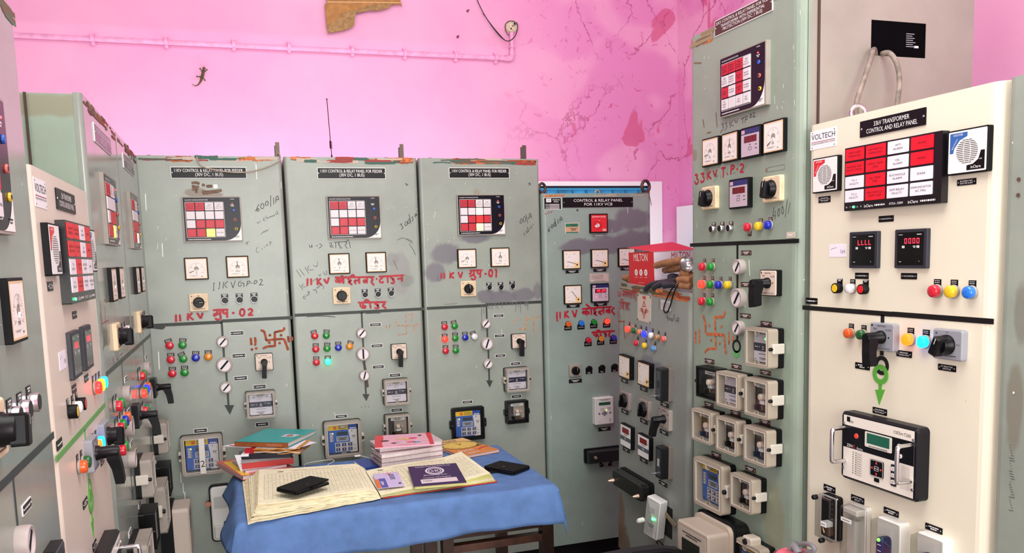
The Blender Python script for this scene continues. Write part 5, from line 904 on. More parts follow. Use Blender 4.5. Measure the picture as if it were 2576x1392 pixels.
    # numerical transformer relay with two bow handles
    x, z, W, H = P.spot(418, 862, 378, 345, .034); b = MB(); d = .034; b.rr(0, 0, W*1.1, H*1.1, .012, -d, 0, mat((18, 18, 24), .4, spec=.25), ch=.006); f = -d-.0005
    b.quad(-W*.5, W*.5, -H*.5, H*.5, f, mat((236, 230, 218), .4)); g = f-.0004; b.quad(-W*.5, W*.5, -H*.02, H*.34, g, BLACK)
    b.rr(.02*W, H*.2, W*.38, H*.24, .003, g-.001, g, mat((230, 226, 216), .4), n=2); b.quad(-W*.14, W*.18, H*.14, H*.3, g-.0014, mat((22, 96, 72), .25)); b.dashes(.02*W, H*.1, W*.26, H*.014, g-.0014, MARKER)
    b.lathe(-W*.3, H*.2, [(W*.03, g), (W*.026, g-.002)], mat((232, 70, 56), .4), 14); b.quad(-W*.45, -W*.4, H*.4, H*.48, g, BLACK); b.text('CDS', -W*.385, H*.41, H*.04, g-.0002, MARKER); b.text('CSEZen', W*.29, H*.42, H*.045, g, MARKER, w=W*.13); b.text('T200', W*.41, H*.415, H*.05, g, MARKER, w=W*.09)
    b.text('ZEN', -W*.4, H*.02, H*.05, g-.0003, TXT); b.text('E', -W*.33, H*.02, H*.055, g-.0003, mat((230, 60, 50), .5)); b.text('-Series', -W*.25, H*.01, H*.04, g-.0003, TXT)
    b.quad(-W*.32, -W*.21, -H*.42, -H*.05, g, mat((222, 216, 206), .5))
    for i in range(10): b.disc(-W*.345, -H*(.075+.037*i), W*.007, g-.0003, MARKER, 6); b.disc(-W*.3, -H*(.075+.037*i), W*.007, g-.0003, MARKER, 6); b.quad(-W*.285, -W*.22, -H*(.09+.037*i), -H*(.086+.037*i), g-.0003, MARKER)
    b.quad(W*.33, W*.45, -H*.4, -H*.05, g, mat((216, 208, 200), .5)); b.rr(.1*W*.1, -H*.4, W*.07, H*.06, .002, g-.001, g, BLACK, n=2)
    for a in (-1, 1):
        for c in (-1, 1): b.lathe(a*W*.49, c*H*.37, [(.004, g), (.0035, g-.002)], STEEL, 8)
    e = b.obj('protection_relay', P.e, (x, 0, z), label='large black and white relay with two chrome handles')
    q = MB(); q.rr(0, 0, W*.19, H*.26, .004, -.002, 0, BLACK, n=3); q.frame(0, 0, W*.18, H*.25, .0008, .004, -.0023, -.002, TXT); q.frame(0, 0, W*.06, H*.07, .0008, .002, -.0025, -.002, TXT); q.dashes(0, 0, W*.045, H*.012, -.0026, TXT)
    for a, c, r_ in ((0, .09, 0), (0, -.09, 2), (-.065, 0, 1), (.065, 0, 3)):
        an = r_*math.pi/2; t = [(0, .018), (-.015, -.014), (.015, -.014)]; q.add([(a*W+(p*math.cos(an)-s_*math.sin(an))*W, -.0026, c*H+(p*math.sin(an)+s_*math.cos(an))*W) for p, s_ in t], [(0, 1, 2)], mat((236, 70, 60), .5))
    q.obj('keypad', e, (W*.01, g, -H*.22)); q = MB(); q.rr(0, 0, W*.075, H*.33, .003, -.0015, 0, mat((30, 34, 44), .4), n=2)
    for i in range(3): q.rr(0, H*(.1-.1*i), W*.05, H*.06, .002, -.004, -.0015, mat((226, 222, 216), .4), n=2); q.text('F%d' % (i+1), 0, H*(.1-.1*i), H*.026, -.0043, MARKER)
    q.obj('function_keys', e, (W*.245, g, -H*.24)); q = MB()
    for i in range(2): q.rr(0, -H*.15*i, W*.055, H*.06, .003, -.003, 0, mat((230, 226, 220), .4), n=2); q.dashes(0, -H*.15*i, W*.035, H*.012, -.0034, MARKER)
    q.obj('reset_keys', e, (W*.32, g, H*.23))
    for s_ in (-1, 1): q = MB(); q.tube(chaikin([(0, 0, .27*H), (0, -.04, .27*H), (0, -.044, .25*H), (0, -.044, -.25*H), (0, -.04, -.27*H), (0, 0, -.27*H)], 2), .0055, SILVER, 10); q.obj('handle', e, (s_*W*.47, f, .02*H), label='chrome bow handle')

    setz(2010, 740, 2.134)
    clear_relay(P, 128, 1205, 84, 232, 'black', d=.04); clear_relay(P, 262, 1330, 84, 370, 'plain', d=.05); clear_relay(P, 440, 1425, 120, 400, 'flag', d=.05); clear_relay(P, 660, 1520, 138, 420, 'flag', d=.05)

cream_layout(P, {}, mat((10, 8, 10), .4), mat((16, 14, 16), .4))
eyebolt(P, .1, .09, 1.934, .02, SILVER, 1.3)
P.done()
# ---- neighbour at the right edge of the frame
P = Panel('control_cabinet', 'scuffed grey-green cabinet at the right edge beside the cream one', (XR, 1.345, 0), RZ, .62, 1.936, .5, panel_mat((152, 162, 150), .4, [(.05, 1.25, .02, .1, (120, 112, 96), .6), (.06, 1.45, .02, .06, (112, 104, 92), .5)], seed=8), r=.02)
eyebolt(P, .07, .06, 1.934, .024, SILVER, .9)
P.strokes([[(0, 0), (1, 1)]], 0, FAINT) if False else None
setz(2010, 740, 2.134)
for i in range(26): P.strokes([[(1128+i % 5*3, 810+i*14), (1136+i % 7*4, 815+i*14)]], 4, FAINT)
P.dots([(1155, 530)], 14, CHIP); setz(2010, 180, 2.32); P.dots([(1285, 630), (1282, 722)], 26, mat((92, 66, 52), .8))
P.done()
# ------------------------------------------------------------------ left hand row (faces +X)
XL = -.345; LZ = math.pi/2
def left_tall(label, y0, w, seed, z_div, h=2.064):
    P = Panel('control_cabinet', label, (XL, y0, 0), LZ, w, h, .6, panel_mat((146, 156, 146), .16, [(.3, 1.42, .04, .06, (132, 132, 128), .6)], seed=seed, dirt=.1), bodym=panel_mat((144, 166, 148), .4, [(.05, 2.03, .2, .03, (130, 120, 92), .6)], seed=seed+.5), r=.012)
    P.src = C2; P.map = (w/.606, z_div, 1.36, (h-z_div)/.706); return P
FLAKE = [mat((104, 74, 56), .8), mat((130, 110, 84), .8), RUST]
FADED = mat((156, 92, 84), .6, noise=.3, nscale=60); FADED2 = mat((160, 90, 100), .5)
P = left_tall('tall grey left-row cabinet next to the cream one, rust flaking off its top', 2.492, .682, 11, 1.305)
feeder_devices(P, ['RRWW', 'WWWW', 'WRRR', 'RRYW'], True, (0, 8), (10, 'grip'), {}, gs=mat((58, 68, 62), .4))
P.src = None
setz(240, 640, 3.865)
P.strokes([[(85, 440), (110, 470)], [(45, 450), (70, 700)], [(60, 680), (130, 640)], [(90, 500), (100, 700)], [(95, 850), (75, 920)], [(50, 560), (60, 800)], [(130, 660), (140, 860)]], 11, FADED)
P.strokes([[(120, 1020), (125, 1110)], [(140, 1010), (145, 1100)], [(165, 990), (170, 1080)], [(180, 1000), (172, 1040), (188, 1070)], [(200, 970), (215, 1050), (225, 960)], [(240, 980), (270, 960)], [(255, 960), (262, 1020)], [(285, 930), (290, 1000)], [(305, 910), (310, 980)]], 9, FADED2)
P.edge_wear(FLAKE, 26, hmax=.03, x0=.01, x1=.67)
P.done()
b = MB(); b.box(-.003, .001, .13, .136, .1, 2.06, mat((62, 50, 40), .8)); b.obj('door_seam', P.e)
P = left_tall('tall grey cabinet at far end of the left row, touching the middle row', 3.176, .668, 12, 1.305)
feeder_devices(P, ['RRWW', 'WWWW', 'RRRR', 'RRLW'], False, (0, 0), (10, 'grip'), {2: 4, 4: 4}, gs=mat((58, 72, 62), .4))
P.src = None
setz(240, 640, 3.865)
P.strokes([[(360, 790), (365, 850)], [(380, 780), (385, 840)], [(400, 770), (405, 830)], [(430, 760), (440, 820)], [(460, 750), (470, 800)]], 9, FADED2)
a_ = P.hit(*(lambda p: ((p[0]-240)*3.865, (p[1]-640)*3.865))((389, 1340))); b = MB(); b.rr(0, 0, .19, .24, .02, -.05, 0, BLACKM); b.rr(0, 0, .17, .22, .015, -.115, -.05, mat((206, 190, 178), .45), ch=.006); b.rr(0, .03, .1, .05, .002, -.116, -.115, mat((60, 66, 60), .2)); b.dashes(0, .07, .12, .006, -.1165, MARKER, 2); b.obj('energy_meter', P.e, (.52, 0, a_[1]-.09), label='beige energy meter on black base')
P.edge_wear(FLAKE, 22, hmax=.03, x0=.01, x1=.65)
P.done()
# ---- cream cabinet of the left row
P = Panel('control_cabinet', 'cream cabinet in the left row, seen edge on, green painted strip across it', (XL, 1.782, 0), LZ, .662, 1.798, .6, panel_mat((226, 214, 198), .3, [], dirt=.03, seed=13), r=.012)
P.src = CRP; P.map = (.662/.631, 1.234, 1.429, 1.11); LGR = mat((104, 168, 90), .45)
cream_layout(P, {'red': 3, 'yellow': 1.6, 'lblue': 4}, LGR, LGR)
P.src = None
eyebolt(P, .3, .09, 1.796, .03, SILVER, .5)
P.done()
# ---- nearest cabinet, cut by the frame edge
P = left_tall('tall grey cabinet nearest the camera, cut off by the left edge', 1.112, .658, 14, 1.28, 2.07)
feeder_devices(P, ['RRWW', 'WWWW', 'WRRR', 'RRWW'], True, (0, 10), (10, 'grip'), {}, gs=mat((48, 58, 60), .4))
P.src = None
P.edge_wear([mat((110, 84, 64), .8), mat((84, 104, 84), .8)], 10, hmax=.02, x0=.5, x1=.665)
P.done()
# ------------------------------------------------------------------ table, cloth and what lies on it
TX0, TX1, TY0, TY1, TZ = -.025, 1.075, 2.768, 3.47, .755
WOOD = mat((50, 29, 22), .35, noise=.35, nscale=14); WOODL = mat((80, 50, 38), .35, noise=.3, nscale=14)
t = empty('wooden_table', (.54, 3.1, 0), 0, 'dark brown wooden table under the blue cloth, front rail and legs showing', 'table')
def tpart(name, boxes, m=WOOD):
    b = MB()
    for x0, x1, y0, y1, z0, z1 in boxes: b.box(x0-.54, x1-.54, y0-3.1, y1-3.1, z0, z1, m)
    return b.obj(name, t)
tpart('tabletop', [(TX0+.01, TX1-.01, TY0+.01, TY1-.01, .725, .752)])
for x in (TX0+.02, 1.05):
    for y in (2.83, 3.40): tpart('leg', [(x, x+.045, y, y+.045, 0, .725)])
tpart('stile', [(.665, .705, 2.83, 2.875, 0, .725)])
[tpart('apron', [q_]) for q_ in ((.705, 1.05, 2.845, 2.86, .575, .725), (.05, .665, 2.845, 2.86, .6, .725), (.05, 1.05, 3.41, 3.425, .6, .725))]
tpart('rail', [(.705, 1.05, 2.835, 2.87, .525, .553)], WOODL); tpart('plank', [(.56, .6, 2.88, 2.92, .1, .725), (.61, .655, 2.88, 2.92, .1, .725)])
# cloth
CLOTH = mat((88, 122, 176), .85, noise=.07, nscale=22, bump=.12)
def cloth():
    b = MB(); NX, NY = 96, 66; L, R, Fr, Bk = .12, .09, .155, .1
    us = [TX0-L+(TX1-TX0+L+R)*i/NX for i in range(NX+1)]; vs = [TY0-Fr+(TY1-TY0+Fr+Bk)*j/NY for j in range(NY+1)]
    V = []
    for v in vs:
        for u in us:
            dx = max(TX0-u, 0)+max(u-TX1, 0); dy = max(TY0-v, 0)+max(v-TY1, 0); sx = -1 if u < TX0 else 1; sy = -1 if v < TY0 else 1
            x, y = min(max(u, TX0), TX1), min(max(v, TY0), TY1); z = .7585
            z += .0012*math.sin(u*23+v*9)*math.sin(v*17-u*5)
            if dx and dy:  # hanging corner folds out along the diagonal
                m_, M_ = min(dx, dy), max(dx, dy); z -= M_*.93+m_*.5; k = .12*m_
                x += sx*(k*.75+.012+.02*min(1, M_/.1)); y += sy*(k*.75+.012)
            elif dy:
                f = .008*math.sin(u*13+1.0)+.004*math.sin(u*31); q = min(dy/.03, 1)
                y += sy*(.012*q+f*dy/.15*1.3+.01*dy/.15); z -= max(0, dy-.008)*.97+.006*math.sin(u*5)*dy/.15; 
            elif dx:
                fl = .055 if sx < 0 else .05; f = .018*math.sin(v*11+.6)*dx/.15
                x += sx*(.01*min(dx/.03, 1)+fl*dx/.15+f); z -= max(0, dx-.01)*(.8 if sx < 0 else .95)
            V.append((x, y, z))
    n = NX+1; Fc = [(j*n+i, j*n+i+1, (j+1)*n+i+1, (j+1)*n+i) for j in range(NY) for i in range(NX)]
    b.add(V, Fc, CLOTH, True); o = b.obj('tablecloth'); tag(o, 'blue cotton cloth draped over the wooden table', 'tablecloth')
    s = o.modifiers.new('thickness', 'SOLIDIFY'); s.thickness = .0015; return o
cloth()
TOP = .7605
def base_xy(o, pts): return
def plank(name, FL, FR, BL, z, th, mk, label, cat='book', group=None, zl=None, rx=0):
    """a book-like slab given by three top corners in the photograph at height z; mk(b, W, D, th) builds the parts"""
    a, c, d = on_z(*FL, z), on_z(*FR, z), on_z(*BL, z); ux = (c-a); W = ux.length; ux = ux.normalized(); uy = Vector((-ux.y, ux.x, 0)); D = abs((d-a).dot(uy)); sh = 0
    e = empty(name, (a.x, a.y, z-th), math.atan2(ux.y, ux.x), label, cat, group); mk(e, W, D, th); return e
def slab(e, name, W, D, z0, z1, m, ins=0, label=None, x0=None, x1=None, y0=None, y1=None):
    b = MB(); b.box(ins if x0 is None else x0, (W-ins) if x1 is None else x1, ins if y0 is None else y0, (D-ins) if y1 is None else y1, z0, z1, m); return b.obj(name, e, label=label)
PAPER = mat((226, 210, 212), .7, noise=.05, nscale=60); PAPERW = mat((236, 232, 240), .7); PAPERY = mat((232, 226, 186), .75, noise=.06, nscale=40)
def pages(e, W, D, z0, z1, m=PAPER, ins=.004, n=7):
    b = MB()
    for i in range(n):
        k = ins+random.uniform(0, .0012); za, zb = z0+(z1-z0)*i/n, z0+(z1-z0)*(i+1)/n-.0003; b.box(k, W-k, k, D-k, za, zb, m)
    return b.obj('pages', e, label='cream page edges')
def paperback(cover, spine='left', pg=PAPER, front=None):
    def f(e, W, D, th):
        slab(e, 'back_cover', W, D, 0, .0008, cover); pages(e, W, D, .0008, th-.0008, pg); slab(e, 'front_cover', W, D, th-.0008, th, front or cover)
        if spine == 'left': slab(e, 'spine', W, D, 0, th, cover, x0=0, x1=.0035, y0=0, y1=D)
        elif spine == 'front': slab(e, 'spine', W, D, 0, th, cover, x0=0, x1=W, y0=0, y1=.0035)
    return f
Z5 = lambda X, Y: (550+X/5.354, 1070+Y/5.354)
z = TOP
LS = 'files and books in the left pile'
MAR = mat((110, 34, 48), .5)
def step(th):
    global z; z += th; return z
zt = step(.010); plank('book', Z5(372, 742), Z5(800, 700), Z5(420, 560), zt, .010, paperback(MAR, 'front'), 'maroon covered book at the very bottom of the left pile', group=LS)
z0_ = z
def colourbook(e, W, D, th):
    cv = mat((206, 96, 84), .45); slab(e, 'back_cover', W, D, 0, .0008, cv); pages(e, W, D, .0008, th-.0008); o = slab(e, 'front_cover', W, D, th-.0008, th, cv)
    b = MB(); b.add([(.004, .01, th+.0003), (.03, .0, th+.0003), (.1, D*.9, th+.0003), (.02, D*.9, th+.0003)], [(0, 1, 2, 3)], mat((246, 196, 52), .45)); b.add([(.05, D*.35, th+.0006), (.09, D*.3, th+.0006), (.11, D*.7, th+.0006), (.07, D*.75, th+.0006)], [(0, 1, 2, 3)], mat((60, 84, 70), .5)); b.obj('cover_print', e)
zt = step(.016); e = plank('book', Z5(318, 690), Z5(1010, 560), Z5(108, 470), zt, .016, colourbook, 'red and yellow covered book slewed out to the left in the left pile', group=LS)
zt = step(.010); plank('book', Z5(358, 618), Z5(915, 530), Z5(380, 440), zt, .010, paperback(mat((212, 190, 196), .5), 'front'), 'thin pale pink book below the red one in the left pile', group=LS)
zt = step(.024); plank('book', Z5(312, 515), Z5(1008, 440), Z5(300, 380), zt, .024, paperback(mat((196, 44, 40), .4), 'front'), 'thick red spined book in the left pile', group=LS)
zt = step(.012); plank('folder', Z5(300, 480), Z5(985, 405), Z5(300, 350), zt, .012, paperback(mat((150, 142, 144), .5), 'none', mat((170, 162, 164), .7)), 'grey paper folder on the thick red book', 'folder', LS)
def bw(e, W, D, th):
    slab(e, 'cover', W, D, 0, th, mat((30, 28, 40), .4)); slab(e, 'white_band', W, D, th*.6, th+.0006, PAPERW, x0=-.0008, x1=.03, y0=-.0006, y1=D)
    b = MB(); b.add([(-.024, -.002, th), (-.002, -.003, th), (.012, -.003, -.055), (-.004, -.002, -.05)], [(0, 1, 2, 3)], PAPERW); b.add([(-.024, .0, th), (-.002, -.001, th), (.012, -.001, -.055), (-.004, .0, -.05)], [(0, 1, 2, 3)], PAPERW); b.obj('slipped_sheet', e, label='white sheet hanging down')
zt = step(.020); plank('file_binder', Z5(300, 400), Z5(960, 370), Z5(285, 260), zt, .020, bw, 'black file with a white band under the orange folder', 'file', LS)
OFM = mat((214, 150, 70), .5, noise=.12, nscale=40)
def ofold(e, W, D, th):
    b = MB(); n = 24
    for k, (zz, c) in enumerate(((0, OFM), (th*.35, PAPER), (th*.6, mat((190, 120, 52), .5)), (th, OFM))):
        pts = [(W*i/n, 0, zz+.003*math.sin(i*.7+k*1.3)*(i/n)) for i in range(n+1)]; q = [(x, D, zz_) for x, y, zz_ in pts]
        b.add(pts+q, [(i, i+1, n+2+i, n+1+i) for i in range(n)], c)
        b.add(pts+[(x, 0, zz_-.003) for x, y, zz_ in pts], [(i, i+1, n+2+i, n+1+i) for i in range(n)], c)
    b.obj('folder_leaves', e); slab(e, 'spine_tape', W, D, -.001, th+.0012, mat((176, 24, 40), .45), x0=-.002, x1=.035, y0=-.001, y1=D, label='red taped edge')
zt = step(.016); plank('folder', Z5(355, 330), Z5(1095, 320), Z5(345, 220), zt, .016, ofold, 'orange paper folder with a red taped edge in the left pile', 'folder', LS)
def loose(e, W, D, th):
    b = MB(); n = 12
    def sheet(P4, lift):
        V = []
        for j in range(n+1):
            for i in range(n+1):
                s_, t_ = i/n, j/n; p = (1-s_)*(1-t_)*P4[0]+s_*(1-t_)*P4[1]+s_*t_*P4[2]+(1-s_)*t_*P4[3]; V.append((p.x, p.y, p.z+lift*(1-s_)**2))
        b.add(V, [(j*(n+1)+i, j*(n+1)+i+1, (j+1)*(n+1)+i+1, (j+1)*(n+1)+i) for j in range(n) for i in range(n)], PAPERW, True)
    sheet([Vector((-.06, .0, 0)), Vector((.22, -.005, 0)), Vector((.24, .15, 0)), Vector((.05, .17, 0))], .004); sheet([Vector((.05, -.0, .001)), Vector((.27, .0, .001)), Vector((.3, .12, .001)), Vector((.1, .2, .001))], .0)
    b.obj('sheets', e); slab(e, 'red_string', W, D, .003, .005, PAINTRED, x0=-.03, x1=.03, y0=.01, y1=.016)
zt = step(.004); plank('paper_sheaf', Z5(215, 290), Z5(940, 310), Z5(400, 100), zt, .004, loose, 'loose white papers sticking out under the teal file', 'papers', LS)
def teal(e, W, D, th):
    tm = mat((22, 160, 158), .4); slab(e, 'back_cover', W, D, 0, .0012, tm); slab(e, 'spine', W, D, 0, th, mat((150, 84, 44), .45, noise=.1, nscale=40), x0=0, x1=W, y0=-.001, y1=.004, label='brown spine'); pages(e, W, D, .0012, th-.0012, mat((232, 214, 212), .7), .006); o = slab(e, 'front_cover', W, D, th-.0012, th, tm, label='teal cover')
    b = MB(); b.text('INSURANCE', 0, 0, th*.5, 0, mat((206, 150, 116), .5)); b.obj('spine_lettering', e, (W*.75, -.0014, th*.5))
    b = MB(); b.quad(0, .06, 0, .05, 0, mat((206, 206, 226), .5)); b.disc(.03, .026, .014, -.0003, mat((96, 40, 44), .5)); b.disc(.036, .018, .01, -.0005, mat((196, 150, 60), .5)); b.disc(.022, .022, .008, -.0006, mat((180, 60, 60), .5)); b.quad(.066, .086, .012, .034, 0, mat((196, 180, 90), .5)); b.quad(.07, .082, .018, .028, -.0003, mat((60, 120, 130), .5)); o = b.obj('picture_label', e, (W*.62, D*.42, th+.0004)); o.rotation_euler = (-math.pi/2, 0, 0)
zt = step(.018); plank('file_binder', Z5(213, 226), Z5(930, 243), Z5(530, 45), zt, .018, teal, 'teal file with a brown spine on top of the left pile', 'file', LS)
# ---- right pile of thick paperbacks
Z6 = lambda X, Y: (880+X/5.6, 1070+Y/5.6)
RS = 'thick paperbacks in the right pile'; z = TOP+.004
DK = mat((120, 66, 70), .5); WP = mat((228, 214, 218), .65, noise=.04, nscale=90)
for i, (fl, fr, bl, lab) in enumerate((((438, 545), (1326, 425), (310, 420), 'white paged paperback lowest in the right pile, on the spiral notebook'), ((438, 475), (1326, 355), (306, 395), 'white paged paperback second from bottom in the right pile'), ((436, 415), (1322, 290), (298, 330), 'white paged paperback in the middle of the right pile'), ((410, 325), (1312, 215), (318, 215), 'white paged paperback just below the pink magazine'))):
    th = .0195; zt = step(th+.0005); plank('book', Z6(*fl), Z6(*fr), Z6(*bl), zt, th, paperback(DK, 'back', WP, mat((206, 186, 192), .5)), lab, group=RS)
def pinkmag(e, W, D, th):
    pk = mat((240, 178, 200), .35); b = MB(); b.box(0, W, 0, D, 0, th, pk); b.obj('cover', e); rd = mat((222, 30, 54), .35)
    b = MB(); y = -.0004
    b.add([(0, y, 0), (W*.14, y, 0), (W*.12, y, D*.3), (W*.15, y, D*.7), (W*.14, y, D), (0, y, D)], [(0, 1, 2, 3, 4, 5)], rd); b.add([(W*.93, y, 0), (W, y, 0), (W, y, D), (W*.9, y, D), (W*.92, y, D*.5)], [(0, 1, 2, 3, 4)], rd)
    def blob(cx, cz, r, m, sx=1.0, yy=-.0007): b.disc(cx*W, cz*D, r, yy, m, 10, sx)
    blob(.17, .5, .013, mat((70, 44, 40), .5), 1.4); blob(.45, .62, .014, mat((232, 190, 130), .5), 1.5); blob(.55, .52, .009, mat((236, 206, 60), .5), 1.5, -.0009); blob(.66, .6, .014, mat((226, 60, 110), .5), 1.3); blob(.38, .28, .013, mat((90, 50, 46), .5), 2.0); blob(.44, .26, .009, mat((240, 226, 222), .5), 2.6, -.0009); blob(.72, .26, .011, mat((70, 170, 214), .5), 1.6); blob(.62, .3, .012, mat((226, 90, 110), .5), 1.6); blob(.79, .8, .012, mat((40, 40, 50), .5), .7); blob(.87, .4, .01, mat((236, 200, 190), .5), 1.6)
    b.stroke([(W*.12, D*.85), (W*.88, D*.9)], .005, -.0006, mat((250, 220, 230), .5), False); b.dashes(W*.55, D*.1, W*.3, .006, -.0008, mat((200, 60, 90), .5))
    o = b.obj('cover_print', e, (0, 0, th)); o.rotation_euler = (-math.pi/2, 0, 0)
zt = step(.0045); plank('magazine', Z6(352, 322), Z6(1190, 268), Z6(395, 150), zt, .004, pinkmag, 'pink and red magazine on top of the right pile', 'magazine')
# ---- economy magazine
def eco(e, W, D, th):
    cv = mat((222, 132, 56), .4, noise=.08, nscale=20); slab(e, 'back_cover', W, D, 0, .0008, cv); pages(e, W, D, .0008, th-.0006, mat((226, 206, 206), .7), .002); slab(e, 'front_cover', W, D, th-.0006, th, cv, label='orange cover')
    b = MB(); b.add([(.0, -.0003, D*.55), (W, -.0003, D*.5), (W, -.0003, D), (0, -.0003, D)], [(0, 1, 2, 3)], mat((232, 190, 130), .5)); b.text('economy', W*.4, D*.88, D*.14, -.0006, MARKER, w=W*.6)
    b.disc(W*.52, D*.6, D*.24, -.0006, mat((150, 112, 40), .45), 24, 1.2); b.disc(W*.52, D*.6, D*.21, -.0008, mat((232, 196, 96), .45), 24, 1.2)
    for i in range(12): a = i*math.pi/6; b.disc(W*.52+D*.2*math.cos(a), D*.6+D*.17*math.sin(a), .003, -.001, MARKER, 6)
    b.stroke([(W*.52, D*.6), (W*.6, D*.68)], .004, -.0011, MARKER); b.stroke([(W*.52, D*.6), (W*.52, D*.75)], .003, -.0011, MARKER)
    b.text('Operatti', W*.35, D*.26, D*.1, -.0006, TXT, w=W*.4); b.text('learn', W*.38, D*.12, D*.09, -.0006, TXT, w=W*.3); b.stroke([(W*.65, D*.22), (W*.85, D*.3), (W*.97, D*.28)], .012, -.0006, mat((200, 50, 60), .5)); b.stroke([(W*.8, D*.42), (W*.97, D*.45)], .012, -.0006, mat((60, 90, 70), .5)); b.stroke([(W*.1, D*.7), (W*.22, D*.74)], .014, -.0006, mat((214, 60, 80), .5)); b.disc(W*.9, D*.7, .012, -.0007, mat((50, 60, 90), .5), 10, 1.5)
    o = b.obj('cover_print', e, (0, 0, th)); o.rotation_euler = (-math.pi/2, 0, 0)
plank('magazine', Z6(1600, 440), Z6(2110, 345), Z6(1315, 225), TOP+.0115, .011, eco, 'orange economy magazine with a clock, lying right of the book piles', 'magazine')
# ---- spiral notebook, card, cable
b = MB(); a = on_z(917, 1180, TOP+.003); c = on_z(1078, 1157, TOP+.003); d_ = (c-a); L_ = d_.length; rz_ = math.atan2(d_.y, d_.x)
e = empty('spiral_notebook', (a.x, a.y, TOP), rz_, 'blue spiral notebook beneath the right pile', 'notebook'); BLN = mat((30, 62, 150), .4)
slab(e, 'cover', L_, .17, .0004, .0036, BLN, x0=0, x1=L_, y0=.004, y1=.17)
b = MB()
for i in range(34):
    x = L_*(i+.5)/34; b.tube([(x, .004+.0042*math.cos(t_), .0045+.004*math.sin(t_)) for t_ in [k*math.pi/4 for k in range(9)]], .0007, BLN, 4)
b.obj('spiral_wire', e)
b = MB(); q = [on_z(*p, TOP) for p in ((889, 1160), (944, 1154), (958, 1170), (900, 1178))]; b.hprism([(p.x, p.y) for p in q], TOP, TOP+.0012, mat((226, 212, 206), .6)); cxy = sum(q, Vector())/4
b.hprism([(cxy.x+.03+.006*math.cos(k), cxy.y-.01+.004*math.sin(k)) for k in range(6)], TOP+.0012, TOP+.0016, mat((190, 160, 70), .5)); o = b.obj('paper_card'); tag(o, 'small cream card lying left of the right pile', 'card')
b = MB(); q = [Vector(on_z(*p, TOP+.002)) for p in ((771, 1186), (763, 1172), (770, 1166), (805, 1160), (838, 1156), (842, 1162), (822, 1170), (830, 1176), (866, 1176), (900, 1172), (930, 1168), (943, 1163), (935, 1154), (905, 1150))]
q[-1].z += .006; b.tube(chaikin([tuple(p) for p in q], 2), .0014, WHITE, 6); p = q[-1]; b.box(p.x-.022, p.x+.002, p.y-.005, p.y+.005, p.z-.003, p.z+.003, WHITE); p = q[0]; b.box(p.x-.02, p.x+.012, p.y-.012, p.y+.006, TOP, TOP+.004, WHITE); o = b.obj('charging_cable'); tag(o, 'thin white charging cable lying behind the open ledger', 'cable')
# ---- open ledger
Z7 = lambda X, Y: (510+X/2.77, 1060+Y/2.77)
e = empty('ledger', tuple(on_z(958, 1247, TOP)), 0, 'big old register lying open, pages covered with ruled columns', 'register'); eo = Vector(e.location)
def lp(px, z): p = on_z(*px, z); return p-eo
PGL = [mat((244, 238, 206), .75, noise=.04, nscale=50), mat((236, 226, 190), .8, noise=.08, nscale=40), mat((220, 204, 164), .8, noise=.1, nscale=30)]
def bil(q, s, t_): return (1-s)*(1-t_)*q[0]+s*(1-t_)*q[1]+s*t_*q[2]+(1-s)*t_*q[3]
TH = .042
topq = [lp(Z7(385, 575), TOP+TH), lp(Z7(1220, 505), TOP+.012), lp(Z7(1110, 312), TOP+.02), lp(Z7(395, 335), TOP+TH)]
botq = [lp(Z7(350, 705), TOP+.002), lp(Z7(1240, 540), TOP+.002), lp(Z7(1130, 330), TOP+.002), lp(Z7(300, 420), TOP+.002)]
b = MB(); NL = 26
for k in range(NL):
    f = k/(NL-1); f2 = f**1.0; jit = .022*(1-f)*random.random()+.005*random.random(); q = [botq[i].lerp(topq[i], min(1, f2**.75 if i in (0, 3) else f)) for i in range(4)]
    for i in range(4): q[i] = Vector((q[i].x, q[i].y, (.0025+(TH-.004)*f) if i in (0, 3) else (.0025+.014*f)))
    q[0] += Vector((-jit, -jit*.9, 0)); q[3] += Vector((-jit, 0, 0)); n = 14; lo, hi = [], []
    for i in range(n+1):
        s_ = i/n; w_ = random.uniform(-.004, .003)*(1.6-f); p0 = bil(q, s_, 0)+Vector((0, w_-jit*random.random()*.6, 0)); p1 = bil(q, s_, 1)
        hump = .012*f*math.sin(math.pi*min(1, s_*1.05))**2*(s_)+(.016*f*max(0, s_-.55)/.45 if s_ < .95 else 0); p0.z += hump; p1.z += hump; lo.append(tuple(p0)); hi.append(tuple(p1))
    lf = [(random.uniform(-.003, .001), 0, 0)]
    b.add(lo+hi, [(i, i+1, n+2+i, n+1+i) for i in range(n)], PGL[0] if k == NL-1 else random.choice(PGL), k == NL-1)
    dz = TH/NL*.75; b.add(lo+[(x, y, z_-dz) for x, y, z_ in lo], [(i, i+1, n+2+i, n+1+i) for i in range(n)], random.choice(PGL)); l2 = [lo[0], hi[0]]; b.add(l2+[(x, y, z_-dz) for x, y, z_ in l2], [(0, 1, 3, 2)], random.choice(PGL))
    if k == NL-1: TOPL = (lo, hi, n)
b.obj('left_pages', e, label='thick curled yellowed pages')
rq0 = [lp(Z7(1240, 530), TOP+.004), lp(Z7(2040, 415), TOP+.004), lp(Z7(1830, 265), TOP+.004), lp(Z7(1140, 345), TOP+.004)]
b = MB(); b.add([tuple(Vector((p.x, p.y, .0012))+Vector(((.006, -.01, 0) if i in (0, 1) else (0, .004, 0)))) for i, p in enumerate(rq0)], [(0, 1, 2, 3)], mat((196, 44, 44), .55)); b.add([tuple(Vector((p.x, p.y, zz))+Vector((.006, -.01, 0))) for p in rq0[:2] for zz in (0, .003)], [(0, 1, 3, 2)], mat((196, 44, 44), .55)); b.obj('back_cover', e, label='red cover board')
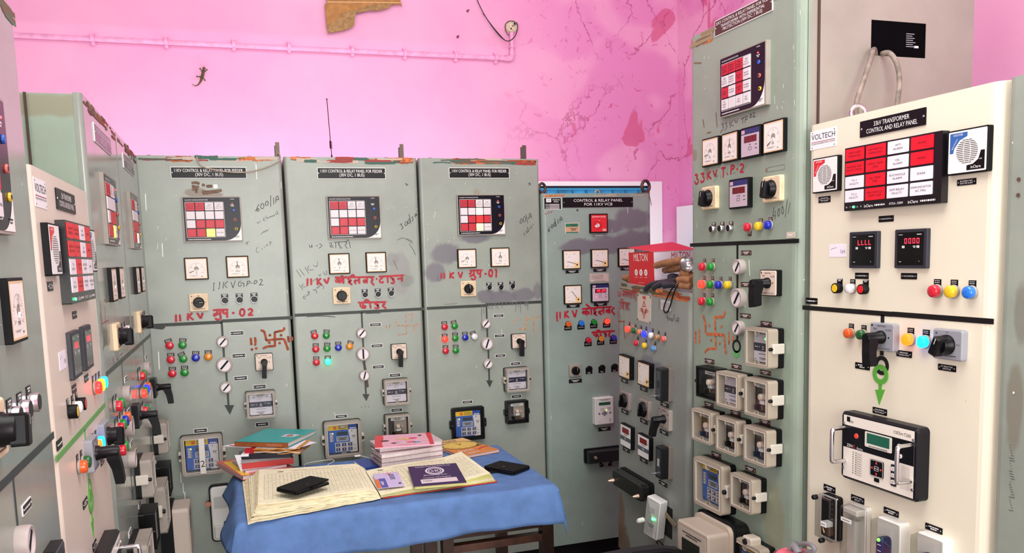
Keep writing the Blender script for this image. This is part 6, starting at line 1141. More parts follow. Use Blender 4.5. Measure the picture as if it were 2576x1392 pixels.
b = MB(); NR = 9; rt = [lp(Z7(1240, 518), TOP+.014), lp(Z7(2005, 372), TOP+.02), lp(Z7(1800, 225), TOP+.02), lp(Z7(1135, 345), TOP+.016)]
GRN = [PGL[0], mat((214, 216, 130), .7), PGL[1]]
for k in range(NR):
    f = k/(NR-1); q = [Vector((rq0[i].x, rq0[i].y, 0)).lerp(Vector((rt[i].x, rt[i].y, 0)), f) for i in range(4)]
    for i in range(4): q[i].z = .003+.012*f
    n = 14; lo, hi = [], []
    for i in range(n+1):
        s_ = i/n; hz = .006*f*math.sin(math.pi*s_)*(1-s_)+(.01*f*max(0, s_-.8)/.2); w_ = random.uniform(-.002, .002); p0 = bil(q, s_, 0)+Vector((0, w_, hz)); p1 = bil(q, s_, 1)+Vector((0, 0, hz*1.3)); lo.append(tuple(p0)); hi.append(tuple(p1))
    b.add(lo+hi, [(i, i+1, n+2+i, n+1+i) for i in range(n)], PGL[0] if k == NR-1 else random.choice(GRN), k == NR-1); b.add(lo+[(x, y, z_-.0012) for x, y, z_ in lo], [(i, i+1, n+2+i, n+1+i) for i in range(n)], random.choice(GRN))
    if k == NR-1: TOPR = (lo, hi, n)
b.obj('right_pages', e)
def ruling(T, name, s0, s1, cols, seal, head):
    lo, hi, n = T; b = MB(); ink = mat((140, 136, 116), .7); inl = mat((196, 190, 158), .7)
    def pt(s, t_):
        i = min(int(s*n), n-1); fr = s*n-i; p = Vector(lo[i]).lerp(Vector(lo[i+1]), fr); q = Vector(hi[i]).lerp(Vector(hi[i+1]), fr); r = p.lerp(q, t_); r.z += .0008; return r
    def line(a, c, w_, m):
        P_ = [pt(a[0]+(c[0]-a[0])*i/12, a[1]+(c[1]-a[1])*i/12) for i in range(13)]; d = (P_[-1]-P_[0]).normalized(); nn = Vector((-d.y, d.x, 0))*w_/2
        b.add([tuple(p+nn) for p in P_]+[tuple(p-nn) for p in P_], [(i, i+1, 14+i, 13+i) for i in range(12)], m)
    for i in range(cols+1): s_ = s0+(s1-s0)*i/cols; line((s_, .1), (s_, .82), .0008, ink)
    for t_ in (.1, .74, .82): line((s0, t_), (s1, t_), .0011, ink)
    for r in range(17):
        t_ = .13+.6*r/17; line((s0, t_), (s1, t_), .0004, inl)
        for cc in range(cols):
            if random.random() < (.95 if cc < 3 or cc > cols*.6 else .55): s_ = s0+(s1-s0)*(cc+random.uniform(.15, .3))/cols; line((s_, t_+.014), (s_+(s1-s0)/cols*random.uniform(.3, .6), t_+.014), .0014, random.choice([inl, mat((160, 154, 138), .7)]))
    line((head[0], .9), (head[1], .9), .003, inl); line((head[0], .86), (head[1]-.05, .86), .0015, inl)
    c0 = pt(seal, .89); R1, R2 = [], []
    for k in range(17): a_ = 2*math.pi*k/16; R1.append(tuple(c0+Vector((.011*math.cos(a_), .008*math.sin(a_), .0002)))); R2.append(tuple(c0+Vector((.008*math.cos(a_), .0056*math.sin(a_), .0002))))
    b.add(R1+R2, [(i, i+1, 18+i, 17+i) for i in range(16)], MARKER); line((seal-.008, .89), (seal+.008, .89), .004, ink); b.obj(name, e)
ruling(TOPL, 'left_ruling', .05, .95, 26, .2, (.3, .8)); ruling(TOPR, 'right_ruling', .06, .96, 22, .13, (.25, .8))
# ---- purple register, leaflet, phones
def purple(e, W, D, th):
    pm_ = mat((54, 18, 82), .4, spec=.2); slab(e, 'pages', W, D, 0, th-.001, mat((214, 206, 130), .7), .003); b = MB(); b.box(0, W, 0, D, th-.001, th, pm_); b.obj('front_cover', e); b = MB(); y = -.0004; T2 = mat((226, 216, 232), .5)
    b.text('South Bihar Power Distribution Co. Ltd.', W*.5, D*.93, D*.065, y, T2, w=W*.72)
    b.frame(0, 0, .001, .001, .0004, .0001, y, y, T2) if False else None
    n = 26
    def ell(r0, r1, m): b.add([(W*.5+W*r*math.cos(2*math.pi*k/n), y, D*.68+D*r*1.0*math.sin(2*math.pi*k/n)) for r in (r0, r1) for k in range(n)], [(k, (k+1) % n, n+(k+1) % n, n+k) for k in range(n)], m)
    ell(.15, .19, T2); ell(.11, .13, T2); b.text('SB', W*.5, D*.68, D*.11, y, T2, w=W*.16); b.text('Illuminating lives...', W*.5, D*.47, D*.06, y, T2, w=W*.5, shear=.25); b.text('Customer Care Register', W*.5, D*.35, D*.06, y, T2, w=W*.55)
    b.quad(W*.16, W*.86, D*.1, D*.29, y, mat((226, 210, 218), .5)); b.dashes(W*.3, D*.2, W*.2, D*.02, y-.0003, FAINT, 2); o = b.obj('cover_print', e, (0, 0, th)); o.rotation_euler = (-math.pi/2, 0, 0)
e2 = plank('exercise_book', Z6(905, 868), Z6(1648, 806), Z6(915, 580), TOP+.034, .010, purple, 'purple covered register with white seal lying on the open ledger', 'register')
def leaf(e, W, D, th):
    lv = mat((206, 190, 230), .6); slab(e, 'sheet', W, D, 0, th, lv); b = MB(); y = -.0003; b.quad(0, W*.13, 0, D*.6, y, mat((240, 110, 50), .5)); b.quad(W*.14, W*.4, 0, D*.62, y, mat((84, 84, 170), .5)); b.dashes(W*.24, D*.3, W*.14, D*.04, y-.0002, TXT, 4)
    for i in range(4):
        for j in range(3): b.quad(W*(.6+.07*j), W*(.65+.07*j), D*(.5+.1*i), D*(.57+.1*i), y, DKBLUE)
    b.dashes(W*.62, D*.9, W*.2, D*.05, y, mat((230, 90, 90), .5), 2); b.dashes(W*.88, D*.2, W*.1, D*.08, y, MARKER); o = b.obj('print', e, (0, 0, th)); o.rotation_euler = (-math.pi/2, 0, 0)
plank('leaflet', Z6(400, 892), Z6(772, 855), Z6(328, 690), TOP+.026, .0015, leaf, 'lilac and orange folded leaflet on the open ledger', 'leaflet')
def phone(name, FL, FR, BL, z, label, flip, strap):
    def f(e, W, D, th):
        lm = mat((8, 8, 10), .6, bump=.1, nscale=300, spec=.2); b = MB(); b.rr(W/2, 0, W, th*.42, .002, -D, 0, lm, n=3) if False else None
        def plate(n_, z0, z1, rz=0): b = MB(); pts = []; r = .008; [pts.append((cx+r*math.cos(math.radians(a0+30*k)), cy+r*math.sin(math.radians(a0+30*k)))) for cx, cy, a0 in ((W-r, D-r, 0), (r, D-r, 90), (r, r, 180), (W-r, r, 270)) for k in range(4)]; b.hprism(pts, z0, z1, lm); return b.obj(n_, e)
        plate('lower_flap', 0, th*.25); b = MB(); b.box(.004, W-.004, .003, D-.004, th*.28, th*.7, mat((24, 24, 28), .3)); b.obj('phone', e); o = plate('upper_flap', th*.75, th); o.rotation_euler = (0, -.03 if flip else .0, 0)
        b = MB(); b.tube([(W*.02 if flip else W*.98, .006, th*.5), (W*.02 if flip else W*.98, D-.006, th*.5)], th*.5, lm, 10); b.obj('folded_spine', e)
        b = MB(); (b.box(W*.45, W*.58, -.004, D*.4, th, th+.002, lm), b.box(W*.45, W*.58, -.005, -.003, th*.2, th+.002, lm)) if not strap else b.hprism([(W*.3, 0), (W*.48, 0), (W*.32, -.045), (W*.18, -.04)], th*.1, th*.3, lm); b.obj('strap', e)
        b = MB(); b.disc(0, 0, .006, 0, mat((120, 96, 70), .3, .6)); b.obj('stud', e, (W*.52, D*.3, th+.0024)).rotation_euler = (-math.pi/2, 0, 0)
    return plank(name, FL, FR, BL, z, .014, f, label, 'phone')
phone('wallet_phone', Z5(1040, 895), Z5(1500, 745), Z5(862, 815), TOP+.068, 'black wallet phone case lying on the left page of the ledger', True, False)
phone('wallet_phone', Z6(1880, 580), Z6(2300, 655), Z6(2035, 485), TOP+.0155, 'black wallet phone case on bare blue cloth at right, strap open', False, True)
b = MB(); [b.add([tuple(p)+() for p in [Vector(on_z(x, y, TOP+.0005)) for x, y in ((X, Y), (X+5, Y-1), (X+8, Y-5), (X+2, Y-3))]], [(0, 1, 2, 3)], CHIP) for X, Y in ()] if False else None
# ------------------------------------------------------------------ room
WY = 4.75; WX = 2.755
def wall_mat(seed, stain_nodes):
    m = bpy.data.materials.new('pink_distemper'); m.use_nodes = True; nt = m.node_tree; N = nt.nodes; L = nt.links; b = N['Principled BSDF']; b.inputs['Roughness'].default_value = .7; b.inputs['Specular IOR Level'].default_value = .25
    tc = N.new('ShaderNodeTexCoord'); P_ = tc.outputs['Object']
    def noise(sc, det=6, rg=.6, dist=0): n = N.new('ShaderNodeTexNoise'); n.inputs['Scale'].default_value = sc; n.inputs['Detail'].default_value = det; n.inputs['Roughness'].default_value = rg; n.inputs['Distortion'].default_value = dist; L.new(P_, n.inputs['Vector']); return n.outputs['Fac']
    def ramp(v, a, c, to=1, frm=0): r = N.new('ShaderNodeMapRange'); r.inputs['From Min'].default_value = a; r.inputs['From Max'].default_value = c; r.inputs['To Min'].default_value = frm; r.inputs['To Max'].default_value = to; r.interpolation_type = 'SMOOTHSTEP'; L.new(v, r.inputs['Value']); return r.outputs[0]
    def mul(a, c): n = N.new('ShaderNodeMath'); n.operation = 'MULTIPLY'; L.new(a, n.inputs[0]); (L.new(c, n.inputs[1]) if not isinstance(c, (int, float)) else setattr(n.inputs[1], 'default_value', c)); return n.outputs[0]
    def mixc(c, col, f): x = N.new('ShaderNodeMix'); x.data_type = 'RGBA'; L.new(c, x.inputs[6]) if not isinstance(c, tuple) else setattr(x.inputs[6], 'default_value', c); x.inputs[7].default_value = lin(col); L.new(f, x.inputs[0]); return x.outputs[2]
    cur = mixc(lin((238, 166, 208)), (241, 180, 214), ramp(noise(1.1), .35, .7)); cur = mixc(cur, (236, 158, 204), ramp(noise(2.3, 4), .56, .8, .5))
    sx = N.new('ShaderNodeSeparateXYZ'); L.new(P_, sx.inputs[0]); Xo, Yo, Zo = sx.outputs
    reg = ramp(Xo, 1.35, 2.3) if stain_nodes == 'back' else ramp(Yo, 2.4, 3.4)
    # damp stains, flaking and cracks towards the corner
    cur = mixc(cur, (228, 140, 198), mul(reg, ramp(noise(2.1, 2, .4), .42, .5, .75)))
    cur = mixc(cur, (206, 92, 146), mul(reg, ramp(noise(7.5, 9, .72, 1.5), .6, .635, .8)))
    cur = mixc(cur, (196, 84, 132), mul(reg, ramp(noise(17, 8, .72, 1.0), .63, .67, .7)))
    cur = mixc(cur, (214, 96, 140), mul(reg, ramp(noise(3.1, 3, .45, .6), .64, .66, .75)))
    mp = N.new('ShaderNodeMapping'); mp.inputs['Scale'].default_value = (2.6, 2.6, 1.7); L.new(P_, mp.inputs[0]); nd = N.new('ShaderNodeTexNoise'); nd.inputs['Scale'].default_value = 3.4; nd.inputs['Detail'].default_value = 7; nd.inputs['Roughness'].default_value = .68; L.new(P_, nd.inputs['Vector']); ad = N.new('ShaderNodeMixRGB'); ad.inputs[0].default_value = .36; L.new(mp.outputs[0], ad.inputs[1]); L.new(nd.outputs['Color'], ad.inputs[2])
    vo = N.new('ShaderNodeTexVoronoi'); vo.feature = 'DISTANCE_TO_EDGE'; vo.inputs['Scale'].default_value = 1.5; L.new(ad.outputs[0], vo.inputs['Vector'])
    cur = mixc(cur, (178, 84, 128), mul(mul(reg, ramp(vo.outputs['Distance'], .012, .003, .85)), ramp(noise(2.7, 3), .42, .55)))
    L.new(cur, b.inputs['Base Color']); bp = N.new('ShaderNodeBump'); bp.inputs['Strength'].default_value = .12; bp.inputs['Distance'].default_value = .01; L.new(noise(9, 8), bp.inputs['Height']); L.new(bp.outputs[0], b.inputs['Normal']); return m
WB = wall_mat(1, 'back'); WS = wall_mat(2, 'side'); PLAIN = mat((238, 170, 208), .8, noise=.06, nscale=2)
def struct(name, boxes, m):
    b = MB()
    for bx in boxes: b.box(*bx, m)
    o = b.obj(name); o['kind'] = 'structure'; return o
# window opening in the back wall
wx0, wx1, wz1, wz0 = 1.72, on_y(1632, 560, WY).x, on_y(1500, 468, WY).z, .7
struct('wall_back', [(-3.2, wx0, WY, WY+.2, 0, 3.4), (wx1, WX+.2, WY, WY+.2, 0, 3.4), (wx0, wx1, WY, WY+.2, wz1, 3.4), (wx0, wx1, WY, WY+.2, 0, wz0)], WB)
struct('wall_right', [(WX, WX+.2, -2.7, WY, 0, 3.4)], WS); struct('wall_left', [(-3.2, -3.0, -2.7, WY, 0, 3.4)], PLAIN); struct('wall_front', [(-3.2, WX+.2, -2.9, -2.7, 0, 3.4)], mat((236, 236, 228), .8))
struct('floor', [(-3.2, WX+.2, -2.9, WY+.2, -.1, 0)], mat((128, 116, 106), .5, noise=.2, nscale=3)); struct('ceiling', [(-3.2, WX+.2, -2.9, WY+.2, 3.4, 3.5)], mat((238, 238, 232), .8))
WF = mat((246, 244, 248), .5)
tw = on_y(1500, 457, WY).z-wz1; rw = on_y(1664, 560, WY).x-wx1
e = empty('window_1', (wx0, WY, wz0)); e['kind'] = 'structure'
b = MB(); b.box(-.06, wx1-wx0+rw, -.012, .1, wz1-wz0, wz1-wz0+tw, WF); b.box(wx1-wx0, wx1-wx0+rw, -.012, .1, -.05, wz1-wz0, WF); b.box(-.06, 0, -.012, .1, -.05, wz1-wz0, WF); b.obj('window_frame', e)
BSH = mat((48, 156, 206), .5, noise=.2, nscale=12); b = MB(); b.box(0, wx1-wx0, .03, .06, 0, wz1-wz0-.008, BSH); b.box(0, wx1-wx0, .02, .06, wz1-wz0-.008, wz1-wz0-.0, mat((60, 56, 60), .6)); b.box(0, wx1-wx0, .015, .035, wz1-wz0-.022, wz1-wz0-.012, mat((60, 170, 216), .5))
for i in range(9): x = (wx1-wx0)*(i+.35)/9; b.box(x, x+.012, .018, .035, 0, wz1-wz0-.022, mat((36, 120, 168), .5))
b.obj('shutter', e, label='bright blue boarded shutter')
p0 = on_x(1717, 512, WX); b = MB(); y_ = on_x(1716, 560, WX).y; y2_ = on_x(1738, 560, WX).y; b.box(WX-.04, WX, y2_-.5, y_, .6, on_x(1722, 520, WX).z, WF); o = b.obj('window_2'); o['kind'] = 'structure'
# conduit with saddles
PK = mat((240, 170, 212), .5, noise=.08, nscale=30); pz = lambda x, y, d=.026: on_y(x, y, WY-d)
e = empty('conduit_pipe', tuple(pz(53, 90)), 0, 'pink painted pipe running along the back wall with saddle clips', 'pipe'); eo = Vector(e.location)
def rel(p): return tuple(Vector(p)-eo)
b = MB(); b.tube([rel(pz(-60, 84)), rel(pz(1278, 147))], .013, PK, 12); b.tube(chaikin([rel(pz(1270, 146)), rel(pz(1288, 148)), rel(pz(1288, 130))], 2), .0165, PK, 12); b.tube([rel(pz(1288, 135)), rel(pz(1287, 82))], .0115, PK, 12); b.tube([rel(pz(1288, 116)), rel(pz(1288, 121))], .018, PK, 12); b.tube([rel(pz(1061, 136)), rel(pz(1068, 137))], .015, PK, 12); b.obj('pipe', e)
for x, y in ((233, 97), (418, 105), (588, 111), (727, 117), (886, 126), (1018, 134), (1146, 140), (1247, 145)):
    b = MB(); b.lathe(0, 0, [(.018, 0)], PK) if False else None; b.rr(0, 0, .018, .062, .004, -.003, .022, PK, n=2); b.tube([(-.008, -.012, 0), (.008, -.012, 0)], .0185, PK, 12); b.obj('saddle_clip', e, rel(pz(x, y)))
# junction box with wire
p = pz(1287, 67, .02); e = empty('junction_box', (p.x, WY, p.z), 0, 'round cream junction box with loose black wires on the back wall', 'junction box'); CRB = mat((216, 200, 176), .5, noise=.15, nscale=60)
b = MB(); b.lathe(0, 0, [(.036, 0), (.036, -.03), (.03, -.034)], CRB, 20); b.disc(.014, .014, .006, -.0345, BLACK, 8); b.disc(-.008, -.016, .005, -.0345, BLACK, 8); b.obj('body', e)
b = MB(); W_ = [Vector(pz(x, y, d)) - Vector(e.location) for x, y, d in ((1300, 62, .05), (1302, 58, .05), (1285, 51, .045), (1272, 58, .04), (1270, 70, .02), (1275, 85, .02), (1281, 90, .02))]; b.tube(chaikin([tuple(q) for q in W_], 2), .0022, MARKER, 6); b.tube(chaikin([tuple(Vector(pz(x, y, .06))-Vector(e.location)) for x, y in ((1288, 66), (1296, 62), (1301, 57))], 2), .0025, mat((70, 92, 84), .5), 6); b.obj('loose_wire', e)
b = MB(); b.tube(chaikin([tuple(pz(x, y, d)) for x, y, d in ((1190, -30, .03), (1200, 0, .03), (1217, 36, .03), (1240, 70, .03), (1258, 92, .03), (1268, 100, .04), (1278, 105, .05), (1292, 97, .05), (1300, 84, .05), (1303, 66, .05), (1301, 60, .05))], 3), .0026, MARKER, 6); b.tube(chaikin([tuple(pz(x, y, d)) for x, y, d in ((1215, 34, .03), (1241, 69, .03), (1260, 91, .035), (1272, 103, .04))], 2), .002, MARKER, 6); o = b.obj('electric_wire'); tag(o, 'black twin wire hanging from above to the round junction box', 'wire')
# torn cardboard
K = mat((172, 124, 70), .8, noise=.12, nscale=30); KD = mat((160, 128, 84), .85, noise=.15, nscale=60); Zc = lambda X, Y: (780+X/3.479, Y/3.479)
e = empty('cardboard_flap', tuple(pz(835, 40, .03)), 0, 'torn piece of brown cardboard hanging at the top of the back wall', 'cardboard'); eo = Vector(e.location)
def cz(pts, d): return [(lambda q: (q.x-eo.x, q.z-eo.z))(pz(*Zc(*p), d)) for p in pts]
b = MB(); pts = cz([(120, -120), (780, -120), (790, 10), (805, 60), (780, 42), (720, 40), (690, 70), (640, 85), (590, 95), (520, 92), (450, 110), (400, 118), (392, 150), (390, 190), (385, 225), (360, 245), (320, 255), (300, 268), (240, 275), (160, 295), (145, 240), (128, 35), (150, 28)], .03); b.prism(pts, -.004, 0, KD); b.obj('inner_ply', e)
b = MB(); pts = cz([(120, -120), (780, -120), (790, 10), (780, 38), (640, 38), (560, 38), (480, 62), (400, 90), (330, 98), (280, 130), (200, 200), (150, 225), (130, 35), (150, 28)], .03); b.prism(pts, -.0065, -.004, K); b.obj('outer_ply', e)
b = MB(); pts = cz([(148, 25), (150, 15), (805, 22), (802, 30)], .03); b.prism(pts, -.0075, -.0065, mat((206, 168, 120), .8)); b.obj('crease', e)
for x, y in ((1176, 28), (1151, 93)): b = MB(); q = pz(x, y, 0); b.lathe(0, 0, [(.008, 0), (.006, -.012), (.004, -.02)], mat((150, 84, 110), .6), 8); b.lathe(0, 0, [(.003, -.02), (.003, -.03)], DKSTEEL, 6); o = b.obj('wall_nail', None, (q.x, WY, q.z)); tag(o, 'rusty nail stub in the back wall %s' % ('above right of the pipe' if x > 1160 else 'just above the pipe'), 'nail')
# lizard
def Lz(X, Y, d=.008): return tuple(on_y(460+X/17.4, 150+Y/17.4, WY-d))
LZM = mat((74, 70, 30), .6, noise=.25, nscale=160); LT_ = mat((120, 62, 48), .6)
b = MB(); b.tube(chaikin([Lz(938, 325), Lz(925, 380), Lz(915, 440), Lz(905, 520), Lz(875, 640), Lz(845, 760), Lz(815, 860), Lz(775, 960), Lz(700, 1070), Lz(620, 1130), Lz(540, 1142), Lz(460, 1115), Lz(385, 1045)], 2), [.001, .003, .0045, .006, .0065, .006, .005, .0055, .006, .0068, .007, .007, .0072, .0072, .007, .0066, .006, .0054, .0048, .0044, .004, .0036, .0033, .003, .0028, .0026, .0024, .0022, .002, .0019, .0018, .0017, .0016, .0015, .0014, .0013, .0012, .0011, .001, .001, .001, .0009, .0009, .0008, .0008, .0008, .0007, .0007, .0006, .0006][:1]*0 or .0045, LZM, 10) if False else None
cl = chaikin([Lz(938, 325), Lz(925, 375), Lz(915, 440), Lz(900, 530), Lz(875, 640), Lz(845, 760), Lz(812, 860), Lz(775, 960), Lz(700, 1070), Lz(620, 1130), Lz(540, 1142), Lz(460, 1115), Lz(385, 1045)], 2); nn = len(cl); prof = [(0, .0015), (.03, .005), (.08, .0078), (.13, .0072), (.17, .006), (.28, .0078), (.4, .008), (.5, .0068), (.58, .0048), (.7, .0032), (.85, .002), (1, .0008)]
def pr(t_):
    for (a, ra), (c, rc) in zip(prof, prof[1:]):
        if t_ <= c: return ra+(rc-ra)*(t_-a)/(c-a)
    return prof[-1][1]
b.tube(cl, [pr(i/(nn-1)) for i in range(nn)], LZM, 12)
for pts in (((890, 480), (800, 490), (800, 430), (765, 400)), ((930, 490), (1000, 520), (1010, 470), (1040, 450)), ((790, 760), (720, 725), (690, 760), (630, 735)), ((860, 800), (910, 800), (930, 860), (960, 890))):
    P_ = [Lz(*q, .005) for q in pts]; b.tube(P_, [.0032, .0026, .0022, .0018], LZM, 8); h = pts[-1]; k = pts[-2]; a0 = math.atan2(h[1]-k[1], h[0]-k[0])
    for da in (-1.3, -.65, 0, .65, 1.3): b.tube([Lz(*h, .004), Lz(h[0]+52*math.cos(a0+da), h[1]+52*math.sin(a0+da), .003)], [.0013, .0009], LT_, 6)
o = b.obj('house_lizard'); tag(o, 'small olive lizard clinging to the pink wall, tail curled', 'lizard'); md = o.modifiers.new('skin', 'REMESH'); md.mode = 'VOXEL'; md.voxel_size = .0011; md.use_smooth_shade = True
# antenna standing on the middle row
p = on_y(835, 394, 4.05); e = empty('whip_antenna', (p.x, 4.05, 2.062), 0, 'thin black whip antenna standing on the second cabinet', 'antenna'); q = on_y(822, 248, 4.05); dx_ = q.x-p.x; dz_ = q.z-2.062
b = MB(); b.hprism([(.012*math.cos(k*math.pi/6), .012*math.sin(k*math.pi/6)) for k in range(12)], 0, .01, BLACK); b.tube([(0, 0, .01), (dx_*.12, 0, dz_*.13)], [.007, .003], BLACK, 10); b.obj('base', e); b = MB(); b.tube([(dx_*.12, 0, dz_*.13), (dx_, 0, dz_)], .0018, BLACKM, 6); b.tube([(dx_*.98, 0, dz_*.98), (dx_, 0, dz_*1.0)], .003, BLACKM, 6); b.obj('rod', e)
b = MB(); b.tube([(dx_*(.2+.001*k)+.006*math.cos(k*1.1), .006*math.sin(k*1.1), dz_*(.23+.0021*k)) for k in range(56)], .0012, BLACKM, 5); b.obj('coil', e)
# grey wire along the first cabinet
b = MB(); b.tube(chaikin([tuple(on_y(340+X/3.026, 360+Y/3.026, y)) for X, Y, y in ((470, 95, 3.88), (466, 104, 3.845), (480, 140, 3.838), (500, 178, 3.835), (560, 195, 3.834), (640, 212, 3.834), (740, 225, 3.834), (850, 225, 3.834), (960, 200, 3.834), (1050, 165, 3.835), (1108, 130, 3.838), (1105, 95, 3.86), (1085, 70, 3.9), (1075, 85, 3.9))], 2), .003, mat((166, 150, 134), .6), 8); o = b.obj('signal_wire'); tag(o, 'pale grey wire slung across the top of the leftmost cabinet of the middle row', 'wire')
# ------------------------------------------------------------------ carton, gloves, torch on the low cabinet; bag at the bottom edge
ST = 1.462
Zm = lambda X, Y: (1570+X/8.19, 590+Y/8.19)
MR = mat((214, 22, 38), .4); MWH = mat((226, 216, 226), .5)
e = empty('carton', (1.6, 2.955, ST), 0, 'red and white drinkware carton standing on the low cabinet', 'box'); e.rotation_euler = (0, math.radians(-1.5), 0)
bx, by, bh = .2, .215, .137
b = MB(); b.box(0, .0025, 0, by, 0, bh, MR); b.box(0, bx, by-.0025, by, 0, bh, MR); b.box(bx-.0025, bx, 0, by, 0, bh, MR); b.box(.0025, bx, 0, .0025, 0, bh, MWH); b.box(0, bx, 0, by, 0, .002, MR); b.obj('box_body', e)
b = MB(); b.add([(0, -.001, bh), (bx, -.001, bh), (bx+.01, by, bh+.035), (-.006, by, bh+.022)], [(0, 1, 2, 3)], MR); b.add([(0, -.001, bh-.002), (bx, -.001, bh-.002), (bx+.01, by, bh+.033), (-.006, by, bh+.02)], [(0, 1, 2, 3)], mat((150, 120, 96), .7)); b.add([(0, -.001, bh-.002), (0, -.001, bh), (-.006, by, bh+.022), (-.006, by, bh+.02)], [(0, 1, 2, 3)], mat((150, 120, 96), .7)); b.obj('lid', e, label='half open red lid')
def panel_print(face):
    b = MB(); T2 = TXT if face == 'L' else PAINTRED
    b.text('MILTON', 0, .045, .032, 0, T2, w=.12 if face == 'L' else .085)
    if face == 'L':
        for i in (-1, 0, 1):
            b.disc(i*.042, -.017, .0135, 0, TXT, 18); b.text('OEL'[i+1], i*.042, -.017, .014, -.0003, PAINTRED) if False else b.lathe(i*.042, -.017, [(.006, -.0002), (.0035, -.0002)], PAINTRED, 10, cap=(0, 0)); b.dashes(i*.042, -.037, .024, .002, 0, TXT)
        b.dashes(0, -.06, .05, .0015, 0, TXT)
    else:
        for i in range(5): b.dashes(-.06, -.005-.009*i, .06, .0016, 0, mat((120, 130, 180), .5))
        b.dashes(-.04, -.052, .03, .006, 0, BLACK)
    return b
o = panel_print('L').obj('front_print', e, (-.0006, by*.5, bh*.52)); o.rotation_euler = (0, 0, -math.pi/2)
o = panel_print('R').obj('side_print', e, (bx*.62, -.0006, bh*.52))
# gloves: continuous skins
def glove(name, label, fingers, palm, m, loc):
    b = MB()
    for pts, r0, r1 in fingers:
        c_ = chaikin([tuple(Vector(p)-Vector(loc)) for p in pts], 2); n = len(c_); rr = [r0+(r1-r0)*i/(n-1) for i in range(n)]; rr[-1] = r1*.55; c_.append(tuple(Vector(c_[-1])+(Vector(c_[-1])-Vector(c_[-2])).normalized()*r1*.35)); rr.append(r1*.1); b.tube(c_, rr, m, 12)
    for c, rx, ry, rz in palm: b.ball(tuple(Vector(c)-Vector(loc)), rx, ry, rz, m)
    o = b.obj(name, None, loc); tag(o, label, 'glove'); md = o.modifiers.new('skin', 'REMESH'); md.mode = 'VOXEL'; md.voxel_size = .0022; md.use_smooth_shade = True; sm = o.modifiers.new('smooth', 'SMOOTH'); sm.iterations = 3; return o
TAN = mat((150, 104, 70), .7, noise=.22, nscale=40, bump=.25); BLKG = mat((40, 42, 50), .4, noise=.12, nscale=30, bump=.1)
gx = lambda X, Y, x=1.575: on_x(*Zm(X, Y), x)
glove('work_glove', 'tan leather work glove resting against the carton, one long finger pointing left', [([gx(1240, 540, 1.6), gx(1000, 570, 1.585), gx(800, 600, 1.575), gx(640, 650, 1.57)], .017, .0125), ([gx(1200, 680, 1.6), gx(1000, 720, 1.6), gx(820, 740, 1.6)], .015, .012)], [(gx(1290, 600, 1.61), .025, .03, .022)], TAN, tuple(gx(1240, 600, 1.61)))
glove('work_glove', 'black rubber glove draped over the front edge of the low cabinet', [([gx(1050, 960, 1.6), gx(800, 990, 1.58), gx(600, 1020, 1.562), gx(480, 1090, 1.553), gx(445, 1150, 1.552)], .0125, .012), ([gx(1050, 1000, 1.585), gx(820, 1010, 1.565), gx(680, 1060, 1.556), gx(600, 1110, 1.552)], .0125, .0115), ([gx(1080, 1040, 1.58), gx(900, 1040, 1.565), gx(810, 1060, 1.56)], .0125, .012), ([gx(1100, 880, 1.61), gx(990, 860, 1.6), gx(930, 880, 1.6)], .012, .011)], [(gx(1080, 960, 1.61), .03, .035, .022)], BLKG, tuple(gx(1050, 1000, 1.6)))
glove('work_glove', 'tan leather glove bunched under the torch, three finger ends showing', [([gx(1360, 790, 1.585), gx(1250, 795, 1.575), gx(1180, 805, 1.572)], .0135, .012), ([gx(1370, 950, 1.58), gx(1200, 930, 1.57), gx(1100, 930, 1.566)], .0125, .0115), ([gx(1370, 1080, 1.58), gx(1200, 1060, 1.568), gx(1080, 1060, 1.562)], .012, .0105)], [(gx(1400, 930, 1.6), .022, .03, .03)], TAN, tuple(gx(1370, 940, 1.59)))
glove('work_glove', 'tan glove finger showing behind the left side of the carton', [([on_x(*Zm(120, 920), 1.66), on_x(*Zm(40, 900), 1.655), on_x(*Zm(-10, 880), 1.65)], .016, .013)], [(on_x(*Zm(160, 960), 1.67), .02, .03, .022)], TAN, tuple(on_x(*Zm(60, 910), 1.66)))
p = gx(1320, 612, 1.58); e = empty('hand_torch', tuple(p), 0, 'silver torch head lying on the gloves beside the tall cabinet', 'torch'); e.rotation_euler = (0, 0, math.radians(-50))
b = MB(); b.lathe(0, 0, [(.028, -.012), (.028, .0), (.026, .006), (.02, .03), (.018, .06)], SILVER, 24, cap=(0, 1)); b.obj('barrel', e); b = MB(); b.lathe(0, 0, [(.027, -.012), (.025, -.008), (.019, .005), (.009, .018), (.004, .02)], SILVER, 24, cap=(0, 1)); b.obj('reflector', e); b = MB(); b.disc(0, 0, .027, -.0125, CLEAR, 24); b.obj('lens', e)
b = MB(); b.tube(chaikin([tuple(gx(X, Y, x)) for X, Y, x in ((1130, 1010, 1.56), (1020, 1110, 1.552), (960, 1220, 1.55), (900, 1400, 1.548), (860, 1570, 1.547), (830, 1670, 1.547))]+[tuple(on_x(*q, 1.547)) for q in ((1671, 787), (1679, 789), (1687, 770), (1694, 745))]+[tuple(gx(X, Y, x)) for X, Y, x in ((1010, 1180, 1.55), (1120, 1040, 1.555))], 2), .0028, BLACKM, 6) if False else b.tube(chaikin([tuple(gx(1130, 1010, 1.56)), tuple(on_x(1690, 725, 1.548)), tuple(on_x(1678, 750, 1.545)), tuple(on_x(1669, 775, 1.545)), tuple(on_x(1671, 787, 1.545)), tuple(on_x(1679, 788, 1.545)), tuple(on_x(1687, 768, 1.545)), tuple(on_x(1695, 735, 1.546)), tuple(gx(1110, 1040, 1.555))], 3), .0028, BLACKM, 6)
o = b.obj('wrist_cord'); tag(o, 'black looped cord hanging down the front of the low cabinet', 'cord')
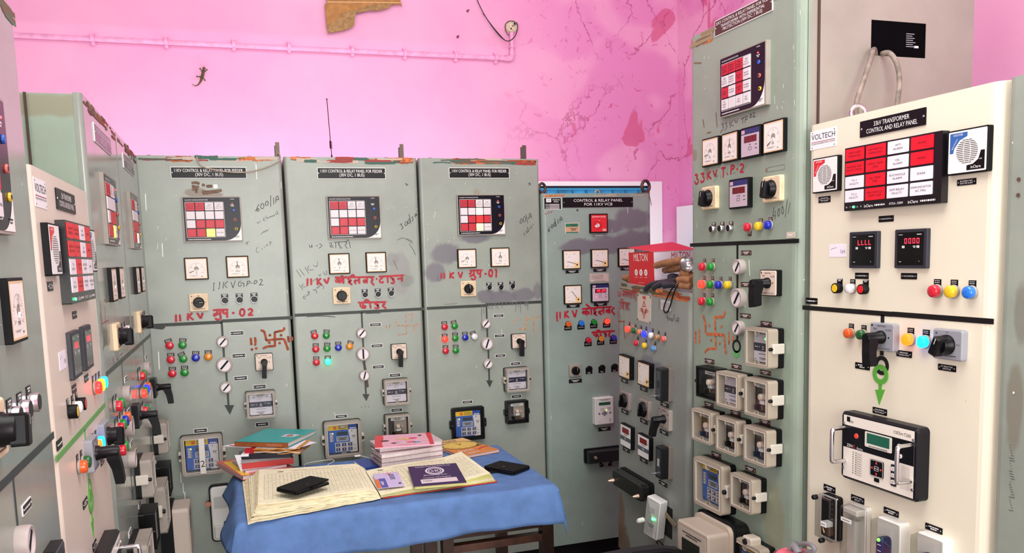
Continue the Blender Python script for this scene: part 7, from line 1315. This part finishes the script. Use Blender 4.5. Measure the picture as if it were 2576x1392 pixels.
# shoulder bag in the lower right, only its top is in frame
p = on_x(1995, 1385, 1.38); e = empty('cloth_bag', (p.x, p.y, p.z-.34), 0, 'pink and white bag with a grey strap at the bottom edge, beside the cream cabinet', 'bag')
b = MB(); R = []
for zz, k in ((0, .8), (.1, 1), (.2, .95), (.29, .75), (.335, .35)): R.append([(.12*k*math.cos(2*math.pi*i/20), .1*k*math.sin(2*math.pi*i/20), zz) for i in range(20)])
b.rings(R, mat((206, 92, 110), .7, noise=.3, nscale=25), smooth=True); b.obj('pouch', e)
b = MB(); [b.add([(.121*k0*math.cos(a), .101*k0*math.sin(a), z0), (.121*k0*math.cos(a+.25), .101*k0*math.sin(a+.25), z0), (.122*k1*math.cos(a+.35), .102*k1*math.sin(a+.35), z1), (.122*k1*math.cos(a+.1), .102*k1*math.sin(a+.1), z1)], [(0, 1, 2, 3)], mat((230, 226, 236), .7)) for a in (0, .9, 1.8, 2.7, 3.6, 4.5, 5.4) for k0, z0, k1, z1 in ((1.01, .12, .97, .2), (.97, .2, .78, .29), (.78, .29, .4, .335))]; b.obj('white_pattern', e)
b = MB(); G_ = mat((120, 118, 122), .6); sp = chaikin([tuple(on_x(*q, 1.4)-Vector(e.location)) for q in ((1990, 1392), (2003, 1372), (2022, 1367), (2040, 1370), (2050, 1380), (2046, 1390), (2030, 1388))], 2); b.tube(sp, .006, G_, 8); b.tube([tuple(on_x(*q, 1.39)-Vector(e.location)) for q in ((1985, 1392), (2000, 1372), (2008, 1392))], .012, G_, 8); b.obj('strap', e, label='grey strap')
# dark padded chair back at the bottom edge
e = empty('office_chair', (on_y(1600, 1392, 2.3).x-.02, 2.3, 0), 0, 'black padded chair in front of the low cabinet, only its top edge in frame', 'chair'); zt = on_y(1625, 1381, 2.3).z
b = MB(); W_ = .2; pts = [(-W_, zt-.4), (W_, zt-.4), (W_, zt-.06), (W_*.9, zt-.02), (W_*.5, zt-.002), (0, zt), (-W_*.5, zt-.004), (-W_*.85, zt-.02), (-W_, zt-.06)]; b.prism(pts, -.03, .03, mat((24, 24, 30), .6)); b.obj('backrest', e)
b = MB(); b.tube([(x, -.032, z_) for x, z_ in pts[2:]], .008, BLACKM, 8); b.obj('piping', e); b = MB(); b.box(-.2, .2, -.42, -.03, zt-.45, zt-.4, mat((24, 24, 30), .6)) if zt > .5 else None; b.obj('seat', e)
for sx in (-.16, .16):
    for sy in (-.38, .0): b = MB(); b.box(sx-.012, sx+.012, sy-.012, sy+.012, 0, zt-.4, BLACKM); b.obj('leg', e)
